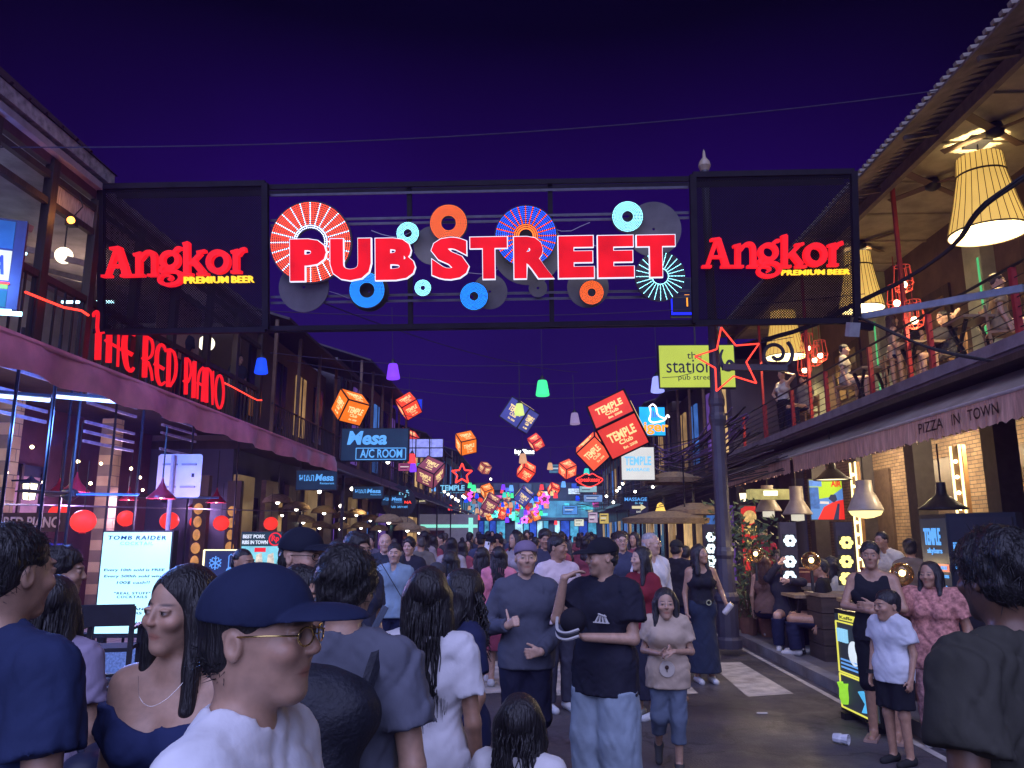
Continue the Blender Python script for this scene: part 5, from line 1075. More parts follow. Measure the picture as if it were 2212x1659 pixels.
table('pale topped cafe table in front of the smoking man', 3.98, 11.35, .8, .6); table('cafe table inside by the plants', 5.6, 11.6)
def glass(label, c, h=.17, r=.04, m=None):
    o = thing('beer_glass', label, 'glass', c); MB().lathe([(.001, 0), (r * .8, 0), (r, h), (r * .93, h), (r * .74, .01)], 12).build('glass', mat('clear_glass', (.5, .48, .45), .08, .1), o, True); MB().lathe([(.001, .012), (r * .72, .012), (r * .82, h * .75), (.001, h * .75)], 12).build('beer', emit('beer_amber', (.7, .35, .05), .25, .1), o)
glass('half full beer glass on the pale cafe table', (4.05, 11.25, .885))
# ================================================================== lightboxes on the right pavement
def lightbox(name, label, bl, br, h, zb=.05, m=None, tilt=0):
    bl, br = Vector(bl), Vector(br); d = br - bl; o = thing(name, label, 'lightbox', (bl.x, bl.y, 0), (0, 0, math.atan2(d.y, d.x))); w = d.length
    MB().ab((-.03, 0, zb), (w + .03, .14, zb + h)).build('housing', mBlack, o); MB().ab((0, -.012, zb + .04), (w, -.001, zb + h - .04)).build('face', m, o)
    for k in (.1, w - .1): MB().ab((k - .04, -.05, 0), (k + .04, .25, zb)).build('foot', mBlack, o)
    return o, w
mMenu = emit('menu_face', (.035, .045, .07), .5, .2, base=(.03, .03, .04)); mMY = emit('menu_yellow', (.9, .85, .12), .9, .05); mMW = emit('menu_white', (.75, .85, .95), .95, .15, 6); mMG = emit('menu_green', (.35, .8, .05), .9, .15, 8)
o, w = lightbox('menu_lightbox', 'waist-high lit menu board with yellow frames behind the tank top man', PZ(1822, 1548, 0), PZ(1905, 1590, 0), .93, .06, mMenu)
for z0, z1 in ((.42, .88), (.1, .40)):
    for a, b in (((.03, z0), (w - .03, z0)), ((.03, z1), (w - .03, z1)), ((.03, z0), (.03, z1)), ((w - .03, z0), (w - .03, z1))): MB().beam((a[0], -.018, a[1]), (b[0], -.018, b[1]), .012, .012).build('frame_line', mMY, o)
MB().ab((.1, -.02, .9), (w - .12, -.014, .955)).build('title_bar', mMY, o); letters(o, 'Kaffe Sai', (w * .48, .927), w * .6, .03, mInk, .003, -.024)
for k in range(4): MB().tube([(.09 + k * .05, -.022, .70), (.09 + k * .05, -.022, .82)], .02, 8).build('drink_picture', emit('menu_lightblue', (.3, .65, .9), .9, .1), o)
MB().lathe([(.001, -.02), (.11, -.02), (.11, -.014)], 20, (w * .5, 0, .62), axis='y').build('dish_picture', mMW, o)
for k in range(3): MB().ab((.08, -.02, .46 + k * .035), (w - .14 - .05 * (k % 2), -.014, .475 + k * .035)).build('text_bar', emit('menu_blue', (.15, .4, .9), .9, .1), o)
MB().lathe([(.03, .14), (.05, .2), (.045, .28), (.06, .33)], 10, (.13, -.03, 0)).build('drink_picture', mMG, o); MB().lathe([(.04, .15), (.01, .22), (.06, .32)], 10, (w * .75, -.03, 0)).build('drink_picture', emit('menu_cyan', (.1, .5, .9), .9, .1), o)
o, w = lightbox('bar_lightbox', 'tall dark lightbox with blue temple lettering and happy hour text', P(2008, 1320, 8.4), P(2066, 1325, 7.9), 1.85, .05, emit('bar_face', (.03, .035, .055), .5, .25, base=(.03, .03, .04)))
zz = lambda t_: .05 + 1.85 * (1 - t_)
letters(o, 'TEMPLE', (w * .45, zz(.12)), w * .62, .17, mMesaB, .03); letters(o, 'skybars', (w * .5, zz(.20)), w * .55, .07, mMesaB, .012); letters(o, 'HAPPY HOUR', (w * .27, zz(.285)), w * .42, .05, mMesaB, .02)
MB().ab((w * .5, -.02, zz(.305)), (w * .97, -.014, zz(.265))).build('orange_bar', emit('orange_bar', (.9, .22, .14), .9, .1), o); letters(o, 'ALL NIGHT', (w * .74, zz(.285)), w * .36, .035, mMesaB, .015, -.026); letters(o, 'BEER  COCKTAILS  SHOTS', (w * .5, zz(.33)), w * .85, .03, mMesaB, .01)
letters(o, 'BUY 2', (w * .32, zz(.41)), w * .32, .08, mMesaB, .03); letters(o, 'BUCKETS @', (w * .36, zz(.47)), w * .5, .07, mMesaB, .03); letters(o, 'FREE T-SHIRT', (w * .36, zz(.53)), w * .44, .05, mMesaB, .02)
m = MB(); stroke(m, [(w * .72, zz(.46)), (w * .72, zz(.41)), (w * .82, zz(.38)), (w * .92, zz(.41)), (w * .92, zz(.46)), (w * .88, zz(.48)), (w * .9, zz(.58)), (w * .76, zz(.58)), (w * .76, zz(.48))], .014, lambda u, v: (u, -.022, v), (0, .006, 0), False, True); m.build('bottle_outline', mMesaB, o)
MB().prism([(w * .55, zz(.63)), (w * .98, zz(.62)), (w * .98, zz(.7)), (w * .7, zz(.68))], -.022, -.014).build('blue_flash', emit('blue_flash', (.03, .04, .8), .9, .2), o)
o, w = lightbox('dark_board', 'unlit-looking black board with a big blue letter and a pale plant drawing', P(2072, 1325, 7.75), P(2212, 1330, 7.3), 1.85, .05, mat('board_black', (.02, .017, .02), .4))
letters(o, 'P', (w * .18, 1.5), .16, .25, mMesaB, -.012)
m = MB(); rr = random.Random(6)
for k in range(14): a = rr.uniform(.2, 2.9); m.prism([(w * .28 + .02 * k * .5, .95 + .03 * k), (w * .28 + .09 * math.cos(a) + .01 * k, .95 + .03 * k + .07 * math.sin(a)), (w * .28 + .03, .92 + .03 * k)], -.02 - .001 * k, -.014)
m.build('plant_drawing', emit('pale_leaf_print', (.6, .75, .35), .7, .3, 8), o)

# ================================================================== LEFT props
# promo lightbox
o, w, h = board('promo_lightbox', 'dazzling cyan-white cocktail promo lightbox with dark lettering', 'lightbox', 225, 1146, 355, 1372, 9.6, emit('promo_face', (.50, .92, 1), 1.35, .06, 1.5), .16, R(4))
mPI = emit('promo_ink', (.01, .07, .22), .6, 0, base=(.01, .03, .08)); mPI2 = emit('promo_pale_ink', (.30, .72, .82), .8, 0)
letters(o, 'TOMB RAIDER', (0, .43 * h), .82 * w, .04 * h, mPI, .016, shear=.15, space=1.2); letters(o, 'COCKTAIL', (0, .375 * h), .46 * w, .032 * h, mPI2, .0, space=1.2)
letters(o, 'Every 10th sold is FREE', (0, .115 * h), .84 * w, .032 * h, mPI, .006, shear=.2); letters(o, 'Every 500th sold wins', (0, .055 * h), .82 * w, .032 * h, mPI, .006, shear=.2); letters(o, '100$ cash!!', (0, -.005 * h), .45 * w, .03 * h, mPI, .0, shear=.2)
letters(o, '"REAL STUFF"', (0, -.105 * h), .5 * w, .024 * h, mPI, .01, space=1.2); letters(o, 'COCKTAILS', (0, -.14 * h), .42 * w, .024 * h, mPI, .01, space=1.2); letters(o, 'BELGIAN', (.0, -.255 * h), .34 * w, .022 * h, mPI, .012); letters(o, 'BEERS', (.03, -.295 * h), .24 * w, .022 * h, mPI, .012); letters(o, 'Duvel', (.36 * w, -.27 * h), .2 * w, .035 * h, mPI2, .01); letters(o, 'BEST IN TOWN', (.1 * w, -.385 * h), .55 * w, .024 * h, mPI, .012, space=1.2)
MB().lathe([(.001, 0), (.035, .005), (.006, .02), (.006, .07), (.05, .13), (.001, .13)], 12, (.38 * w, -.03, -.17 * h)).build('cocktail_picture', emit('promo_teal', (.05, .8, .7), .9, 0), o)
MB().ab((-w / 2 - .03, -.02, -h / 2 - .03), (w / 2 + .03, .18, -h / 2 - .001)).build('bottom_rail', mBlack, o)
for sx_ in (-1, 1): MB().ab((sx_ * .35 - .04, .03, -o.location.z + .1), (sx_ * .35 + .04, .12, -h / 2 - .03)).build('leg', mBlack, o)
pd = thing('planter', 'woven bluish planter under the promo lightbox', 'planter', (o.location.x - .15, o.location.y - .35, .1)); MB().ab((-.7, -.15, 0), (.9, .2, .32)).build('basket', mat('woven_pale', (.35, .45, .55), .7, .5, 40, .6), pd)
# snow thermometer board + pork board
o, w, h = board('aircon_board', 'dark board with blue snowflake and thermometer in a lit frame', 'sign', 443, 1188, 522, 1262, 13, emit('aircon_face', (.03, .05, .18), .6, .2), .08)
mIce = emit('ice_blue', (.12, .36, 1), 1.1, 0); m = MB()
for k in range(6):
    a = k * math.pi / 3 + math.pi / 6; cx, cz = -.2 * w, .12 * h; R_ = .17 * w
    stroke(m, [(cx, cz), (cx + R_ * math.cos(a), cz + R_ * math.sin(a))], .018, lambda u, v, k=k: (u, -.02 - .001 * k, v), (0, .006, 0))
    for q in (-.5, .5): stroke(m, [(cx + .6 * R_ * math.cos(a), cz + .6 * R_ * math.sin(a)), (cx + .9 * R_ * math.cos(a + q), cz + .9 * R_ * math.sin(a + q))], .012, lambda u, v, k=k: (u, -.027 - .001 * k, v), (0, .006, 0))
m.build('snowflake', mIce, o)
m = MB(); stroke(m, [(.14 * w, -.05 * h), (.14 * w, .32 * h), (.19 * w, .38 * h), (.24 * w, .32 * h), (.24 * w, -.05 * h)], .014, lambda u, v: (u, -.02, v), (0, .006, 0), False); m.lathe([(.001, -.02), (.07, -.02), (.07, -.012)], 14, (.19 * w, 0, -.12 * h), axis='y'); m.build('thermometer', mIce, o)
letters(o, 'AIRCON', (.12 * w, -.36 * h), .6 * w, .16 * h, mMW, .03)
for a, b in (((-.5, .5), (.5, .5)), ((-.5, .5), (-.5, -.5))): MB().beam((a[0] * w, -.03, a[1] * h), (b[0] * w, -.03, b[1] * h), .025, .02).build('lit_edge', emit('lit_edge', (1, .85, .5), 2, 0), o)
for sx_ in (-.4, .4): MB().ab((sx_ * w - .03, .02, -o.location.z), (sx_ * w + .03, .07, -h / 2)).build('leg', mBlack, o)
o, w, h = board('food_board', 'lit food board reading best pork ribs in town with a red round logo', 'sign', 522, 1148, 606, 1232, 14.5, emit('pork_face', (.25, .75, .85), .85, .3, 4), .08)
MB().ab((-.49 * w, -.016, .12 * h), (.49 * w, -.0125, .48 * h)).build('header', emit('pork_header', (.008, .06, .09), .6, .1), o); letters(o, 'BEST PORK', (-.18 * w, .37 * h), .54 * w, .1 * h, mMW, .03, -.024); letters(o, 'RIBS IN TOWN', (-.15 * w, .22 * h), .62 * w, .1 * h, mMW, .03, -.024)
m = MB(); m.lathe([(.13 * w, -.03), (.16 * w, -.03), (.16 * w, -.02), (.13 * w, -.02), (.13 * w, -.03)], 24, (.34 * w, 0, .3 * h), axis='y'); m.build('logo_ring', emit('logo_red', (.9, .02, .03), 1, 0), o); letters(o, 'Rp', (.34 * w, .3 * h), .18 * w, .2 * h, MATS['logo_red'], .03, -.03); MB().ab((-.15 * w, -.02, -.03 * h), (.12 * w, -.015, .08 * h)).build('price_tag', MATS['logo_red'], o)
for k in range(3): MB().prism([(-.4*w + .28*w*k, -.45*h), (-.2*w + .28*w*k, -.45*h), (-.25*w + .28*w*k, -.05*h), (-.38*w + .28*w*k, -.1*h)], -.02, -.015).build('food_picture', emit('pork_food', (.8, .75, .6), .9, .5, 12), o)
for sx_ in (-.4, .4): MB().ab((sx_ * w - .03, .02, -o.location.z), (sx_ * w + .03, .07, -h / 2)).build('leg', mBlack, o)
# back of a traffic sign on its pole
c = P(384, 1027, 10.3); o = thing('traffic_sign', 'back of a rounded white traffic sign on a steel pole', 'traffic sign', (P(372, 1027, 10.3).x, 10.3, 0)); w = wpx(98, 10.3); h = wpx(94, 10.3); dx = c.x - o.location.x
rp_ = []
for cx, cz, a0 in ((w/2-.04, h/2-.04, 0), (-w/2+.04, h/2-.04, 90), (-w/2+.04, -h/2+.04, 180), (w/2-.04, -h/2+.04, 270)):
    for k in range(4): a = R(a0 + k * 30); rp_.append((dx + cx + .04 * math.cos(a), c.z + cz + .04 * math.sin(a)))
MB().prism(rp_, .04, .045).build('plate', mat('sign_back', (.62, .6, .68), .45, .12, 6), o); MB().tube([(0, 0, 0), (0, 0, c.z + h / 2 - .02)], .03, 10).build('pole', mat('galvanised', (.3, .28, .36), .45, .25), o)
for z in (-.26, .26): 
    for q in (-1, 1): MB().ab((dx + q * .13 - .1, .02, c.z + z * h - .012), (dx + q * .13 + .1, .038, c.z + z * h + .012)).build('bracket', MATS['galvanised'], o)
MB().ab((dx + .17, .036, c.z - .02), (dx + .205, .039, c.z + .03)).build('sticker', mInk, o)
# red round lanterns & pagoda shades
lant_me = MB().sphere((0, 0, 0), .15, 20, 12, sc=(1, 1, .94)).mesh('paper_globe', True)
mLan = emit('paper_red', (1, .045, .03), .95, .12, 3)
for px, py, r_ in ((127, 1110, 21), (180, 1126, 26), (272, 1120, 18), (366, 1125, 20), (424, 1127, 14), (478, 1130, 17), (585, 1131, 15)):
    Y = .15 * F / r_; o = thing('paper_lantern', 'red round paper lantern strung below the maroon canopy', 'lantern', P(px, py, Y), group='red paper lanterns below the canopy'); link('paper_globe', lant_me, mLan, o); MB().tube([(0, 0, .13), (0, 0, .75)], .006, 4).build('cord', mCable, o)
    MB().lathe([(.03, -.135), (.045, -.15), (.001, -.15)], 8).build('base_ring', mRedP, o)
pag_me = MB().lathe([(.008, .26), (.02, .2), (.06, .12), (.13, .05), (.175, .005), (.17, 0), (.12, .04), (.02, .15)], 20).mesh('pagoda_shade', True)
for px, py, w_ in ((350, 1056, 62), (165, 1043, 59), (128, 1050, 45), (279, 1067, 40), (468, 1071, 44), (424, 1085, 33)):
    Y = .35 * F / w_; c = P(px, py, Y); c.z -= .12; o = thing('pagoda_lamp', 'maroon concave lampshade hanging below the canopy', 'lamp', c, group='maroon lampshades below the canopy'); link('shade', pag_me, mat('maroon_enamel', (.28, .02, .035), .3, .15), o); MB().tube([(0, 0, .24), (0, 0, .9)], .009, 4).build('cord', mCable, o); MB().sphere((0, 0, .03), .03, 8, 6).build('bulb', mWarm, o); lamp(o, (0, 0, -.12), 42, (.75, .45, 1), .08)
o = thing('coach_lantern', 'bright coach lantern on a pillar under the canopy', 'lantern', P(64, 1064, 9.2)); MB().lathe([(.001, .12), (.09, .1), (.07, -.08), (.001, -.09)], 6).build('glass', emit('coach_glass', (1, .88, .6), 3.2, .05), o); MB().lathe([(.01, .2), (.05, .16), (.13, .115), (.12, .1)], 6).build('cap', mBlack, o); 
m = MB()
for k in range(6): a = k * math.pi / 3; m.tube([(.094 * math.cos(a), .094 * math.sin(a), .1), (.073 * math.cos(a), .073 * math.sin(a), -.09)], .006, 4)
m.build('glazing_bars', mBlack, o); MB().beam((0, 0, .15), (-.3, .1, .15), .02).build('bracket', mBlack, o); lamp(o, (.2, -.2, .0), 12, (1, .8, .5), .06)
for lab, px, py, bl in (('ceiling fan with sky-blue lit blade under the canopy', 150, 1072, 0), ('ceiling fan with mint-lit blade further under the canopy', 355, 1078, 1)):
    Y = 9.3 if bl == 0 else 11.5; o = thing('ceiling_fan', lab, 'fan', P(px, py, Y)); MB().lathe([(.02, .6), (.02, .1), (.09, .07), (.1, 0), (.04, -.05)], 12).build('motor', mBlack, o)
    for k in range(3): a = k * 2.1 + .35; MB().box((.42 * math.cos(a), .42 * math.sin(a), .03), (.68, .12, .012), (R(12), 0, a)).build('blade', mat('blue_lit_blade', (.12, .35, .7), .35) if k == 0 else mWoodD, o)  # blue reflection put into the colour of one blade
# bar shelving text + rail
for px0, px1, py, Y, lab in ((0, 640, 1090, 9.3, 'long thin dark rail carrying the red lanterns'),):
    a, b = P(-40, 1088, 8.6), P(660, 1105, 17.5); tag(MB().tube([a, b], .012, 5).build('lantern_rail', mSteel), lab, 'rail')
# neon bar name at far left inside
o = thing('bar_name_sign', 'dim interior bar sign lettering over blue lit bottles', 'sign', P(70, 1128, 11.5)); MB().ab((-.5, 0, -.14), (.5, .05, .14)).build('backing', mWoodD, o); letters(o, 'RED PIANO', (0, 0), .85, .16, mat('cream_letter', (.5, .42, .36), .6), .02); m = MB(); rr = random.Random(1)
for k in range(26): m.lathe([(.03, 0), (.03, .14), (.012, .18), (.012, .24)], 8, (-.45 + .04 * k * .9, .1, -.55 + .0 * k))
stuff(m.build('bottle_row', emit('bottle_blue', (.05, .06, .7), .6, .6, 9), o)); MB().ab((-.55, .02, -.58), (.55, .25, -.55)).build('shelf', mWoodD, o)
# orange vertical rock-lit pillar strips
for px, Y in ((424, 14.5), (497, 16)):
    c = P(px, 1160, Y); o = thing('lit_stone_strip', 'vertical strip of amber-lit stones on a pillar', 'pillar', (c.x, c.y, .1), group='amber stone strips'); 
    for k in range(9): MB().sphere((0, 0, .15 + k * .24), .1, 9, 6, sc=(.7 + .2 * ((k * 7) % 3) / 2, .4, 1.05)).build('stone', emit('amber_stone', (.9, .42, .12), .55, .5, 7), o)
    MB().ab((-.14, .05, 0), (.14, .2, 2.7)).build('backing', mWoodD, o)
# director style bar stools
def stool(label, x, y, rz):
    o = thing('bar_stool', label, 'stool', (x, y, .12), (0, 0, rz)); o.scale = (.86, .86, .82); m = mat('black_wood', (.012, .012, .018), .45, .2)
    for sx_ in (-1, 1):
        MB().beam((sx_ * .24, .2, 0), (sx_ * .24, .2, 1.18), .045).build('rear_leg', m, o); MB().beam((sx_ * .24, -.2, 0), (sx_ * .24, -.2, .95), .045).build('front_leg', m, o); MB().beam((sx_ * .25, -.24, .96), (sx_ * .25, .24, .96), .06, .03).build('armrest', m, o); MB().beam((sx_ * .24, -.2, .3), (sx_ * .24, .2, .3), .03).build('side_rung', m, o)
    for y_, z in ((-.2, .2), (.2, .35), (-.2, .42)): MB().beam((-.24, y_, z), (.24, y_, z), .035).build('rung', m, o)
    MB().ab((-.24, -.22, .72), (.24, .22, .76)).build('seat', mat('black_canvas', (.02, .02, .03), .8), o); MB().ab((-.25, .185, .98), (.25, .215, 1.2)).build('backrest', MATS['black_canvas'], o)
p = P(235, 1400, 7.0); stool('black bar stool facing away in front of the promo lightbox', p.x, p.y, R(195)); p = P(150, 1400, 7.8); stool('black bar stool turned sideways by the mauve-shirted girl', p.x - .1, p.y, R(150))
# bottle litter on the road
o = thing('crushed_cup', 'crumpled clear plastic cup on the road by the flip-flops', 'litter', PZ(1818, 1608, 0), (R(90), 0, R(50))); MB().lathe([(.001, -.06), (.035, -.06), (.042, -.01), (.036, .01), (.045, .06), (.04, .06), (.03, -.05)], 10, (0, .045, 0)).build('cup', mat('clear_plastic', (.6, .6, .62), .15, .3), o)
tag(MB().ab((-.05, -.02, 0), (.05, .02, .008)).build('paper_scrap', mat('scrap_white', (.6, .55, .5), .8)), 'tiny white paper scrap lying on the road', 'litter').location = PZ(1646, 1541, .004)
# ================================================================== people: bodies and clothes grown as smooth implicit surfaces
def axis_(lo, hi, h, refs):
    out = [lo]; x = lo
    while x < hi:
        st = h
        for c, r, hf in refs:
            if c - r - st < x < c + r: st = min(st, hf)
        x += st; out.append(x)
    return np.array(out)
def vnoise(X, Y, Z, seed, f, an=(1, 1, 1)):
    r = np.random.default_rng(seed); s = 0
    for k in range(5):
        w = r.normal(0, 1, 3) * np.array(an); w = w / np.linalg.norm(w) * f * (.6 + .5 * k); ph = r.uniform(0, 6.28); s = s + np.sin(X * w[0] + Y * w[1] + Z * w[2] + ph + 1.3 * np.sin(X * w[2] * .7 + Z * w[0] * .6)) / (1 + .6 * k)
    return s / 2.2
def folds(X, Y, Z, seed, f, an):
    r = np.random.default_rng(seed); s = 0
    for k in range(4):
        w = r.normal(0, 1, 3) * np.array(an); w = w / np.linalg.norm(w) * f * (.55 + .45 * k); ph = r.uniform(0, 6.28)
        m = .5 + .5 * np.sin(X * w[1] * .35 + Y * w[0] * .3 + Z * w[1] * .4 + ph * 2)
        s = s + m * (1 - 2 * np.abs(np.sin(.5 * (X * w[0] + Y * w[1] + Z * w[2]) + ph + .9 * np.sin(X * w[2] * .5 + Z * w[0] * .45)))) / (1 + .5 * k)
    return s / 1.6
def sdf_mesh(prims, h, refs=(), noise=None, pad=.03):
    """prims: dicts (t='rc'|'el'); op '+', '-', 'cut'. Returns verts, quads (naive surface nets on a graded grid)"""
    lo = np.array([9., 9, 9]); hi = -lo
    for p in prims:
        if p['t'] == 'pl' or p.get('op', '+') != '+': continue
        if p['t'] == 'rc':
            r = max(p['ra'], p['rb'])
            for q in (p['a'], p['b']): lo = np.minimum(lo, np.array(q) - r); hi = np.maximum(hi, np.array(q) + r)
        else:
            r = max(p['r']); lo = np.minimum(lo, np.array(p['c']) - r); hi = np.maximum(hi, np.array(p['c']) + r)
    lo -= pad; hi += pad
    ax = [axis_(lo[i], hi[i], h, [(c[i], r, hf) for c, r, hf in refs]) for i in range(3)]
    V = np.full([len(a) for a in ax], .12, np.float32)
    for p in prims:
        op = p.get('op', '+'); k = p.get('k', .02)
        if p['t'] == 'pl': continue
        if p['t'] == 'rc':
            A = np.array(p['a'], float); B = np.array(p['b'], float); r = max(p['ra'], p['rb']); l2 = np.minimum(A, B) - r; h2 = np.maximum(A, B) + r
        else:
            r = max(p['r']); l2 = np.array(p['c']) - r; h2 = np.array(p['c']) + r
        m = .05 + k
        sl = tuple(slice(max(0, np.searchsorted(ax[i], l2[i] - m) - 1), np.searchsorted(ax[i], h2[i] + m) + 1) for i in range(3))
        X = ax[0][sl[0]][:, None, None]; Y = ax[1][sl[1]][None, :, None]; Z = ax[2][sl[2]][None, None, :]
        if X.size == 0 or Y.size == 0 or Z.size == 0: continue
        if p['t'] == 'rc':
            s = p.get('s', 1.); AB = B - A; L2 = AB @ AB + 1e-12
            dx, dy, dz = X - A[0], Y - A[1], Z - A[2]
            t = np.clip((dx * AB[0] + dy * AB[1] + dz * AB[2]) / L2, 0, 1)
            qx, qy, qz = dx - t * AB[0], (dy - t * AB[1]) / s, dz - t * AB[2]
            d = np.sqrt(qx * qx + qy * qy + qz * qz) - (p['ra'] + t * (p['rb'] - p['ra']))
            if p.get('clip'):
                n = AB / math.sqrt(L2); d = np.maximum(d, (X - B[0]) * n[0] + (Y - B[1]) * n[1] + (Z - B[2]) * n[2])
        else:
            c = p['c']; dx, dy, dz = X - c[0], Y - c[1], Z - c[2]; Rm = p.get('R'); rr = p['r']
            if Rm is not None:
                dx, dy, dz = [Rm[0][j] * dx + Rm[1][j] * dy + Rm[2][j] * dz for j in range(3)]
            a, b, e = dx / rr[0], dy / rr[1], dz / rr[2]
            k0 = np.sqrt(a * a + b * b + e * e) + 1e-9; k1 = np.sqrt((a / rr[0]) ** 2 + (b / rr[1]) ** 2 + (e / rr[2]) ** 2) + 1e-9
            d = k0 * (k0 - 1) / k1
        d = d.astype(np.float32); v = V[sl]
        if op == '+':
            hh = np.clip(.5 + .5 * (v - d) / k, 0, 1); V[sl] = v * (1 - hh) + d * hh - k * hh * (1 - hh)
        else:
            hh = np.clip(.5 - .5 * (v + d) / k, 0, 1); V[sl] = v * (1 - hh) - d * hh + k * hh * (1 - hh)
    if noise:
        amp, f, seed, *an = noise; an = an[0] if an else (1, 1, 1); X, Y, Z = np.meshgrid(*[a.astype(np.float32) for a in ax], indexing='ij', sparse=True)
        near = np.abs(V) < .06
        V = V + np.where(near, amp * (folds(X, Y, Z, seed, f, an) if an != (1, 1, 1) else vnoise(X, Y, Z, seed, f)), 0).astype(np.float32)
    for p in prims:
        if p['t'] != 'pl': continue
        n = np.array(p['n'], float); n /= np.linalg.norm(n); c = np.array(p['c'])
        d = ((ax[0] - c[0]) * n[0])[:, None, None] + ((ax[1] - c[1]) * n[1])[None, :, None] + ((ax[2] - c[2]) * n[2])[None, None, :]
        np.maximum(V, d.astype(np.float32), out=V)
    ins = V < 0; nx, ny, nz = V.shape
    cs = np.zeros((nx - 1, ny - 1, nz - 1), np.int8)
    for i in (0, 1):
        for j in (0, 1):
            for k in (0, 1): cs += ins[i:nx - 1 + i, j:ny - 1 + j, k:nz - 1 + k]
    act = (cs > 0) & (cs < 8); idx = np.argwhere(act)
    if len(idx) == 0: return np.zeros((0, 3)), np.zeros((0, 4), int)
    ids = np.full(act.shape, -1, np.int64); ids[act] = np.arange(len(idx))
    acc = np.zeros((len(idx), 3)); cnt = np.zeros(len(idx))
    I, J, K = idx.T
    for d_ in range(3):
        o = [q for q in range(3) if q != d_]
        for u in (0, 1):
            for v in (0, 1):
                off = [0, 0, 0]; off[o[0]] = u; off[o[1]] = v; e = list(off); e[d_] += 1
                a = V[I + off[0], J + off[1], K + off[2]]; b = V[I + e[0], J + e[1], K + e[2]]
                m = (a < 0) != (b < 0); t = np.where(m, a / np.where(m, a - b, 1), 0)
                pos = np.stack([I + off[0], J + off[1], K + off[2]], 1).astype(float); pos[:, d_] += t
                acc[m] += pos[m]; cnt[m] += 1
    g = acc / np.maximum(cnt, 1)[:, None]
    verts = np.stack([np.interp(g[:, i], np.arange(len(ax[i])), ax[i]) for i in range(3)], 1)
    quads = []
    for d_ in range(3):
        o = [(d_ + 1) % 3, (d_ + 2) % 3]
        s0 = [slice(None)] * 3; s1 = [slice(None)] * 3; s0[d_] = slice(0, -1); s1[d_] = slice(1, None)
        ch = ins[tuple(s0)] != ins[tuple(s1)]; e = np.argwhere(ch)
        ok = (e[:, o[0]] > 0) & (e[:, o[1]] > 0) & (e[:, o[0]] < V.shape[o[0]] - 1) & (e[:, o[1]] < V.shape[o[1]] - 1); e = e[ok]
        if len(e) == 0: continue
        f = []
        for u, v in ((1, 1), (0, 1), (0, 0), (1, 0)):
            q = e.copy(); q[:, o[0]] -= u; q[:, o[1]] -= v; f.append(ids[q[:, 0], q[:, 1], q[:, 2]])
        f = np.stack(f, 1); fl = ins[e[:, 0], e[:, 1], e[:, 2]]; f[~fl] = f[~fl][:, ::-1]; quads.append(f)
    return verts, np.concatenate(quads)
def np_mesh(name, v, f, col=None):
    me = bpy.data.meshes.new(name); me.vertices.add(len(v)); me.vertices.foreach_set('co', v.astype('f').ravel())
    me.loops.add(len(f) * 4); me.loops.foreach_set('vertex_index', f.astype('i').ravel()); me.polygons.add(len(f)); me.polygons.foreach_set('loop_start', np.arange(len(f), dtype='i') * 4)
    me.polygons.foreach_set('use_smooth', np.ones(len(f), bool)); me.update(calc_edges=True); me.validate()
    if col is not None:
        a = me.color_attributes.new('tint', 'FLOAT_COLOR', 'POINT'); c = np.ones((len(v), 4), 'f'); c[:, :3] = col; a.data.foreach_set('color', c.ravel())
    return me
# skin uses the painted tint; cloth and hair are plain procedural
def skinmat():
    if 'skin' in MATS: return MATS['skin']
    m = bpy.data.materials.new('skin'); m.use_nodes = True; t = m.node_tree; b = t.nodes['Principled BSDF']; b.inputs['Roughness'].default_value = .42; b.inputs['Specular IOR Level'].default_value = .45
    a = t.nodes.new('ShaderNodeVertexColor'); a.layer_name = 'tint'; n = t.nodes.new('ShaderNodeTexNoise'); n.inputs['Scale'].default_value = 35; n.inputs['Detail'].default_value = 4
    tcn = t.nodes.new('ShaderNodeTexCoord'); t.links.new(tcn.outputs['Object'], n.inputs['Vector'])
    mr = t.nodes.new('ShaderNodeMapRange'); mr.inputs[1].default_value = .3; mr.inputs[2].default_value = .7; mr.inputs[3].default_value = .86; mr.inputs[4].default_value = 1.12; t.links.new(n.outputs[0], mr.inputs[0])
    mm = t.nodes.new('ShaderNodeMix'); mm.data_type = 'RGBA'; mm.blend_type = 'MULTIPLY'; mm.inputs[0].default_value = 1; t.links.new(a.outputs[0], mm.inputs[6]); t.links.new(mr.outputs[0], mm.inputs[7]); t.links.new(mm.outputs[2], b.inputs['Base Color'])
    b.inputs['Subsurface Weight'].default_value = .08; b.inputs['Subsurface Radius'].default_value = (.01, .004, .002)
    MATS['skin'] = m; return m
def hairmat(c): return mat('hair_%d_%d_%d' % tuple(int(x * 999) for x in c), c, .42, .45, 60, .6, bscale=110, stretch=(1, 1, .12), spec=.5)
def cloth(c, kind='cotton'):
    if kind == 'print': return mat('print_%d_%d_%d' % tuple(int(x * 999) for x in c), c, .85, .6, 34, .05, bscale=200, spec=.2)
    return mat('%s_%d_%d_%d' % (kind, *[int(x * 999) for x in c]), c, .85, .14, 10, .30, bscale=15, spec=.2, stretch=(1, 1, .7))
SKIN = dict(light=(.54, .33, .24), tan=(.38, .21, .135), mid=(.46, .275, .19), dark=(.16, .085, .055))
BLK = (.012, .010, .012)
def rotm(yaw=0, pitch=0, roll=0): return np.array(Euler((R(pitch), R(roll), R(yaw))).to_matrix())
def rc(a, b, ra, rb=None, k=.02, s=1., clip=False, op='+'): return dict(t='rc', a=tuple(a), b=tuple(b), ra=ra, rb=ra if rb is None else rb, k=k, s=s, clip=clip, op=op)
def elp(c, r, k=.02, Rm=None, op='+'): return dict(t='el', c=tuple(c), r=tuple(r), k=k, R=Rm, op=op)
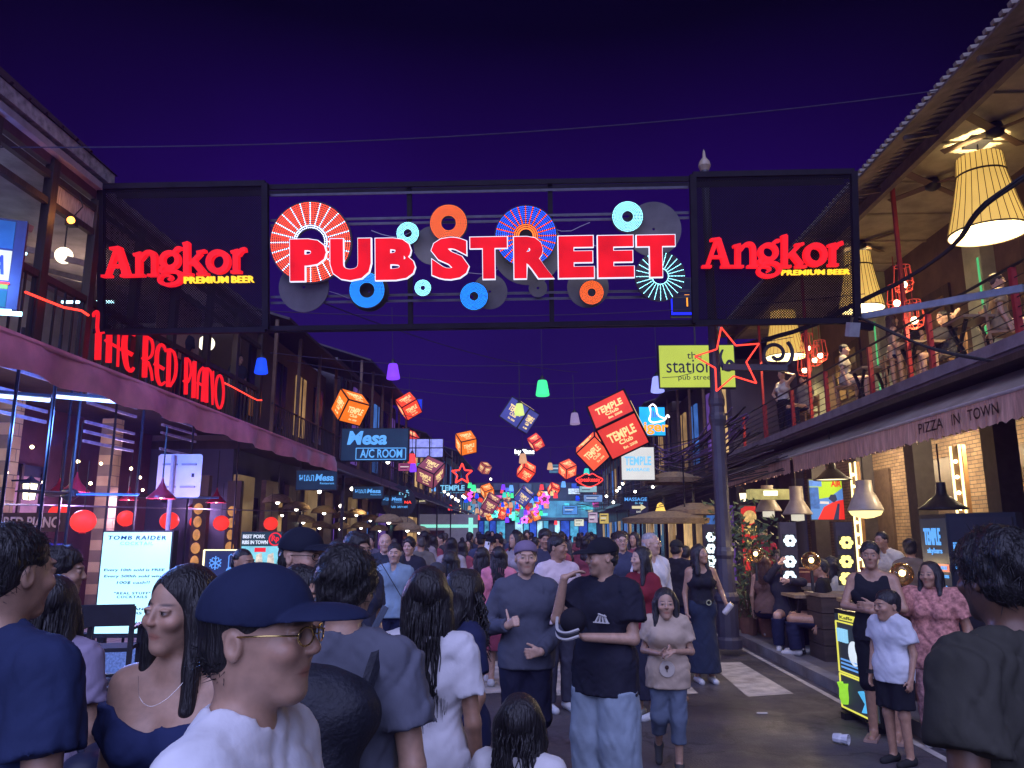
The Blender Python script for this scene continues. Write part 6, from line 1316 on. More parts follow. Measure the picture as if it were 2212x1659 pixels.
def head_prims(hc, hs, Rm, det, fem=False):
    T = lambda p: tuple(hc + Rm @ (np.array(p) * hs)); E = lambda c, r, k=.02, op='+': elp(T(c), np.array(r) * hs, k * hs, Rm, op)
    jw = .054 if fem else .060
    o = [E((0, .014, .03), (.076, .096, .089)), E((0, -.022, -.035), (jw, .070, .078), .03), E((0, -.060, -.094), (.026 if fem else .030, .024, .021), .025),
         E((0, .035, -.03), (.058, .058, .06), .03)]
    o += [rc(T((0, -.088, .016)), T((0, -.1035 if fem else -.1055, -.018)), .0060 * hs, (.0078 if fem else .0095) * hs, .014 * hs), E((0, -.0965 if fem else -.0985, -.024), (.0135 if fem else .0160, .011, .0070), .008)]
    o += [E((.077, .014, -.004), (.009, .017, .028), .008), E((-.077, .014, -.004), (.009, .017, .028), .008)] + ([E((s * .0865, .012, -.003), (.006, .0095, .016), .004, '-') for s in (-1, 1)] if det else [])
    if det:
        o += [] if fem else [E((0, -.082, .030), (.046, .013, .010), .016)]
        for s in (-1, 1): o += [E((s * .040, -.064, -.022), (.022, .022, .02), .02), E((s * .032, -.104, .007), (.018, .012, .0095), .012, '-'), E((s * .031, -.0795, .006), (.0140, .0118, .0110), .003), E((s * .031, -.0800, .0125), (.0155, .0125, .0050), .004)]
        o += [E((0, -.0870, -.0545), (.022, .010, .0056), .007), E((0, -.0845, -.0655), (.018, .010, .0060), .007), E((0, -.104, -.0605), (.019, .007, .0012), .003, '-')][:3 if det == 2 else 0]
    return o
def hand_prims(w, d, n, side, S, curl=.35, thumb='side', k=.006, fr=.0088):
    """w wrist, d finger direction, n palm-facing direction, side unit vector toward the thumb"""
    w, d, n, t = [np.array(q, float) for q in (w, d, n, side)]; d /= np.linalg.norm(d); n = n - d * (n @ d); n /= np.linalg.norm(n); t = np.cross(d, n) * (1 if np.cross(d, n) @ t > 0 else -1)
    o = []
    for u in (-.022, 0, .022): o.append(rc(w + t * u * .6 * S, w + (d * .078 + t * u) * S, .0165 * S, .0135 * S, .012))
    for i, (u, L_) in enumerate(((.031, .068), (.011, .078), (-.010, .072), (-.030, .058))):
        p = w + (d * .085 + t * u) * S; dr = d + t * u * 2.2 * (1 - curl); dr /= np.linalg.norm(dr); a = 0
        for j in range(3):
            a += curl * (1.25 if j else .9); dd = dr * math.cos(a) + n * math.sin(a); q = p + dd * L_ * S * (.44, .32, .26)[j]; o.append(rc(p, q, fr * S * (1 - .08 * j), fr * S * (.94 - .1 * j), k if j else .008)); p = q
    b = w + (d * .028 + t * .026) * S
    td = {'side': d * .75 + t * .6 + n * .25, 'up': t, 'tuck': d * .8 + n * .6 + t * .15}[thumb]; td = td / np.linalg.norm(td)
    m_ = b + td * .042 * S; td2 = td if thumb == 'up' else td * .85 + d * .3; td2 = td2 / np.linalg.norm(td2)
    o += [rc(b, m_, .0125 * S, .0105 * S, .01), rc(m_, m_ + td2 * .042 * S, .0105 * S, .0085 * S, .005)]
    return o
def person(label, loc, rz=0., H_=1.72, build=1., fem=False, skin='mid', hair='short', hcol=BLK, head=(0, 0, 0), top=None, bottom=None, shoes=(.5, .5, .5), pose=None, det=1, hs=None, seed=0, group=None, stub=0., hands=None, lean=0., seat=None, glasses=False, ground=0.):
    S = H_ / 1.75; pose = pose or {}; child = H_ < 1.4
    hsz = hs or (S ** .5 * (1.0 if not child else 1.02)); hsz = hsz if hs else max(.86, min(1.04, hsz))
    bw = build * (.93 if fem else 1.)
    o = thing('person', label, 'person', (loc[0], loc[1], ground), (0, 0, R(rz)), group)
    J = dict(hipL=(.088 * bw, 0, .92), hipR=(-.088 * bw, 0, .92), kneeL=(.095 * bw, -.01, .49), kneeR=(-.095 * bw, -.01, .49), ankL=(.1 * bw, .02, .075), ankR=(-.1 * bw, .02, .075),
             shL=(.178 * bw, .012, 1.405), shR=(-.178 * bw, .012, 1.405), elL=(.235 * bw, .04, 1.12), elR=(-.235 * bw, .04, 1.12), wrL=(.245 * bw, -.05, .88), wrR=(-.245 * bw, -.05, .88))
    J = {k: np.array(v) for k, v in J.items()}
    if seat is not None:       # seated: hips at seat height, knees forward
        dz = seat / S - .88
        for q in ('shL', 'shR', 'elL', 'elR', 'wrL', 'wrR', 'hipL', 'hipR'): J[q] = J[q] + np.array((0, 0, dz))
        for q, s in (('L', 1), ('R', -1)): J['knee' + q] = np.array((s * .12, -.42, seat / S + .06)); J['ank' + q] = np.array((s * .12, -.38, .08))
    else: dz = 0
    for k, v in pose.items():
        if k in J: J[k] = np.array(v, float)
    for k in J: J[k] = J[k] * S
    up = np.array((0, 0, dz * S)); ln = lambda p: np.array(p) * S + up + np.array((0, -lean * max(0, p[2] - .95) * S, 0))
    if lean:
        for q in ('shL', 'shR'): J[q] = J[q] + np.array((0, -lean * .45 * S, 0))
    hc = ln((0, -.012, 1.75)) - np.array((0, 0, .118 * hsz)); hc = hc + np.array(pose.get('headoff', (0, 0, 0)))
    Rm = rotm(*head); sc = S * bw
    # ---- torso prims
    tor = [rc(ln((-.06 * bw, .005, .95)), ln((.06 * bw, .005, .95)), .118 * S, k=.05, s=.88), rc(ln((-.05 * bw, 0, 1.10)), ln((.05 * bw, 0, 1.10)), (.105 if not fem else .092) * S * min(build, 1.25), k=.07, s=.8 * min(build, 1.15)),
           rc(ln((-.085 * bw, 0, 1.29)), ln((.085 * bw, 0, 1.29)), .118 * S, k=.06, s=.78), rc(J['shR'] * [.86, 1, 1] + [0, 0, -.005], J['shL'] * [.86, 1, 1] + [0, 0, -.005], .058 * S, k=.05, s=.9)]
    if fem: tor += [elp(ln((s * .07 * bw, -.085, 1.27)), (.06 * S, .05 * S, .058 * S), .04) for s in (-1, 1)]
    trap = [rc(ln((0, .025, 1.475)), J['sh' + q] * [.8, 1, 1] + [0, 0, .01], .044 * S, .046 * S, .04) for q in 'LR']
    neck = [rc(hc + Rm @ (np.array((0, .022, -.05)) * hsz), ln((0, .018, 1.45)), .052 * hsz * (.9 if fem else 1), .058 * S, .025)]
    arms = []; 
    for q in 'LR': arms += [rc(J['sh' + q], J['el' + q], .047 * sc, .036 * sc, .025), rc(J['el' + q], J['wr' + q], .037 * sc, .0255 * sc, .015)]
    legs = []
    for q in 'LR':
        a = J['ank' + q]; kd = J['knee' + q] - a; tz = -.0; toe = pose.get('toe' + q, (0, -.17, -.05)); toe = a + np.array(toe) * S
        legs += [rc(J['hip' + q], J['knee' + q], .086 * sc, .058 * sc, .03), rc(J['knee' + q], a, .056 * sc, .038 * sc, .02), rc(a + [0, .03 * S, -.03 * S], toe + [0, 0, .0], .037 * S, .03 * S, .02)]
    hp = []; refs = [(hc, .15 * hsz, {0: .014, 1: .0056, 2: .0031}[det])]
    hdict = hands or {}
    for q, s in (('L', 1), ('R', -1)):
        w = J['wr' + q]; e = J['el' + q]; d0 = (w - e) / np.linalg.norm(w - e); hd = hdict.get(q, {})
        d = np.array(hd.get('d', d0)); n = np.array(hd.get('n', (-s * .8, .2, .1))); t = np.array(hd.get('t', (-s * .2, -1, 0)))
        if det == 0: hp.append(rc(w, w + d * .12 * S, .03 * S, .022 * S, .01, .7))
        else:
            hp += hand_prims(w, d, n, t, S * .96, hd.get('curl', .3), hd.get('thumb', 'side'), fr=.0088 if det == 2 else .0096)
            if hd.get('fine', det == 2 or bool(hd)): refs.append((w + d * .08 * S, .11 * S, .0065))
    prims = tor + trap + neck + arms + legs + hp + head_prims(hc, hsz, Rm, det > 0, fem)
    v, f = sdf_mesh(prims, {0: .024, 1: .013, 2: .011}[det], refs)
    # ---- tint
    col = np.tile(np.array(SKIN[skin]), (len(v), 1)); q = (v - hc) @ Rm / hsz; nearh = np.abs(q).max(1) < .16
    def msk(c, r, soft=.35): return np.clip((1 + soft - np.linalg.norm((q - np.array(c)) / np.array(r), axis=1)) / (2 * soft), 0, 1) * nearh * (q[:, 1] < -.03)
    def mixc(m, c): 
        nonlocal col
        col = col * (1 - m[:, None]) + np.array(c) * m[:, None]
    mixc(.55 * msk((0, -.1, -.0595), (.0225, .05, .0100), .22), np.array(SKIN[skin]) * (.95, .5, .5)); mixc(.8 * msk((0, -.1, -.0602), (.0215, .05, .0014), .6), np.array(SKIN[skin]) * (.35, .2, .2)); mixc(.3 * msk((0, -.12, -.02), (.02, .03, .02)), np.array(SKIN[skin]) * (1.1, .8, .75))
    for s in (-1, 1):
        mixc(.18 * msk((s * .045, -.08, -.02), (.025, .05, .02)), np.array(SKIN[skin]) * (1.1, .75, .7))
        mixc(.85 * msk((s * .033, -.1, .0265), (.021, .05, .0042), .35), np.array(hcol) * 1.2 + .02)
        if det: mixc(.8 * msk((s * .031, -.1, .0050), (.0120, .05, .0048), .2), (.48, .44, .42)); mixc(.95 * msk((s * .031, -.1, .0055), (.0055, .05, .0056), .2), (.012, .008, .006)); mixc(.85 * msk((s * .031, -.1, .0100), (.0150, .05, .0020), .4), (.02, .014, .012))
    if stub: mixc(stub * msk((0, -.08, -.075), (.055, .07, .045), .5), np.array(hcol) * 1.5 + .01)
    body = link('body', np_mesh('body', v, f, col), skinmat(), o)
    # ---- hair
    T = lambda p: tuple(hc + Rm @ (np.array(p) * hsz)); E = lambda c, r, k=.02, op='+': elp(T(c), np.array(r) * hsz, k * hsz, Rm, op)
    hh = {0: .018, 1: .0075, 2: .005}[det]
    face = [E((0, -.108, -.038), (.084, .082, .110), .012, '-')]
    hv = None
    if hair in ('short', 'crop', 'tousle', 'cap', 'bun'):
        g = {'short': .0, 'crop': -.007, 'tousle': .012, 'cap': -.004, 'bun': 0.}[hair]; g = min(g, 0) - .003 if pose.get('cap') is not None or pose.get('headband') is not None else g
        hv = [E((0, .020, .046), (.082 + g, .1005 + g, .089 + g)), E((0, .054, -.012), (.070 + max(g, 0) * .5, .060 + max(g, 0) * .5, .062))] + face + [E((s * .1, -.03, -.07), (.05, .07, .07), .01, '-') for s in (-1, 1)]
        if hair == 'tousle': hv += []
        if hair == 'bun': hv = [E((0, .10, .075), (.04, .04, .04))] + hv
        hn = (.005 if hair != 'tousle' else .009, 75, seed)
    elif hair in ('long', 'longback', 'bob', 'curly', 'wavy'):
        L_ = {'long': .34, 'longback': .40, 'bob': .16, 'curly': .26, 'wavy': .30}[hair]; g = {'curly': .02, 'wavy': .01}.get(hair, .004)
        hv = [E((0, .027, .038), (.085 + g, .099 + g, .090 + g))]
        for x in (-.068, -.035, 0, .035, .068): hv.append(rc(T((x, .05 - abs(x) * .3, .0)), hc + Rm @ (np.array((x * 1.15, .075 - abs(x) * .2, -.06)) * hsz) * 1 + np.array((0, .02 if L_ > .2 else 0, -L_ * hsz * .72)), .036 * hsz + g, .024 * hsz + g, .03))
        for s in (-1, 1): hv.append(rc(T((s * .074, -.005, .01)), np.array(T((s * .088, -.012, -.10))) + np.array((0, -.02, -L_ * .45 * hsz * (1 if hair != 'longback' else .3))), .026 * hsz + g, .020 * hsz + g, .02))
        hv += face; hn = (.010 if hair in ('curly', 'wavy') else .0045, 45 if hair == 'curly' else 38, seed)
    if hv:
        v, f = sdf_mesh(hv, hh, [], hn); ho = link('hair', np_mesh('hair', v, f), hairmat(hcol), o)
        if det and hair in ('long', 'longback', 'curly', 'wavy', 'bob'):
            st = MB(); rr = random.Random(seed); LL = L_ * hsz
            for k in range(54):
                a = rr.uniform(-.1, math.pi + .1) if hair != 'longback' else rr.uniform(.25, math.pi - .25); q_ = np.array((.094 * math.cos(a), .02 + .088 * math.sin(a), rr.uniform(-.04, .03))); p0 = np.array(T(q_)); out = Rm @ np.array((math.cos(a) * .3, math.sin(a) * .3, 0)); pts = [p0]
                wv = (.02 if hair in ('curly', 'wavy') else .004); e = rr.uniform(.75, 1.2)
                for j in range(1, 7): pts.append(p0 + np.array((0, .004 * j if math.sin(a) > .4 else -.003 * j, -LL * e * j / 6)) + out * .035 * math.sin(j / 6 * 2.2) + wv * np.array((math.sin(j * 1.9 + k), math.cos(j * 1.7 + k), 0)))
                st.tube(pts, [.007 * hsz * (1 - .13 * j) for j in range(7)], 4)
            stuff(st.build('loose_strands', hairmat(hcol), ho, True))
    if hv and det:
        rr = np.random.default_rng(seed); n_ = 1500 if det == 2 else 200; ii = rr.integers(0, len(v), n_); vv = v[ii]; cc_ = hc + Rm @ (np.array((0, .02, .02)) * hsz); st = MB(); lg = hair in ('long', 'longback', 'wavy', 'curly', 'bob')
        capped = hair == 'cap' or pose.get('cap') is not None or pose.get('headband') is not None
        for p0 in vv:
            lq = ((p0 - hc) @ Rm) / hsz
            if (lq[0] / .076) ** 2 + ((lq[1] - .014) / .096) ** 2 + ((lq[2] - .03) / .089) ** 2 < 1.05: continue
            if (capped and lq[2] > -.005) or (lg and (lq[1] < -.02 or lq[2] > .045)): continue
            nr = (p0 - cc_); below = p0[2] < hc[2] - .08 * hsz; nr[2] = 0 if below else nr[2]; nr = nr / (np.linalg.norm(nr) + 1e-6); fl_ = np.array((rr.normal(0, .35 if not lg else .12), rr.normal(0, .3 if not lg else .1) + (.35 if not lg else .05), -.75 if lg else -.25)); fl_ = fl_ - nr * (fl_ @ nr); dd = fl_ + nr * (rr.uniform(.0, .10) if lg else rr.uniform(.0, .16)); dd /= np.linalg.norm(dd); ln_ = (rr.uniform(.05, .11) if lg else rr.uniform(.015, .038)) * hsz
            if ((p0 - hc) @ Rm)[1] < -.075 * hsz: dd = dd * np.array((1, 1, .3))
            q0 = p0 - nr * .004; q1 = q0 + dd * ln_ * .5 + nr * .002; q2 = q0 + dd * ln_ + np.array((0, 0, -.1 * ln_)); st.tube([q0, q1, q2], [.0012 * hsz, .0009 * hsz, .0002], 3, cap=False)
        stuff(st.build('loose_strands', hairmat(hcol), ho, True, False))
    if hair == 'cap' or pose.get('cap') is not None:
        cc = pose.get('cap', (.015, .015, .02)); cp = [E((0, .012, .045), (.091, .109, .092)), dict(t='pl', n=tuple(Rm @ np.array((0, .10, -1.))), c=T((0, -.02, .036)))]
        cp += [E((0, -.108, .026), (.082, .098, .036), .006), E((0, -.112, .006), (.115, .125, .040), .003, '-')]
        cp = cp[:1] + [E((0, -.108, .026), (.080, .098, .034), .004), E((0, -.110, .001), (.13, .128, .038), .003, '-'), dict(t='pl', n=tuple(Rm @ np.array((0, .12, -1.))), c=T((0, -.02, .028)))]
        v, f = sdf_mesh(cp, hh * .7, []); link('cap', np_mesh('cap', v, f), cloth(cc), o)
    if pose.get('headband') is not None:
        v, f = sdf_mesh([E((0, .012, .05), (.088, .106, .080)), dict(t='pl', n=tuple(Rm @ np.array((0, -.35, -1.))), c=T((0, -.06, .045)))], hh, [], (.003, 60, 3)); link('beanie', np_mesh('beanie', v, f), cloth(pose['headband']), o)
    if glasses:
        gl = MB()
        for s in (-1, 1):
            pts = [T((s * .033 + .022 * math.cos(a), -.108 + .012 * abs(s * .033 + .022 * math.cos(a)) / .055, .004 + .016 * math.sin(a))) for a in np.linspace(0, 2 * math.pi, 17)]
            gl.tube(pts, .0016 * hsz, 5); gl.tube([T((s * .056, -.098, .008)), T((s * .080, -.05, .012)), T((s * .081, .01, .012))], .0018 * hsz, 5)
        gl.tube([T((-.011, -.110, .006)), T((.011, -.110, .006))], .0015 * hsz, 5)
        gl.build('glasses', mat('gold_wire' if glasses == 'gold' else 'black_frame', (.75, .55, .2) if glasses == 'gold' else (.02, .02, .02), .25, .1, metal=1. if glasses == 'gold' else 0.), o, True)
    # ---- clothes
    def grow(pr, a, **kw): return [dict(p, ra=p['ra'] + a, rb=p['rb'] + a, **kw) if p['t'] == 'rc' else dict(p, r=tuple(x + a for x in p['r'])) for p in pr]
    hcl = {0: .024, 1: .0115, 2: .0085}[det]
    if top:
        kind, c = top[0], top[1]; ease = top[2] if len(top) > 2 else .016; hem = top[3] if len(top) > 3 else .86
        pr = grow(tor, ease * S) + (grow(trap, .017 * S) if kind not in ('tank', 'offshoulder') else [])
        if hem < .95: pr.append(rc(ln((-.06 * bw, .005, .95)), ln((-.06 * bw, .005, hem - .06)), (.122 + ease) * S, (.130 + ease * 1.4) * S, .05, .95)); pr.append(rc(ln((.06 * bw, .005, .95)), ln((.06 * bw, .005, hem - .06)), (.122 + ease) * S, (.130 + ease * 1.4) * S, .05, .95))
        fl = {'tee': .62, 'long': 1., 'tank': 0, 'shirt': .62, 'offshoulder': .5, 'dress': .45, 'rolled': .95}[kind]
        for q in 'LR':
            a, b, w = J['sh' + q], J['el' + q], J['wr' + q]
            if fl and fl < .9: pr.append(rc(a, a + (b - a) * fl, (.052 + ease) * sc, (.056 + ease * 1.2) * sc, .02, clip=True))
            elif fl: pr += [rc(a, b, (.052 + ease) * sc, (.045 + ease) * sc, .02), rc(b, b + (w - b) * (.98 if fl == 1 else .55), (.045 + ease) * sc, (.034 + ease * .8) * sc, .015, clip=True)]
        nk = {'tee': .072, 'long': .070, 'shirt': .074, 'tank': .095, 'offshoulder': .19, 'dress': .085, 'rolled': .066}[kind]
        zn = 1.44 if kind in ('tank', 'offshoulder', 'dress') else 1.535; pr.append(rc(ln((0, .018, zn)), ln((0, .01, zn + .14)), nk * S, nk * S * 1.1, .010, op='-')); pr.append(elp(ln((0, -.10, 1.485)), (nk * S * .9, .08 * S, (.012 if kind not in ('tank', 'offshoulder', 'shirt', 'rolled') else .09) * S), .012, None, '-'))
        if kind == 'tank': pr += [elp(ln((s * .20 * bw, .0, 1.40)), (.062 * S, .12 * S, .13 * S), .012, None, '-') for s in (-1, 1)]
        if kind == 'offshoulder': pr.append(dict(t='pl', n=(0, 0, 1), c=tuple(ln((0, 0, 1.36)))))
        pr.append(dict(t='pl', n=(0, 0, -1), c=tuple(ln((0, 0, hem)))))
        v, f = sdf_mesh(pr, hcl, [], (.0085 * (1 + .5 * (ease > .02)) * S, 92, seed + 5, (1.1, 1.1, .8))); link('top', np_mesh('top', v, f), cloth(c, 'print' if 'pattern' in label or 'plaid' in label else 'cotton'), o)
    if bottom:
        kind, c = bottom[0], bottom[1]; pr = []
        ease = (bottom[2] if len(bottom) > 2 else .014) + (.016 if seat is not None else 0); waist = 1.0
        pr = [rc(ln((-.05 * bw, .005, waist)), ln((.05 * bw, .005, waist)), (.112 + ease * .7) * S, k=.04, s=.9), rc(ln((-.06 * bw, .005, .92)), ln((.06 * bw, .005, .92)), (.118 + ease) * S, k=.04, s=.92)]
        if kind in ('skirt', 'longskirt', 'dress'):
            hz = bottom[3] if len(bottom) > 3 else {'skirt': .6, 'longskirt': .12, 'dress': .5}[kind]
            pr.append(rc(ln((0, 0, .95)), ln((0, 0, hz)), .15 * S * bw, (.19 + ease * 2) * S * bw, .05, .85, True)); pr.append(dict(t='pl', n=(0, 0, -1), c=tuple(ln((0, 0, hz)))))
        else:
            fr_ = {'trousers': 2., 'jeans': 2., 'shorts': .85, 'longshorts': 1.05, 'capri': 1.55, 'hotpants': .32, 'wide': 2.}[kind]
            for q in 'LR':
                a, b, w = J['hip' + q], J['knee' + q], J['ank' + q]; wd = 1.6 if kind == 'wide' else 1.
                if fr_ <= 1: pr.append(rc(a, a + (b - a) * fr_, (.09 + ease) * sc, (.075 + ease * 1.4) * sc, .03, clip=True))
                else: pr += [rc(a, b, (.09 + ease) * sc, (.062 + ease * wd) * sc, .03), rc(b, b + (w - b) * min(.98, fr_ - 1), (.062 + ease * wd) * sc, (.046 + ease * wd * 1.15) * sc, .02, clip=True)]
        pr.append(dict(t='pl', n=(0, 0, 1), c=tuple(ln((0, 0, min(1.05, (top[3] if top and len(top) > 3 else .86) + .04))))))
        v, f = sdf_mesh(pr, hcl, [], (.010 * S, 84, seed + 9, (1.3, 1.3, .4))); link('bottom', np_mesh('bottom', v, f), cloth(c, 'print' if 'pattern' in label else 'denim' if kind in ('jeans', 'wide', 'hotpants', 'capri') else 'cotton'), o)
    if shoes is not None:
        for q in 'LR':
            a = J['ank' + q]; toe = a + np.array(pose.get('toe' + q, (0, -.17, -.05))) * S
            v, f = sdf_mesh([rc(a + np.array((0, .035, -.032)) * S, toe, .045 * S, .038 * S, .02), rc(a + np.array((0, .03, -.03)) * S, a + np.array((0, .0, .0)) * S, .046 * S, .044 * S, .02, clip=True)], max(hcl, .014), []); link('shoe', np_mesh('shoe', v, f), cloth(shoes), o)
    o['_hc'] = [float(x) for x in hc]
    return o
# ================================================================== placing the people
def GX(px, Y): return P(px, 1154, Y).x
def ph(px, py, Y): return P(px, py, Y).z
def put(label, px, topy, Y, rz, ground=0., **k):
    return person(label, (GX(px, Y), Y), rz, ph(px, topy, Y) - ground, ground=ground, **k)
NAVY = (.028, .04, .13); DKB = (.014, .018, .05)
# ---------------- nearest; the blue veil is put into several dark garments
f1 = put('man in dark cap, gold-rimmed glasses and white T-shirt seen close in profile', 566, 1236, 1.42, 82, build=.94, skin='mid', hair='short', head=(0, -3, 0), top=('tee', (.70, .70, .74), .02, .86), bottom=('jeans', (.05, .06, .12)), det=2, seed=1, glasses='gold', pose=dict(cap=(.016, .022, .06), elL=(.24, .0, 1.14), wrL=(.22, -.12, .92)))
f2 = put('young woman with long dark hair and dark off-shoulder top beside the capped man', 405, 1228, 2.2, -6, fem=True, skin='mid', hair='long', head=(-16, 2, 3), top=('offshoulder', (.022, .032, .10), .014, .84), bottom=('trousers', DKB), det=2, seed=2)
nk = MB().tube([tuple(q) for q in catmull([(-.07, -.065, 1.33), (-.04, -.10, 1.285), (0, -.112, 1.265), (.04, -.10, 1.285), (.07, -.065, 1.33)], 5)], .0007, 4); nk.build('necklace', mat('silver', (.7, .65, .6), .25, metal=1.), f2)
f3 = put('dark-haired man seen from behind with a black backpack and grey T-shirt', 752, 1192, 2.42, 172, build=1.06, skin='mid', hair='tousle', top=('tee', (.10, .105, .14), .022, .84), bottom=('jeans', (.04, .05, .09)), det=2, seed=3)
f4 = put('woman from behind with long straight dark hair, white T-shirt and denim shorts', 925, 1228, 3.15, 174, fem=True, skin='tan', hair='longback', head=(12, 0, 0), top=('tee', (.62, .60, .62), .018, .86), bottom=('hotpants', (.13, .17, .26), .02), det=2, seed=4)
f5 = put('dark-haired woman in navy T-shirt with striped sleeve beside the long-haired white T-shirt woman', 1000, 1236, 3.9, -70, fem=True, skin='tan', hair='wavy', head=(-12, 0, 0), top=('tee', (.02, .025, .075), .02, .84), bottom=('trousers', DKB), det=1, seed=5)
f6 = put('tall man in black cap and glasses just behind the backpack man', 652, 1147, 3.55, 62, skin='light', hair='short', head=(6, 0, 0), top=('tee', (.03, .03, .05), .02, .86), bottom=('jeans', DKB), det=2, seed=6, glasses=True, pose=dict(cap=(.012, .014, .03)))
f7 = put('man in dark T-shirt tinted by the blue veil seen from behind beside the mauve-shirted girl', 30, 1142, 2.0, 158, build=1.12, skin='mid', hair='short', top=('tee', (.02, .03, .085), .02, .86), bottom=('jeans', DKB), det=2, seed=7)  # blue of the lens veil put into the shirt colour
f8 = put('girl with long dark hair seen from behind in mauve shirt with a shoulder bag', 132, 1248, 3.05, 188, fem=True, skin='mid', hair='longback', top=('tee', (.30, .25, .36), .02, .84), bottom=('skirt', (.42, .20, .27), .01, .5), det=2, seed=8)
f9 = put('dark-haired man with earbud behind the girl with the bag', 138, 1187, 3.8, 110, skin='mid', hair='tousle', top=('tee', (.10, .10, .16), .02), bottom=('jeans', DKB), det=1, seed=9)
f9b = put('woman in pale ruffled top turned aside near the bar stools', 78, 1215, 4.6, 60, fem=True, skin='mid', hair='bun', top=('tee', (.5, .47, .42), .03, .9), bottom=('skirt', (.1, .08, .12)), det=1, seed=10)
f10 = put('small child with black bobbed hair and white T-shirt seen from behind', 1120, 1503, 2.72, 158, skin='mid', hair='bob', head=(18, 0, 0), top=('tee', (.60, .58, .58), .022, .84), bottom=('shorts', (.05, .05, .08)), det=2, seed=11, hs=.80)
f11 = put('bearded man in dark olive T-shirt seen from behind before the black letter board', 2150, 1155, 2.15, 208, build=1.2, skin='dark', hair='tousle', head=(-14, 0, 0), top=('tee', (.045, .043, .036), .022, .84), bottom=('jeans', (.03, .03, .04)), det=2, seed=12, stub=.9)
# ---------------- middle group
m1 = put('man with grey beanie and long fair hair giving a thumbs up in grey sweater', 1136, 1170, 5.65, 2, skin='light', hair='tousle', hcol=(.16, .10, .06), head=(4, 0, 0), top=('long', (.075, .08, .115), .018, .84), bottom=('longshorts', (.016, .017, .04), .02), shoes=(.06, .06, .08), det=1, seed=13, stub=.25,
         pose=dict(headband=(.20, .15, .24), elR=(-.30, .05, 1.12), wrR=(-.14, -.20, 1.16), elL=(.28, .06, 1.12), wrL=(.10, -.20, .98)), hands=dict(R=dict(d=(.5, -.6, .35), n=(.75, .5, 0), t=(0, 0, 1), curl=1.15, thumb='up'), L=dict(d=(-.9, -.35, -.1), n=(0, .9, 0), t=(0, -.2, 1), curl=.75)))
m2 = put('man in black cap and black T-shirt touching his mouth and holding a dark cap', 1300, 1166, 5.15, -38, build=1.06, skin='mid', hair='tousle', head=(-34, 2, 0), top=('tee', (.017, .017, .03), .034, .76), bottom=('wide', (.27, .33, .40), .045), shoes=(.3, .3, .3), det=1, seed=14, stub=.3,
         pose=dict(cap=(.014, .014, .022), elR=(-.25, -.19, 1.23), wrR=(-.15, -.24, 1.50), elL=(.24, -.02, 1.12), wrL=(.03, -.27, 1.14)), hands=dict(R=dict(d=(.5, .6, .38), n=(.3, .1, -1), t=(.2, .9, 0), curl=.25), L=dict(d=(-.8, -.35, .25), n=(.1, .3, 1), t=(-.3, -.3, .8), curl=.55)))
m3 = put('girl walking in beige bear T-shirt and cropped jeans with hands together', 1432, 1272, 6.15, -12, fem=True, skin='mid', hair='long', head=(8, 0, 0), top=('tee', (.47, .36, .27), .03, .78), bottom=('capri', (.12, .15, .21), .026), shoes=(.05, .05, .05), det=1, seed=15, hs=.95,
         pose=dict(elR=(-.24, .03, 1.13), wrR=(-.06, -.2, 1.13), elL=(.24, .03, 1.13), wrL=(.08, -.22, 1.16), kneeR=(-.10, -.02, .50), ankR=(-.13, .22, .20), toeR=(0, -.06, -.17), kneeL=(.09, -.05, .49), ankL=(.08, -.02, .075)), hands=dict(R=dict(d=(.8, -.2, .3), n=(.1, .3, .9), t=(0, -.3, .8), curl=.5), L=dict(d=(-.8, -.2, -.1), n=(0, .3, -.9), t=(0, -.3, .8), curl=.5)))
m4 = put('woman in black camisole and long dark denim skirt holding a drink', 1510, 1178, 9.6, 6, fem=True, skin='tan', hair='wavy', head=(28, -8, 0), top=('tank', (.015, .015, .022), .010, 1.0), bottom=('longskirt', (.022, .030, .055), .02, .13), shoes=(.6, .58, .55), det=1, seed=16, pose=dict(elL=(.28, .03, 1.14), wrL=(.27, -.16, 1.0)))
m5 = put('older man in glasses and white shirt walking with rolled sleeves', 1405, 1152, 8.7, 38, skin='light', hair='crop', hcol=(.35, .32, .32), head=(28, 0, 0), top=('rolled', (.66, .62, .60), .026, .80), bottom=('trousers', (.50, .44, .38), .018), shoes=(.2, .12, .08), det=1, seed=17, glasses='gold', pose=dict(elL=(.27, .05, 1.14), wrL=(.3, -.05, .90), kneeL=(.1, -.12, .49), ankL=(.1, -.16, .08), ankR=(-.1, .2, .1)))
m6 = put('woman with long black hair in dark red top beside the white shirt', 1383, 1183, 7.8, -48, fem=True, skin='light', hair='long', head=(-20, 0, 0), top=('tee', (.20, .02, .03), .014, .9), bottom=('longskirt', (.02, .02, .035), .01, .2), det=1, seed=18)
m7 = put('man in glasses and dark polo standing by the red framed picture', 1342, 1150, 10.2, 4, skin='light', hair='short', hcol=(.03, .02, .015), top=('tee', (.045, .05, .09), .018), bottom=('trousers', (.05, .05, .07)), det=1, seed=19, glasses=True)
m8 = put('man in pale pink T-shirt turning his head behind the fair-haired man', 1204, 1159, 8.1, 22, skin='tan', hair='short', head=(40, 0, 0), top=('tee', (.62, .50, .52), .02), bottom=('trousers', (.04, .04, .06)), det=1, seed=20)
m9 = put('young man with tousled dark hair looking down behind the fair-haired man', 1177, 1146, 10.8, 8, skin='tan', hair='tousle', head=(0, 8, 0), top=('tee', (.04, .04, .07), .02), bottom=('jeans', DKB), det=1, seed=21)
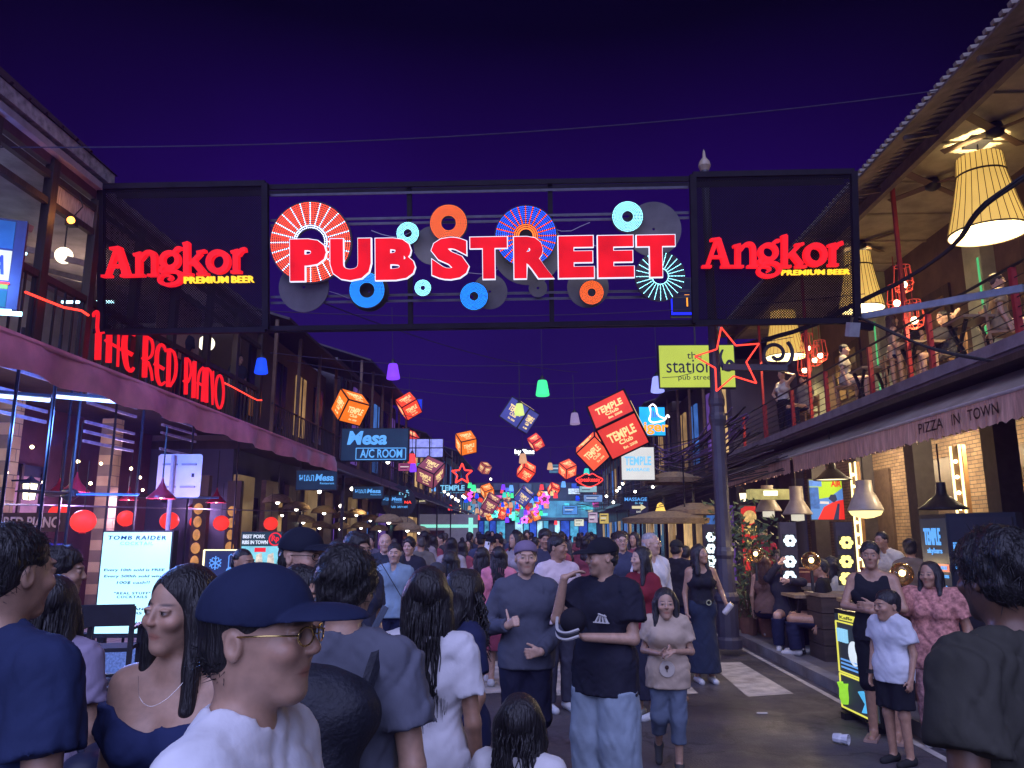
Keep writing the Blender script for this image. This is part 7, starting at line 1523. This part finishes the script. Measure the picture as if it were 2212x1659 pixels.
m10 = put('man with crossed arms in black sleeveless top and long black shorts', 1876, 1172, 7.05, -30, skin='tan', hair='short', head=(4, 0, 0), top=('tank', (.014, .014, .02), .014, .86), bottom=('longshorts', (.012, .012, .018), .024), shoes=None, det=1, seed=22,
          pose=dict(elR=(-.25, -.07, 1.17), wrR=(.0, -.24, 1.14), elL=(.25, -.07, 1.16), wrL=(.02, -.21, 1.19)), hands=dict(R=dict(d=(.95, .05, .15), n=(0, 1, 0), t=(0, 0, 1), curl=.25), L=dict(d=(-.95, -.1, -.05), n=(0, 1, 0), t=(0, 0, 1), curl=.3)))
m11 = put('boy in white T-shirt and black shorts beside the crossed-arms man', 1903, 1277, 6.35, -62, skin='tan', hair='short', head=(-14, 2, 0), top=('tee', (.55, .56, .60), .024, .82), bottom=('shorts', (.012, .012, .018), .03), shoes=(.02, .02, .02), det=1, seed=23, hs=.95, pose=dict(elR=(-.22, -.0, 1.15), wrR=(-.2, -.1, .88)))
m12 = put('older woman in pink patterned pyjama shirt and trousers', 2000, 1214, 6.85, -42, fem=True, build=1.28, skin='tan', hair='bob', head=(-8, 0, 0), top=('tee', (.46, .20, .17), .034, .72), bottom=('trousers', (.42, .21, .19), .03), shoes=(.5, .48, .46), det=1, seed=24)
m13 = put('woman with long hair from behind with one arm in a pink sleeve', 1078, 1182, 9.3, 176, fem=True, skin='light', hair='longback', top=('rolled', (.62, .20, .26), .022, .9), bottom=('skirt', (.25, .05, .08), .01, .45), det=1, seed=25)
m14 = put('long-haired woman from behind in plaid top, black shorts and white sneakers', 1042, 1183, 9.6, 170, fem=True, skin='light', hair='longback', top=('tee', (.23, .12, .14), .016, .95), bottom=('hotpants', (.015, .015, .02), .022), shoes=(.6, .58, .58), det=1, seed=26)
m15 = put('young man in light blue shirt with a cross-body strap facing the camera', 853, 1174, 9.0, 4, skin='light', hair='short', top=('rolled', (.22, .30, .38), .02), bottom=('jeans', DKB), det=1, seed=27)
MB().beam((-.15, -.14, 1.42), (.12, -.16, 1.0), .02, .006).build('strap', mBlack, m15)
m16 = put('dark-haired man in black open collar shirt facing the camera', 884, 1163, 10.8, -6, skin='light', hair='tousle', top=('shirt', (.02, .02, .03), .018), bottom=('jeans', DKB), det=1, seed=28)
m17 = put('bald man in dark T-shirt beside the light blue shirt', 832, 1153, 10.2, 10, skin='light', hair='none', top=('tee', (.03, .035, .05), .018), bottom=('jeans', DKB), det=1, seed=29)
m18 = put('woman with swept back hair peering out behind the black cap', 732, 1168, 6.6, 30, fem=True, skin='light', hair='bun', top=('tee', (.08, .05, .1), .018), bottom=('jeans', DKB), det=1, seed=30)
m19 = put('man with thick dark hair and glasses half hidden behind the backpack man', 772, 1154, 5.6, 50, skin='mid', hair='tousle', top=('tee', (.04, .045, .08), .018), bottom=('jeans', DKB), det=1, seed=31, glasses=True)
m20 = put('round-faced man with cropped hair by the snowflake board', 528, 1187, 6.4, 66, build=1.1, skin='tan', hair='crop', top=('tee', (.05, .06, .12), .018), bottom=('jeans', DKB), det=1, seed=32)
m21 = put('short dark-haired man just behind the close capped man', 655, 1228, 3.0, 70, skin='tan', hair='short', top=('tee', (.03, .04, .1), .018), bottom=('jeans', DKB), det=1, seed=33)
m22 = put('person in white sun visor cap facing the camera in the dense crowd', 945, 1218, 7.2, 0, skin='tan', hair='short', top=('tee', (.03, .035, .06), .018), bottom=('jeans', DKB), det=1, seed=34, pose=dict(cap=(.05, .05, .06)), glasses=True)
m23 = put('person in black hat filming the crowd with a raised phone', 1060, 1160, 12.5, 0, skin='light', hair='short', top=('tee', (.03, .03, .05), .018), bottom=('jeans', DKB), det=1, seed=35, pose=dict(cap=(.01, .01, .015), elR=(-.26, -.12, 1.25), wrR=(-.05, -.25, 1.5)))
m24 = put('woman in black top with dark hair walking away at the crowd edge', 975, 1192, 8.4, 168, fem=True, skin='tan', hair='long', top=('tee', (.02, .02, .035), .016), bottom=('trousers', DKB), det=1, seed=36)
m25 = put('man in black shirt behind the white-shirted man', 1460, 1168, 10.5, 150, skin='mid', hair='short', top=('tee', (.018, .016, .022), .018), bottom=('jeans', DKB), det=1, seed=37, pose=dict(cap=(.02, .02, .02)))
m26 = put('heavy man in dark T-shirt seen from behind past the camisole woman', 1478, 1180, 12, 175, build=1.2, skin='tan', hair='short', top=('tee', (.025, .02, .03), .02), bottom=('jeans', DKB), det=1, seed=38)
# ---------------- accessories
def on(o, px=None): return o
bk = MB(); 
def backpack(o, S, y0=.13):
    v, f = sdf_mesh([rc((-.10 * S, y0 + .07, 1.30 * S), (.10 * S, y0 + .07, 1.30 * S), .10 * S, k=.05), rc((-.11 * S, y0 + .08, .95 * S), (.11 * S, y0 + .08, .95 * S), .11 * S, k=.06), rc((0, y0 + .09, 1.3 * S), (0, y0 + .09, .95 * S), .14 * S, k=.05, s=.8), rc((0, y0 + .17, 1.05 * S), (0, y0 + .17, .92 * S), .09 * S, k=.04)], .012, [], (.006, 40, 2, (1, 1, .8)))
    b = thing('backpack', 'black backpack with orange reflective trims on the grey T-shirt man', 'backpack', o.location, o.rotation_euler); b.location.z = 0
    link('bag', np_mesh('bag', v, f), mat('black_nylon', (.013, .014, .024), .6, .3, 20, .3), b)
    for s_ in (-1, 1): MB().tube([tuple(q) for q in catmull([(s_ * .13 * S, y0 - .0, 1.36 * S), (s_ * .14 * S, .02, 1.475 * S), (s_ * .14 * S, -.10, 1.40 * S), (s_ * .15 * S, -.12, 1.2 * S), (s_ * .17 * S, .05, 1.0 * S)], 5)], .022, 6).build('shoulder_strap', MATS['black_nylon'], b)
    for i, (x0, z0, x1, z1) in enumerate(((-.13, 1.22, .0, 1.18), (.02, 1.16, .09, 1.15), (.1, 1.14, -.03, 1.11), (-.12, 1.11, -.02, 1.08))): MB().beam((-x0 * S, y0 + .262, z0 * S), (-x1 * S, y0 + .262, z1 * S), .022, .01).build('reflective_trim', mat('orange_trim', (.75, .38, .25), .5), b)
    MB().ab((-.03, y0 + .16, 1.33 * S), (.03, y0 + .175, 1.36 * S)).build('logo_tag', MATS['orange_trim'], b)
backpack(f3, ph(752, 1192, 2.42) / 1.75)
def shoulder_bag(o, S):
    b = thing('shoulder_bag', 'dark shoulder bag on the long-haired girl in mauve', 'bag', o.location, o.rotation_euler); v, f = sdf_mesh([rc((-.28 * S, .05, .98 * S), (-.28 * S, .2, .98 * S), .10 * S, k=.04), rc((-.28 * S, .05, .84 * S), (-.28 * S, .22, .84 * S), .11 * S, k=.04)], .012, [], (.004, 40, 3)); link('bag', np_mesh('bag', v, f), mat('dark_leather', (.02, .025, .06), .5, .2), b)
    MB().tube([tuple(q) for q in catmull([(-.27 * S, .05, 1.05 * S), (-.2 * S, .0, 1.3 * S), (-.12 * S, .03, 1.47 * S), (-.14 * S, .16, 1.3 * S), (-.27 * S, .18, 1.05 * S)], 5)], .012, 5).build('strap', MATS['dark_leather'], b)
shoulder_bag(f8, ph(132, 1248, 3.05) / 1.75)
# white T-shirt woman's grey scarf bag hanging at her left
sb = thing('tote_bag', 'limp grey-blue tote hanging beside the white T-shirt woman', 'bag', f4.location, f4.rotation_euler); v, f = sdf_mesh([rc((.24, .02, 1.15), (.26, .02, .78), .05, .11, .04, .7)], .012, [], (.012, 35, 4, (1.2, 1.2, .4))); link('bag', np_mesh('bag', v, f), cloth((.10, .12, .17)), sb); MB().tube([(.16, .02, 1.42), (.22, .03, 1.3), (.24, .02, 1.15)], .014, 5).build('strap', cloth((.10, .12, .17)), sb)
# striped sleeve
MB().lathe([(.068, 0), (.068, .012)], 16, (-.215, .02, 1.13)).build('sleeve_stripe', mat('white_stripe', (.6, .6, .62), .8), f5); MB().lathe([(.067, 0), (.067, .012)], 16, (-.21, .02, 1.155)).build('sleeve_stripe', MATS['white_stripe'], f5)
# held cap and chest print of the black T-shirt man
S2 = ph(1300, 1166, 5.15) / 1.75
hcap = thing('held_cap', 'dark cap with pale visor stripes held against a black T-shirt', 'cap', m2.location, m2.rotation_euler)
v, f = sdf_mesh([elp((-.03 * S2, -.30, 1.24 * S2), (.085, .07, .08)), ], .01); link('crown', np_mesh('crown', v, f), cloth((.014, .013, .02)), hcap)
for k in range(3): MB().tube([tuple(q) for q in catmull([(-.13 * S2, -.33, (1.26 - .02 * k) * S2), (-.10 * S2, -.37, (1.19 - .02 * k) * S2), (-.02 * S2, -.385, (1.175 - .02 * k) * S2), (.06 * S2, -.36, (1.2 - .02 * k) * S2)], 5)], .009, 5).build('visor_stripe', mat('pale_stripe', (.5, .48, .46), .7) if k != 1 else mBlack, hcap)
pr = MB(); 
for k in range(4): stroke(pr, [(.075 + .012 * k, 1.275), (.045 + .03 * k, 1.225)], [.006, .012], lambda u, v: (u * S2, -.163, v * S2), (0, .012, 0))
stroke(pr, [(.03, 1.225), (.15, 1.225)], .006, lambda u, v: (u * S2, -.166, v * S2), (0, .012, 0)); stroke(pr, [(.07, 1.28), (.13, 1.265)], .006, lambda u, v: (u * S2, -.168, v * S2), (0, .012, 0)); pr.build('chest_print', mat('print_white', (.6, .58, .56), .8), m2)
# bear print on the girl's shirt
S3 = ph(1432, 1272, 6.15) / 1.75; bp = MB(); bp.lathe([(.001, -.006), (.075 * S3, -.004), (.08 * S3, .01)], 18, (0, -.163 * S3, .98 * S3), axis='y'); bp.build('bear_muzzle_print', mat('print_cream', (.6, .52, .44), .8), m3)
bp = MB(); bp.lathe([(.001, -.012), (.02 * S3, -.008), (.02 * S3, 0)], 12, (0, -.168 * S3, 1.0 * S3), axis='y'); bp.box((0, -.172 * S3, .975 * S3), (.006, .008, .03)); bp.build('bear_nose_print', mat('print_brown', (.06, .03, .02), .8), m3)
# belt and cup of the camisole woman
S4 = ph(1510, 1178, 9.6) / 1.75; MB().lathe([(.155 * S4, 0), (.155 * S4, .04)], 24, (0, 0, 1.0 * S4)).build('belt', mBlack, m4); MB().lathe([(.02, -.01), (.035, -.01), (.035, .01), (.02, .01)], 14, (.03, -.165 * S4, 1.02 * S4), axis='y').build('belt_buckle', MATS['silver'], m4)
cup = thing('drink_can', 'white drink can held by the woman in the camisole', 'can', (m4.location.x + .27 * S4, m4.location.y - .27 * S4, .95 * S4), (R(20), R(35), 0)); MB().lathe([(.001, -.07), (.03, -.07), (.034, -.06), (.034, .06), (.028, .075), (.001, .075)], 14).build('can_body', mat('can_white', (.6, .55, .52), .35, .4, 12), cup, True); MB().lathe([(.001, .078), (.025, .078), (.03, .07)], 12).build('lid', MATS['silver'], cup)
# phone
phn = thing('phone', 'raised white phone in the dense crowd', 'phone', (m23.location.x - .04, m23.location.y - .34, ph(1060, 1180, 12.5)), (0, R(10), 0)); MB().ab((-.038, 0, -.075), (.038, .01, .075)).build('case', mat('white_case', (.75, .72, .75), .3), phn); MB().ab((.008, -.004, .03), (.03, -.0005, .068)).build('camera_bump', mBlack, phn)
# flip flops, watch, earbud
for s_ in (-1, 1): MB().box((s_ * .1, -.05, .012), (.1, .27, .02)).build('flip_flop', mat('tan_rubber', (.35, .22, .17), .7), m10)
Sb = ph(1903, 1277, 6.35) / 1.75; MB().lathe([(.036, 0), (.036, .03)], 14, (-.2 * Sb, -.1 * Sb, .885 * Sb)).build('watch', mBlack, m11)
# ---------------- right side seated
def chair(label, x, y, z, rz, col=(.30, .17, .09), h=.46, grp=None):
    o = thing('chair', label, 'chair', (x, y, z), (0, 0, rz), grp); m = mat('chair_wood', col, .5, .3, 8)
    for sx_ in (-1, 1):
        MB().beam((sx_ * .18, -.18, 0), (sx_ * .18, -.18, h), .035).build('leg', m, o); MB().beam((sx_ * .18, .18, 0), (sx_ * .19, .24, .92), .035).build('rear_leg', m, o)
    MB().ab((-.21, -.21, h), (.21, .21, h + .035)).build('seat', m, o); MB().ab((-.19, .215, .66), (.19, .24, .9)).build('backrest', m, o); MB().beam((-.18, -.18, .2), (.18, -.18, .2), .025).build('rung', m, o)
def seated(label, px, topy, Y, rz, seat=.56, **k):
    c = P(px, topy, Y); H_ = 1.72
    return person(label, (c.x, Y), rz, k.pop('H', 1.7), seat=seat, **k)
def seat_at(label, px, topy, Y, rz, H=1.7, floor=.1, chairlab=None, **k):
    """sits so that the head reaches the measured height"""
    c = P(px, topy, Y); S = H / 1.75; seat = c.z - floor - (1.75 - .88) * S
    o = person(label, (c.x, Y), rz, H, seat=max(.42, seat), ground=floor, **k)
    if chairlab: chair(chairlab, c.x + .02, Y + .02, floor, R(rz), h=max(.40, seat - .10), grp='wooden chairs on the balcony')
    return o
eat = dict(elR=(-.22, -.12, 1.15), wrR=(-.04, -.26, 1.36), elL=(.24, -.1, 1.1), wrL=(.08, -.3, 1.12))
s1 = seat_at('man in dark shirt drinking at the pale cafe table', 1694, 1222, 11.75, -20, skin='light', hair='short', top=('long', (.025, .025, .04), .016), bottom=('trousers', DKB), det=1, seed=40, floor=.1, pose=dict(elR=(-.24, -.1, 1.0), wrR=(-.06, -.24, 1.22), elL=(.25, -.12, .95), wrL=(.06, -.32, .98)))
s2 = seat_at('man in black T-shirt seated with his back half turned at the table', 1772, 1216, 10.9, -118, skin='tan', hair='short', top=('tee', (.012, .012, .016), .018), bottom=('jeans', DKB), det=1, seed=41)
s3 = seat_at('woman with auburn hair seated facing away among the plants', 1650, 1205, 12.6, 150, fem=True, skin='light', hair='long', hcol=(.09, .04, .025), top=('tank', (.2, .12, .1), .012), bottom=('trousers', DKB), det=1, seed=42)
s4 = seat_at('woman facing the street at the inner table', 1676, 1188, 13.4, 0, fem=True, skin='light', hair='bun', top=('tee', (.1, .05, .05), .014), bottom=('trousers', DKB), det=1, seed=43)
s5 = seat_at('woman in white blouse with dark curls beside the glass globe', 1792, 1205, 11.4, -80, fem=True, skin='light', hair='curly', top=('tee', (.5, .48, .42), .016), bottom=('trousers', DKB), det=1, seed=44)
s6 = put('waiter in white shirt leaning over an inner table', 1922, 1150, 11.2, -60, .1, skin='tan', hair='short', top=('rolled', (.55, .5, .42), .02), bottom=('trousers', (.02, .02, .03)), det=1, seed=45, lean=.25)
s7 = put('woman with tied dark hair seen from behind near the bar lightbox', 1962, 1165, 9.4, 160, .1, fem=True, skin='tan', hair='bun', top=('tee', (.16, .12, .09), .016), bottom=('trousers', DKB), det=1, seed=46)
s8 = put('staff member in red shirt by the glowing food poster', 1648, 1140, 15.0, -40, .1, skin='tan', hair='short', top=('tee', (.35, .03, .04), .016), bottom=('trousers', DKB), det=1, seed=47)
# balcony guests
BZ = 4.13
def bput(label, px, topy, X, rz, **k):
    c = PX(px, topy, X); return person(label, (X, c.y), rz, c.z - BZ, ground=BZ, **k)
def bseat(label, px, topy, X, rz, chairlab, **k):
    c = PX(px, topy, X); return seat_at(label, px, topy, c.y, rz, floor=BZ, chairlab=chairlab, **k)
b1 = bput('woman in white halter top standing at the balcony rail with a hand behind her head', 1688, 800, 6.75, -60, fem=True, skin='light', hair='bun', top=('tank', (.6, .57, .52), .012, .98), bottom=('trousers', (.015, .015, .02), .016), det=1, seed=50, pose=dict(elL=(.36, .03, 1.56), wrL=(.12, .08, 1.66), elR=(-.33, .02, 1.2), wrR=(-.16, -.05, 1.02)))
bseat('man in tan T-shirt seated on the balcony by the red post', 2150, 592, 7.0, 70, 'wooden chair under the man in the tan T-shirt', skin='light', hair='short', hcol=(.04, .02, .015), top=('tee', (.34, .26, .16), .02), bottom=('shorts', (.3, .22, .15), .02), det=1, seed=51, glasses=True)
bseat('man in dark shirt stretching an arm on the balcony', 2035, 672, 7.0, -70, 'wooden chair under the man stretching his arm', skin='light', hair='short', top=('tee', (.03, .03, .04), .02), bottom=('shorts', (.2, .16, .12)), det=1, seed=52, pose=dict(elL=(.4, -.1, 1.25), wrL=(.5, -.3, 1.12)))
bseat('dark-haired woman leaning in at a balcony table', 1925, 680, 7.0, 75, 'wooden chair under the leaning balcony woman', fem=True, skin='light', hair='long', hcol=(.05, .02, .02), top=('tank', (.4, .34, .3), .012), bottom=('shorts', DKB), det=1, seed=53)
bseat('man in black T-shirt beside the red column on the balcony', 1965, 665, 7.3, -80, 'wooden chair beside the red column', skin='mid', hair='short', top=('tee', (.015, .015, .02), .02), bottom=('shorts', (.3, .22, .17)), det=1, seed=54)
bseat('man in white and tan shirt seated at the balcony edge', 1822, 745, 6.7, 60, 'wooden chair at the balcony edge', skin='light', hair='short', top=('tee', (.45, .4, .34), .02), bottom=('shorts', (.4, .36, .32)), shoes=(.6, .58, .55), det=1, seed=55)
bseat('person in striped shirt seated behind the standing balcony woman', 1735, 812, 6.7, -70, 'wooden chair behind the standing balcony woman', skin='mid', hair='short', top=('tee', (.2, .18, .17), .02), bottom=('jeans', DKB), det=1, seed=56)
for i, (px, py) in enumerate(((2100, 690), (1880, 790), (1990, 730))):
    c = PX(px, py, 6.7); o = table('dark balcony table between the seated guests', 6.7, c.y, .6, .6); o.location.z = BZ; o['group'] = 'balcony tables'
# left balcony heads
for lab, px, py, Y_ in (('person looking out over the balcony past the script sign', 515, 795, 0), ('dark-haired person at the balcony behind the script sign', 398, 716, 0)):
    c = PX(px, py, -6.8); person(lab, (-6.8, c.y), 60, 1.68, ground=4.12, skin='mid', hair='short', top=('tee', (.03, .03, .05), .016), bottom=('jeans', DKB), det=1, seed=60 + px)
# ---------------- far crowd: copies of a few figures
protos = []
for i, k in enumerate((dict(top=('tee', (.03, .03, .05)), hair='short'), dict(top=('tee', (.10, .09, .12)), hair='tousle', skin='light'), dict(top=('tee', (.02, .02, .03)), hair='long', fem=True), dict(top=('tee', (.32, .28, .30)), hair='longback', fem=True), dict(top=('tee', (.06, .07, .13)), hair='cap', skin='tan'), dict(top=('rolled', (.05, .05, .06)), hair='short', skin='light'), dict(top=('tee', (.25, .06, .08)), hair='wavy', fem=True), dict(top=('tee', (.16, .14, .12)), hair='crop', skin='tan', hcol=(.06, .05, .045)))):
    protos.append(person('figure', (0, -30), 0, 1.7, bottom=('jeans', (.03, .035, .06)), det=0, seed=70 + i, **k))
DESC = ['person in black T-shirt in the packed far crowd', 'person in grey T-shirt with tousled hair in the packed far crowd', 'long-haired person in black in the packed far crowd', 'long-haired person in pale top in the packed far crowd', 'capped person in navy in the packed far crowd', 'dark-haired person in dark rolled-sleeve shirt in the packed far crowd', 'wavy-haired person in dark red in the packed far crowd', 'crop-haired person in brown T-shirt in the packed far crowd']
r6 = random.Random(21); used = set(); n = 0; spots = []
rows = [(11.8, 5), (13.2, 7), (14.8, 8), (16.5, 8), (18.5, 9), (21, 9), (24, 10), (28, 10), (33, 10), (39, 10), (46, 10)]
for Y, cnt in rows:
    for j in range(cnt):
        x = -3.1 + 6.0 * (j + .5) / cnt + r6.uniform(-.3, .3)
        if Y < 17 and x > 2.1: continue
        if Y > 30: x *= 1.05
        spots.append((x, Y + r6.uniform(-.7, .7)))
for x, y in spots:
    i = r6.randrange(8); src = protos[i]; o = src if i not in used else copy_tree(src); used.add(i)
    if o.parent: o.parent = None
    o.location = (x, y, 0); o.rotation_euler = (0, 0, R(r6.choice((0, 180, 180, 170, 10, -30, 150, 200, 90, -90)) + r6.uniform(-25, 25))); s_ = r6.uniform(.92, 1.07); o.scale = (s_, s_, s_)
    o['label'] = DESC[i]; o['category'] = 'person'; o['group'] = 'people in the packed far crowd'
for i, p_ in enumerate(protos):
    if i not in used: p_.location = (-2 + i * .5, 36, 0); p_['label'] = DESC[i]; p_['group'] = 'people in the packed far crowd'
# ================================================================== added violet haze standing in for the lens veil and glow
hz = MB().ab((-20, -12, -1.2), (20, 84, 9.9)).build('haze', None); stuff(hz)
hm = bpy.data.materials.new('veil_haze'); hm.use_nodes = True; t = hm.node_tree; t.nodes.clear()
ho_ = t.nodes.new('ShaderNodeOutputMaterial'); hv_ = t.nodes.new('ShaderNodeVolumePrincipled'); hv_.inputs['Density'].default_value = .0017
hv_.inputs['Color'].default_value = (.55, .26, 1.0, 1); hv_.inputs['Anisotropy'].default_value = .2
t.links.new(hv_.outputs[0], ho_.inputs['Volume']); hz.data.materials.append(hm)
SC.cycles.volume_bounces = 0
